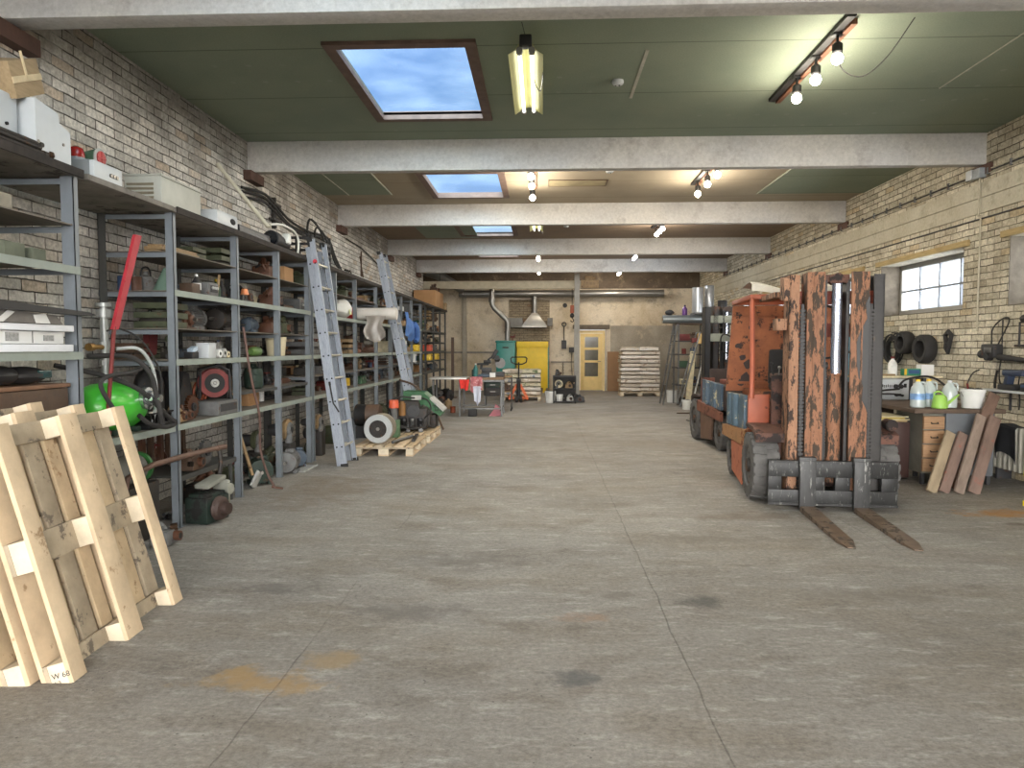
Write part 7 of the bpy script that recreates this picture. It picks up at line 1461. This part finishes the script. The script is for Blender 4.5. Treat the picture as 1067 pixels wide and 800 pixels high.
# welder
r = root('welding_machine', 'white welding machine with black dials on the bench', 'welding machine', (4.46, 9.2, .837)); q = MB(); q.b2(-.19, .19, 0, .38, 0, .262, bev=.01); q.build('casing', M_cab, r); q = MB(); q.b2(.19, .235, .0, .38, 0, .262, bev=.004); q.build('side_panel', cm('black'), r)
q = MB()
for x, z, rr in ((.02, .17, .028), (.085, .17, .028), (.03, .06, .018), (.10, .055, .016)): q.cyl((x, 0, z), (x, -.022, z), rr, n=14)
q.build('dial', cm('black'), r)
q = MB()
for k in range(7): q.box(-.16+k*.022, -.002, .175+.004*math.sin(k*2), .008, .004, .035)
q.box(.14, -.002, .18, .035, .004, .05).box(-.12, -.002, .07, .07, .004, .006).box(.07, -.002, .055, .12, .004, .016); q.build('printed_mark', M_hole, r)
q = MB(); q.tube(arc([(.06, -.02, .14), (-.2, -.1, .12), (-.48, -.2, .06), (-.5, -.3, -.2), (-.5, -.36, -.5), (-.5, -.36, -.82)], 6), .012, 7).tube(arc([(.08, -.02, .07), (-.15, -.08, .08), (-.47, -.25, .06), (-.48, -.34, -.2), (-.47, -.38, -.5), (-.44, -.38, -.82)], 6), .01, 7).tube(arc([(.05, -.02, .17), (.12, -.06, .26), (.35, -.05, .30), (.5, -.02, .27), (.52, -.2, .2)], 6), .013, 7); q.build('cable', M_rubber_d, r)
r = root('bottle', 'white bottle with red cap on the board above the welder', 'bottle', (4.62, 9.58, 1.132)); bottle(r, 'white', .058, .25, 'red')
r = root('packet', 'green and teal packet beside the red-capped bottle', 'packet', (4.84, 9.55, 1.132)); q = MB(); q.box(0, 0, .045, .22, .1, .09, bev=.012); q.build('packet_body', mat('packet_green', (50, 132, 96), .5, var=.2), r); q = MB(); q.box(.02, -.052, .05, .14, .003, .05).box(-.09, -.052, .05, .03, .004, .08, m=1); q.build('printed_front', [mat('packet_blue', (50, 80, 120), .5), M_yel], r)
for x, s_, lab, c in ((5.05, .16, 'white carton right of the green packet', M_paper), (4.36, .14, 'white torn carton left of the red-capped bottle', M_cab)): r = root('carton', lab, 'carton', (x, 9.6, 1.132)); carton(r, c, s_, .14, s_*.9)
r = root('tool', 'flat cream tool lying left of the bottle above the welder', 'tool', (4.50, 9.47, 1.132)); q = MB(); q.box(0, 0, .012, .2, .03, .022, bev=.004); q.build('body', cm('tan'), r); q = MB(); q.box(-.12, 0, .012, .06, .02, .016); q.build('tip', cm('dark grey'), r)
# jugs, watering can, bucket
M_jug = mat('jug_translucent', (204, 214, 212), .25, var=.05, trans=.25)
for i, (x, y, cap, h) in enumerate(((4.17, 8.06, 'yellow', .31), (4.34, 8.16, 'yellow', .31), (4.50, 8.04, 'white', .30))):
    r = root('jug', ['translucent jug with yellow cap and blue label, left of three', 'translucent jug with yellow cap behind the watering can', 'translucent jug without label, right of three'][i], 'jug', (x, y, .837)); q = MB(); q.lathe([(.07, 0), (.078, .01), (.078, h*.55), (.066, h*.72), (.03, h*.9), (.022, h*.93)], (0, 0, 0), 'z', 20); q.build('jug_body', M_jug, r); q = MB(); q.cyl((0, 0, h*.92), (0, 0, h), .024, n=14); q.build('cap', mat('cap_yellow', (224, 186, 60), .5) if cap == 'yellow' else M_cab, r); q = MB(); q.tube(arc([(.03, -.0, h*.9), (.07, -.02, h*.86), (.078, -.02, h*.62)], 4), .01, 8); q.build('handle', M_jug, r)
    if i < 2: q = MB(); q.lathe([(.0785, h*.28), (.0795, h*.28), (.0795, h*.5), (.0785, h*.5)], (0, 0, 0), 'z', 20, ring=True); q.build('label_band', mat('label_bluewhite', (120, 156, 200), .5, var=.5, scale=14), r)
r = root('watering_can', 'light green watering can in front of the jugs', 'watering can', (4.34, 7.93, .837)); q = MB(); q.lathe([(.075, 0), (.082, .01), (.068, .12), (.05, .145), (.045, .14)], (0, 0, 0), 'z', 20); q.build('can_body', mat('can_green', (150, 196, 88), .4, var=.05), r); q = MB(); q.tube([(.05, 0, .03), (.12, 0, .08), (.20, 0, .15)], .014, 8, radii=[.022, .014, .010]); q.build('spout', mat('can_green', (0, 0, 0)), r); q = MB(); q.tube(arc([(-.06, 0, .12), (-.06, 0, .17), (.0, 0, .18), (.04, 0, .14)], 4), .009, 6); q.build('handle', mat('can_green', (0, 0, 0)), r)
r = root('bucket', 'white bucket with a red-handled brush at the end of the bench', 'bucket', (4.73, 8.0, .837)); pail(r, 'white', .125, .21, 'dark grey')
q = MB(); q.tube(arc([(-.06, 0, .2), (-.07, -.02, .28), (-.02, -.02, .38), (.06, 0, .42)], 5), .007, 6); q.build('wire', M_rubber_d, r); q = MB(); q.cyl((-.05, 0, .18), (-.075, -.02, .27), .011, n=8); q.build('red_grip', cm('red'), r)
# leaning planks
M_old = mat('old_plank', (116, 96, 86), .85, var=.3, scale=5, rust=(140, 88, 76), rust_amt=.3, rust_scale=6, grain=(2, 2, .6))
def pl(lab, b, t, w, th=.03, m=None):
    b = Vector(b); t = Vector(t); d = t-b; r = root('plank', lab, 'plank', b); q = MB(); L_ = d.length; q.box(0, 0, L_/2, w, th, L_, bev=.003); o = q.build('board', m or M_old, r); z = d.normalized(); y_ = Vector((0, 1, 0)); y_ = (y_-z*y_.dot(z)).normalized(); x_ = y_.cross(z); o.matrix_local = Matrix((x_, y_, z)).transposed().to_4x4()
pl('leftmost of the short old planks leaning on the bench end', (4.02, 7.46, .005), (4.34, 7.71, .60), .105, m=mat('old_plank3', (150, 134, 110), .85, var=.2, grain=(2, 2, .6)))
pl('second old plank from the left, leaning on the bench end', (4.145, 7.455, .005), (4.465, 7.70, .59), .105)
pl('old grey plank third from the left, leaning on the bench end', (4.27, 7.41, .005), (4.66, 7.725, .78), .10, m=mat('old_plank2', (132, 116, 104), .85, var=.3, grain=(2, 2, .6)))
pl('reddish old plank with a stained face at the right of the leaning planks', (4.42, 7.41, .005), (4.80, 7.715, .76), .12)
pl('longest old plank reaching above the bench top', (4.36, 7.60, .005), (4.86, 7.835, 1.0), .12, m=mat('old_plank4', (104, 82, 70), .85, var=.3, grain=(2, 2, .6)))
# radiator
M_rad = mat('radiator_cream', (176, 172, 158), .5, var=.08, rust=(120, 104, 88), rust_amt=.15)
r = root('radiator', 'old cream ribbed radiator on the right wall', 'radiator', (5.25, 0, 0)); n = 0
for k in range(15):
    y = 8.5-.085*k; q = MB(); q.b2(-.07, .05, y-.022, y+.022, .13, .62, bev=.02).b2(-.02, .02, y-.042, y+.042, .16, .20).b2(-.02, .02, y-.042, y+.042, .54, .58); q.build('rib', M_rad, r)
q = MB(); q.cyl((-.02, 8.5, .58), (-.02, 8.75, .58), .02, n=8).cyl((-.02, 8.75, .58), (-.02, 8.75, .02), .02, n=8); q.build('pipe', M_rad, r)
q = MB(); q.b2(-.04, .12, 7.3, 7.34, .0, .13).b2(-.04, .12, 8.3, 8.34, .0, .13); q.build('bracket', cm('dark grey'), r)
def towel(lab, y, w, h, m, seed):
    r = root('cloth', lab, 'cloth', (5.16, y, .63)); a = seed*1.7
    def f(u, v):
        if v < .3: return (.10-.13*v/.3, (u-.5)*w, .012+.012*math.sin(6*u+a))
        t = (v-.3)/.7; return (-.035-.03*t*math.sin(7*u+a)-.012, (u-.5)*w*(1-.2*t*math.sin(3*u+a)), .01-h*t*(1-.3*math.sin(2.4*u+a)**2))
    q = MB(); q.surf(f, 16, 14, thick=.008); q.build('cloth_body', m, r)
towel('beige patterned cloth drying on the radiator', 8.38, .42, .30, mat('towel_beige', (176, 160, 128), .9, var=.3, scale=14, rust=(210, 204, 190), rust_amt=.4, rust_scale=10), 1)
towel('black cloth drying on the radiator', 8.06, .36, .42, mat('towel_black', (26, 27, 30), .9, var=.2), 2)
r = root('stool', 'yellow and white folding stand at the right edge of the floor', 'stand', (4.575, 6.86, 0)); q = MB(); q.cyl((0, 0, .0), (.03, 0, .66), .014, n=10); q.build('pole', M_cab, r)
for z in (.02, .30, .58): q = MB(); q.cyl((.001, 0, z-.015), (.001, 0, z+.03), .024, n=12); q.build('yellow_ring', mat('ring_yellow', (236, 214, 40), .5), r)
q = MB(); q.cyl((.03, 0, .64), (.34, .1, .0), .014, n=8).cyl((.0, 0, .3), (.2, .05, .3), .01, n=8); q.build('brace', M_cab, r)
# wall shelf with charger
r = root('wall_shelf', 'white shelf board on the right wall above the radiator', 'shelf', (0, 0, 0)); q = MB(); q.b2(5.12, 5.37, 7.2, 8.5, 1.0, 1.025, bev=.003); q.build('shelf_board', M_cab, r)
for y in (7.5, 8.35): q = MB(); q.b2(5.14, 5.375, y, y+.02, .975, 1.0).b2(5.355, 5.375, y, y+.02, .78, 1.0); q.build('bracket', cm('dark grey'), r)
r = root('charger', 'black and blue cordless tool standing on the white wall shelf', 'cordless tool', (5.24, 8.10, 1.027)); q = MB(); q.box(0, .05, .03, .16, .26, .06, bev=.012); q.build('foot', cm('black'), r); q = MB(); q.box(0, .10, .11, .08, .07, .14, rot=(.25, 0, 0), bev=.012).box(0, .0, .19, .09, .34, .07, bev=.02); q.build('tool_body', mat('tool_navy', (42, 52, 72), .5), r)
r = root('battery', 'blue black battery pack on the white shelf right of the tool', 'battery', (5.20, 7.82, 1.027)); q = MB(); q.box(0, 0, .045, .1, .12, .09, bev=.01); q.build('pack', cm('black'), r); q = MB(); q.box(-.052, 0, .06, .004, .09, .03); q.build('blue_face', cm('blue'), r)
r = root('carton', 'pale box behind the battery pack on the wall shelf', 'carton', (5.31, 7.75, 1.027)); carton(r, M_cab, .1, .4, .16)
def wallthing(n, lab, cat, y, z): return root(n, lab, cat, (5.375, y, z))
r = wallthing('hand_grinder', 'black power tool with long nozzle hanging on the right wall', 'power tool', 8.50, 1.42); q = MB(); q.box(-.09, .1, .04, .12, .24, .16, bev=.02).cyl((-.09, .1, -.03), (-.16, .1, -.03), .045, n=14).cyl((-.1, .22, .0), (-.1, .28, .0), .05, n=12); q.build('motor_body', cm('black'), r); q = MB(); q.cyl((-.08, -.02, -.03), (-.08, -.62, -.07), .038, .02, 12); q.build('nozzle', M_rubber_d, r); q = MB(); q.box(-.152, .08, .05, .006, .14, .06, bev=.003); q.build('grey_vent', cm('grey', True), r)
q = MB(); q.tube(arc([(-.08, .12, .12), (-.05, .16, .30), (-.03, .0, .42), (-.03, -.1, .38), (-.05, .05, .12)], 6), .008, 7).tube(arc([(-.05, -.02, .4), (-.04, .0, .0), (-.04, .03, -.25), (-.04, -.05, -.45)], 6), .008, 6).tube([(0, -.05, .42), (-.05, -.05, .42)], .008, 6); q.build('cord', M_rubber_d, r)
r = wallthing('bench_clamp', 'black screw clamp hanging right of the power tool', 'clamp', 8.12, 1.52); q = MB(); q.tube([(-.04, -.10, .0), (-.04, -.10, .26), (-.04, .08, .26), (-.04, .08, .0)], .012, 8).cyl((-.04, -.15, .0), (-.04, .15, .0), .014, n=8); q.build('frame', cm('black'), r); q = MB(); q.sph((-.04, 0, .30), (.04, .07, .045), 12).cyl((0, 0, .28), (-.05, 0, .28), .01, n=6).cyl((-.04, -.02, .27), (-.04, -.02, .0), .01, n=6); q.build('screw_head', cm('oily'), r)
for i, (dy, z, c) in enumerate(((.30, .78, 'black'), (-.12, .80, 'black'))):
    r = wallthing('hanging_strap', ['black strap hanging below the power tool', 'thin dark hook hanging under the wall shelf'][i], 'strap', 8.30+dy, z); q = MB(); q.tube(arc([(-.02, 0, .45), (-.03, .02, .3), (-.03, -.01, .1), (-.03, .0, .0)], 4), .014-.006*i, 6); q.build('strap', cm(c), r); q = MB(); q.cyl((0, 0, .45), (-.04, 0, .45), .008, n=6); q.build('nail', M_shaft, r)
# tyres and hoses on the wall
r = wallthing('cable_coil', 'coil of tangled black cable hung leftmost beside the forklift mast', 'cable coil', 11.0, 1.46); q = MB(); rnd = random.Random(2)
for k in range(9): q.torus((-.03-.012*k % .1, rnd.uniform(-.03, .03), rnd.uniform(-.03, .03)), rnd.uniform(.16, .25), .011, 'x', 22, 5)
q.tube([(0, 0, .26), (-.1, 0, .26)], .01, 6); q.build('cable_loops', M_rubber_d, r); q = MB(); q.tube(arc([(-.05, .05, -.2), (-.06, .0, -.33), (-.05, -.1, -.36)], 4), .011, 6); q.build('cable_end', M_rubber_d, r)
def walltyre(lab, y, z, R_, r_): r = wallthing('tyre', lab, 'tyre', y, z); q = MB(); q.lathe([(R_*.62, -.16), (R_*.9, -.17), (R_, -.14), (R_, -.04), (R_*.9, -.01), (R_*.62, -.02)], (0, 0, 0), 'x', 30, ring=True); q.build('tyre_body', M_rubber_d, r); q = MB(); q.cyl((0, 0, R_*.6), (-.18, 0, R_*.6), .01, n=6); q.build('wall_hook', M_shaft, r)
walltyre('smooth black tyre hung second from the left under the window', 10.62, 1.57, .165, .1); walltyre('chunky black tyre hung third under the window', 10.08, 1.48, .20, .1)
r = wallthing('belt', 'black folded rubber belt hung rightmost under the window', 'belt', 9.58, 1.58); q = MB(); q.tube([(-.05, .04, -.02), (-.05, .07, .08), (-.05, .0, .13), (-.05, -.07, .08), (-.05, -.03, -.05), (-.05, .0, -.14), (-.05, .05, -.08), (-.05, .04, -.02)], .03, 8); q.build('belt_loop', M_rubber_d, r); q = MB(); q.cyl((0, 0, .1), (-.09, 0, .1), .008, n=6); q.build('nail', M_shaft, r)
# conduits on the right wall
r = wallthing('conduit', 'thin vertical conduit with junction boxes beside the window', 'conduit', 9.02, 0); q = MB(); q.cyl((-.02, 0, 1.7), (-.02, 0, 3.12), .011, n=8).cyl((-.045, 0, 3.1), (-.045, 0, 3.6), .011, n=8); q.build('conduit_pipe', M_band, r); q = MB(); q.box(-.05, 0, 3.62, .08, .13, .12, bev=.008); q.build('junction_box', mat('jbox', (150, 156, 160), .5), r); q = MB(); q.box(-.05, .16, 3.63, .08, .12, .12, bev=.008); q.build('white_box', M_cab, r)
r = wallthing('cable_tray', 'bundle of thin cables clipped along the right wall below the beams', 'cables', 13, 0)
for k in range(3): q = MB(); q.cyl((-.015, -8.5, 3.60+k*.022), (-.015, 8.5, 3.60+k*.022), .007, n=6); q.build('cable', [M_band, cm('dark grey'), M_band][k], r)
q = MB(); q.cyl((-.012, -8.5, 3.075), (-.012, 4, 3.075), .008, n=6); q.build('lower_cable', cm('dark grey'), r)
for k in range(40): q = MB(); q.box(-.02, -8.3+k*.42, 3.622, .03, .02, .08); q.build('clip', cm('grey'), r)
r = root('blue_cabinet', 'light blue steel locker against the wall behind the forklift mast', 'locker', (4.84, 11.7, 0)); q = MB(); q.b2(-.5, .48, -.25, .3, .06, 1.75, bev=.01); q.build('locker_body', mat('locker_blue', (106, 158, 176), .5, var=.08), r); q = MB(); q.b2(-.47, -.02, -.262, -.25, .1, 1.7, bev=.003).b2(.0, .45, -.262, -.25, .1, 1.7, bev=.003); q.build('door', mat('locker_blue2', (112, 164, 182), .5, var=.08), r); q = MB(); q.box(-.06, -.28, .95, .02, .03, .12); q.build('handle', M_shaft, r); q = MB(); q.b2(-.5, .48, -.24, .3, 0, .06); q.build('plinth', cm('dark grey'), r)
# ceiling fittings
for lab, x, y in (('white smoke detector on the nearest green ceiling bay', .73, 7.1), ('white smoke detector on the tan ceiling bay', .98, 10.6), ('white smoke detector on the third brown bay', .5, 15.3)):
    r = root('smoke_detector', lab, 'smoke detector', (x, y, ZC-.003)); q = MB(); q.lathe([(.055, 0), (.058, -.02), (.05, -.035), (.035, -.045)], (0, 0, 0), 'z', 20); q.build('housing', M_cab, r); q = MB(); q.cyl((.015, 0, -.043), (.015, 0, -.05), .010, n=8).cyl((-.02, .01, -.043), (-.02, .01, -.048), .008, n=8); q.build('sensor', M_hole, r)
r = root('ceiling_wire', 'loose black wire looping between the near track and the ceiling', 'wire', (2.5, 6.0, ZC-.01)); q = MB(); q.tube(arc([(.0, .3, -.04), (.05, .3, -.22), (.2, .25, -.30), (.33, .1, -.2), (.42, -.15, .0)], 6), .005, 6); q.build('wire', M_rubber_d, r)
r = root('ceiling_hatch', 'faint framed hatch on the tan ceiling bay', 'hatch', (.55, 11.4, ZC-.008)); q = MB(); q.b2(-.45, .45, -.2, .2, 0, .006); q.build('hatch_panel', mat('hatch', (146, 134, 104), .8), r); q = MB(); q.b2(-.46, -.45, -.21, .21, -.006, .006).b2(.45, .46, -.21, .21, -.006, .006).b2(-.46, .46, -.21, -.2, -.006, .006).b2(-.46, .46, .2, .21, -.006, .006); q.build('hatch_frame', cm('brown'), r)
# ------------------------------------------------------------------ camera, sky, lamps
cam = bpy.data.cameras.new('camera'); co = bpy.data.objects.new('camera', cam); COL.objects.link(co)
cam.sensor_width = 36; cam.lens = 740/1067*36; cam.clip_end = 200; cam.clip_start = .05
co.location = (0, 0, 1.5); co.rotation_euler = (math.radians(90-2.94), 0, math.radians(2.44))
bpy.context.scene.camera = co
sc = bpy.context.scene
W = bpy.data.worlds.new('sky'); sc.world = W; W.use_nodes = True
N = W.node_tree.nodes; L = W.node_tree.links; bg = N['Background']
tc = N.new('ShaderNodeTexCoord'); sp = N.new('ShaderNodeSeparateXYZ'); L.new(tc.outputs['Generated'], sp.inputs[0])
el = mrange(N, L, sp.outputs[2], 0.09, 0.24, 0, 1, True)
nz = N.new('ShaderNodeTexNoise'); nz.inputs['Scale'].default_value = 5; nz.inputs['Detail'].default_value = 5; L.new(tc.outputs['Generated'], nz.inputs[0])
blue = mix(N, L, mrange(N, L, nz.outputs['Fac'], .4, .65), (.36, .54, .92), (.54, .70, .96))
skyc = mix(N, L, el, (.92, .97, 1.0), blue)
# brighter, hazy sunlit sky on the side of the open gate (behind the camera)
back = mrange(N, L, sp.outputs[1], 0.0, -0.6, 0, 1, True)
skyc = mix(N, L, back, skyc, (1.0, .98, .95))
L.new(skyc, bg.inputs['Color'])
lowb = mrange(N, L, sp.outputs[2], 0.02, 0.75, 1.0, 0.25, True)
st = math2(N, L, 'ADD', 0.95, math2(N, L, 'MULTIPLY', math2(N, L, 'MULTIPLY', back, lowb), SKY_BACK))
L.new(st, bg.inputs['Strength'])
sc.view_settings.view_transform = 'Standard'; sc.view_settings.look = 'None'; sc.view_settings.gamma = 1.0
sc.view_settings.exposure = 0.0; sc.view_settings.use_curve_mapping = False
cy = sc.cycles; cy.use_denoising = True; cy.max_bounces = 7; cy.diffuse_bounces = 5; cy.glossy_bounces = 3; cy.transmission_bounces = 4; cy.transparent_max_bounces = 8
cy.sample_clamp_indirect = 6.0; cy.caustics_reflective = False; cy.caustics_refractive = False
try: cy.denoiser = 'OPENIMAGEDENOISE'; cy.denoising_input_passes = 'RGB_ALBEDO_NORMAL'
except Exception: pass
M_bulb = emis('bulb_warm', (1.0, .93, .78), 30.0); M_tube = emis('tube_white', (1.0, 1.0, .93), 3.2); M_bulbc = emis('bulb_cool', (.85, .93, 1.0), 30.0)
M_lampbk = mat('lamp_black', (28, 27, 26), .5); M_track = mat('track_wood', (120, 78, 54), .7, var=.25); M_trackd = mat('track_dark', (34, 31, 30), .6)
M_refl = mat('reflector_cream', (206, 202, 140), .4, var=.05)
def point(x, y, z, power, col, r=.06):
    l = bpy.data.lights.new('lamp_light', 'POINT'); l.energy = power; l.color = col; l.shadow_soft_size = r
    o = bpy.data.objects.new('lamp_light', l); COL.objects.link(o); o.location = (x, y, z); return o
def spot_track(label, x, y0, y1, bulbs, power, cool=False, group=None):
    R = root('track_light', label, 'track light', (x, (y0+y1)/2, ZC-.002), 0, group)
    h = (y1-y0)/2; yc = (y0+y1)/2
    q = MB(); q.b2(-.06, -.0, -h, h, -.035, 0.0).b2(0, .01, -h, h, -.03, 0); q.build('track', M_trackd, R)
    q = MB(); q.b2(.012, .06, -h+.1, h, -.05, -.004, bev=.003); q.build('mounting_board', M_track, R)
    for b in bulbs:
        by = b-yc
        q = MB(); q.lathe([(.02, -.10), (.042, -.12), (.042, -.18), (.03, -.19)], (-.01, by, 0), 'z', 14).cyl((-.01, by, -.04), (-.01, by, -.12), .012, n=8).box(-.01, by, -.04, .09, .07, .02, bev=.004); s = q.build('lamp_socket', M_lampbk, R)
        q = MB(); q.sph((-.01, by, -.235), .047, 14); q.build('bulb', M_bulbc if cool else M_bulb, s)
        point(x-.01, b, ZC-.305, power, (.86, .93, 1.0) if cool else (1.0, .90, .74), .06)
PW = LAMP_W
spot_track('long ceiling track with three warm bulbs, nearest on the right', 2.42, 5.75, 7.68, [6.06, 6.52, 6.99], PW*.55)
spot_track('right-hand ceiling track with three warm bulbs in the second bay', 2.40, 9.7, 11.5, [9.97, 10.55, 11.2], PW)
spot_track('right-hand ceiling track with bulbs in the third bay', 2.40, 14.2, 15.6, [14.40, 14.75, 15.14], PW)
spot_track('right-hand ceiling track of cool bulbs in the fourth bay', 2.44, 18.7, 19.8, [18.85, 19.2], PW, True)
spot_track('right-hand ceiling track of the farthest bay', 2.46, 22.4, 23.6, [22.8, 23.2], PW*1.1)
spot_track('middle ceiling track with three warm bulbs in the second bay', -.15, 9.7, 11.6, [9.97, 10.56, 11.37], PW)
spot_track('middle ceiling track in the fourth bay', -.10, 18.4, 19.8, [18.9, 19.3], PW*1.2)
spot_track('middle ceiling track of the farthest bay', -.10, 22.4, 23.3, [22.8], PW*.8)
def fluor(label, x, y0, y1, z, power, group=None):
    R = root('fluorescent_lamp', label, 'fluorescent lamp', (x, (y0+y1)/2, z), 0, group); h = (y1-y0)/2
    q = MB()
    for s in (-1, 1):
        q.surf(lambda u, v: (s*(.055+.085*u), (-h+.02+(2*h-.04)*v), .015-.055*u+(.03 if u < .01 else 0)), 3, 2, thick=.003)
        q.surf(lambda u, v: (s*(.055-.05*u), (-h+.02+(2*h-.04)*v), .015+.02*u), 2, 2, thick=.003)
    q.b2(-.03, .03, -h+.02, h-.02, .03, .07, bev=.004)
    q.build('reflector', M_refl, R)
    for s in (-1, 1):
        q = MB(); q.cyl((s*.05, -h+.05, -.01), (s*.05, h-.04, -.01), .016, n=12); q.build('tube', M_tube, R)
        q = MB(); q.cyl((s*.05, -h, -.01), (s*.05, -h+.05, -.01), .027, n=12).cyl((s*.05, h-.04, -.01), (s*.05, h, -.01), .027, n=12); q.build('tube_cap', mat('cap_grey', (120, 118, 110), .5), R)
    q = MB(); q.b2(-.05, .05, -h-.02, -h+.08, .02, .11, bev=.015); q.build('ballast', M_lampbk, R)
    q = MB(); q.tube([(0, -h+.03, .1), (-.03, -h-.02, ZC-z)], .003, 5).tube([(0, h-.1, .06), (0, h-.1, ZC-z)], .003, 5).tube(arc([(.03, -h+.1, .05), (.06, -h+.3, -.12), (.12, -h+.5, -.16), (.14, -h+.35, -.02), (.1, -h+.2, .04)], 5), .004, 5)
    q.build('hanging_wire', M_lampbk, R)
    l = bpy.data.lights.new('tube_light', 'AREA'); l.shape = 'RECTANGLE'; l.size = .2; l.size_y = 2*h; l.energy = power; l.color = (1, .98, .86)
    o = bpy.data.objects.new('tube_light', l); COL.objects.link(o); o.location = (x, (y0+y1)/2, z-.06)
fluor('cream fluorescent lamp with two lit tubes, hung by the nearest skylight', -.14, 5.84, 7.36, 3.90, TUBE_W)
fluor('small bright fluorescent lamp in the third bay', -.12, 13.9, 15.0, 3.95, TUBE_W)
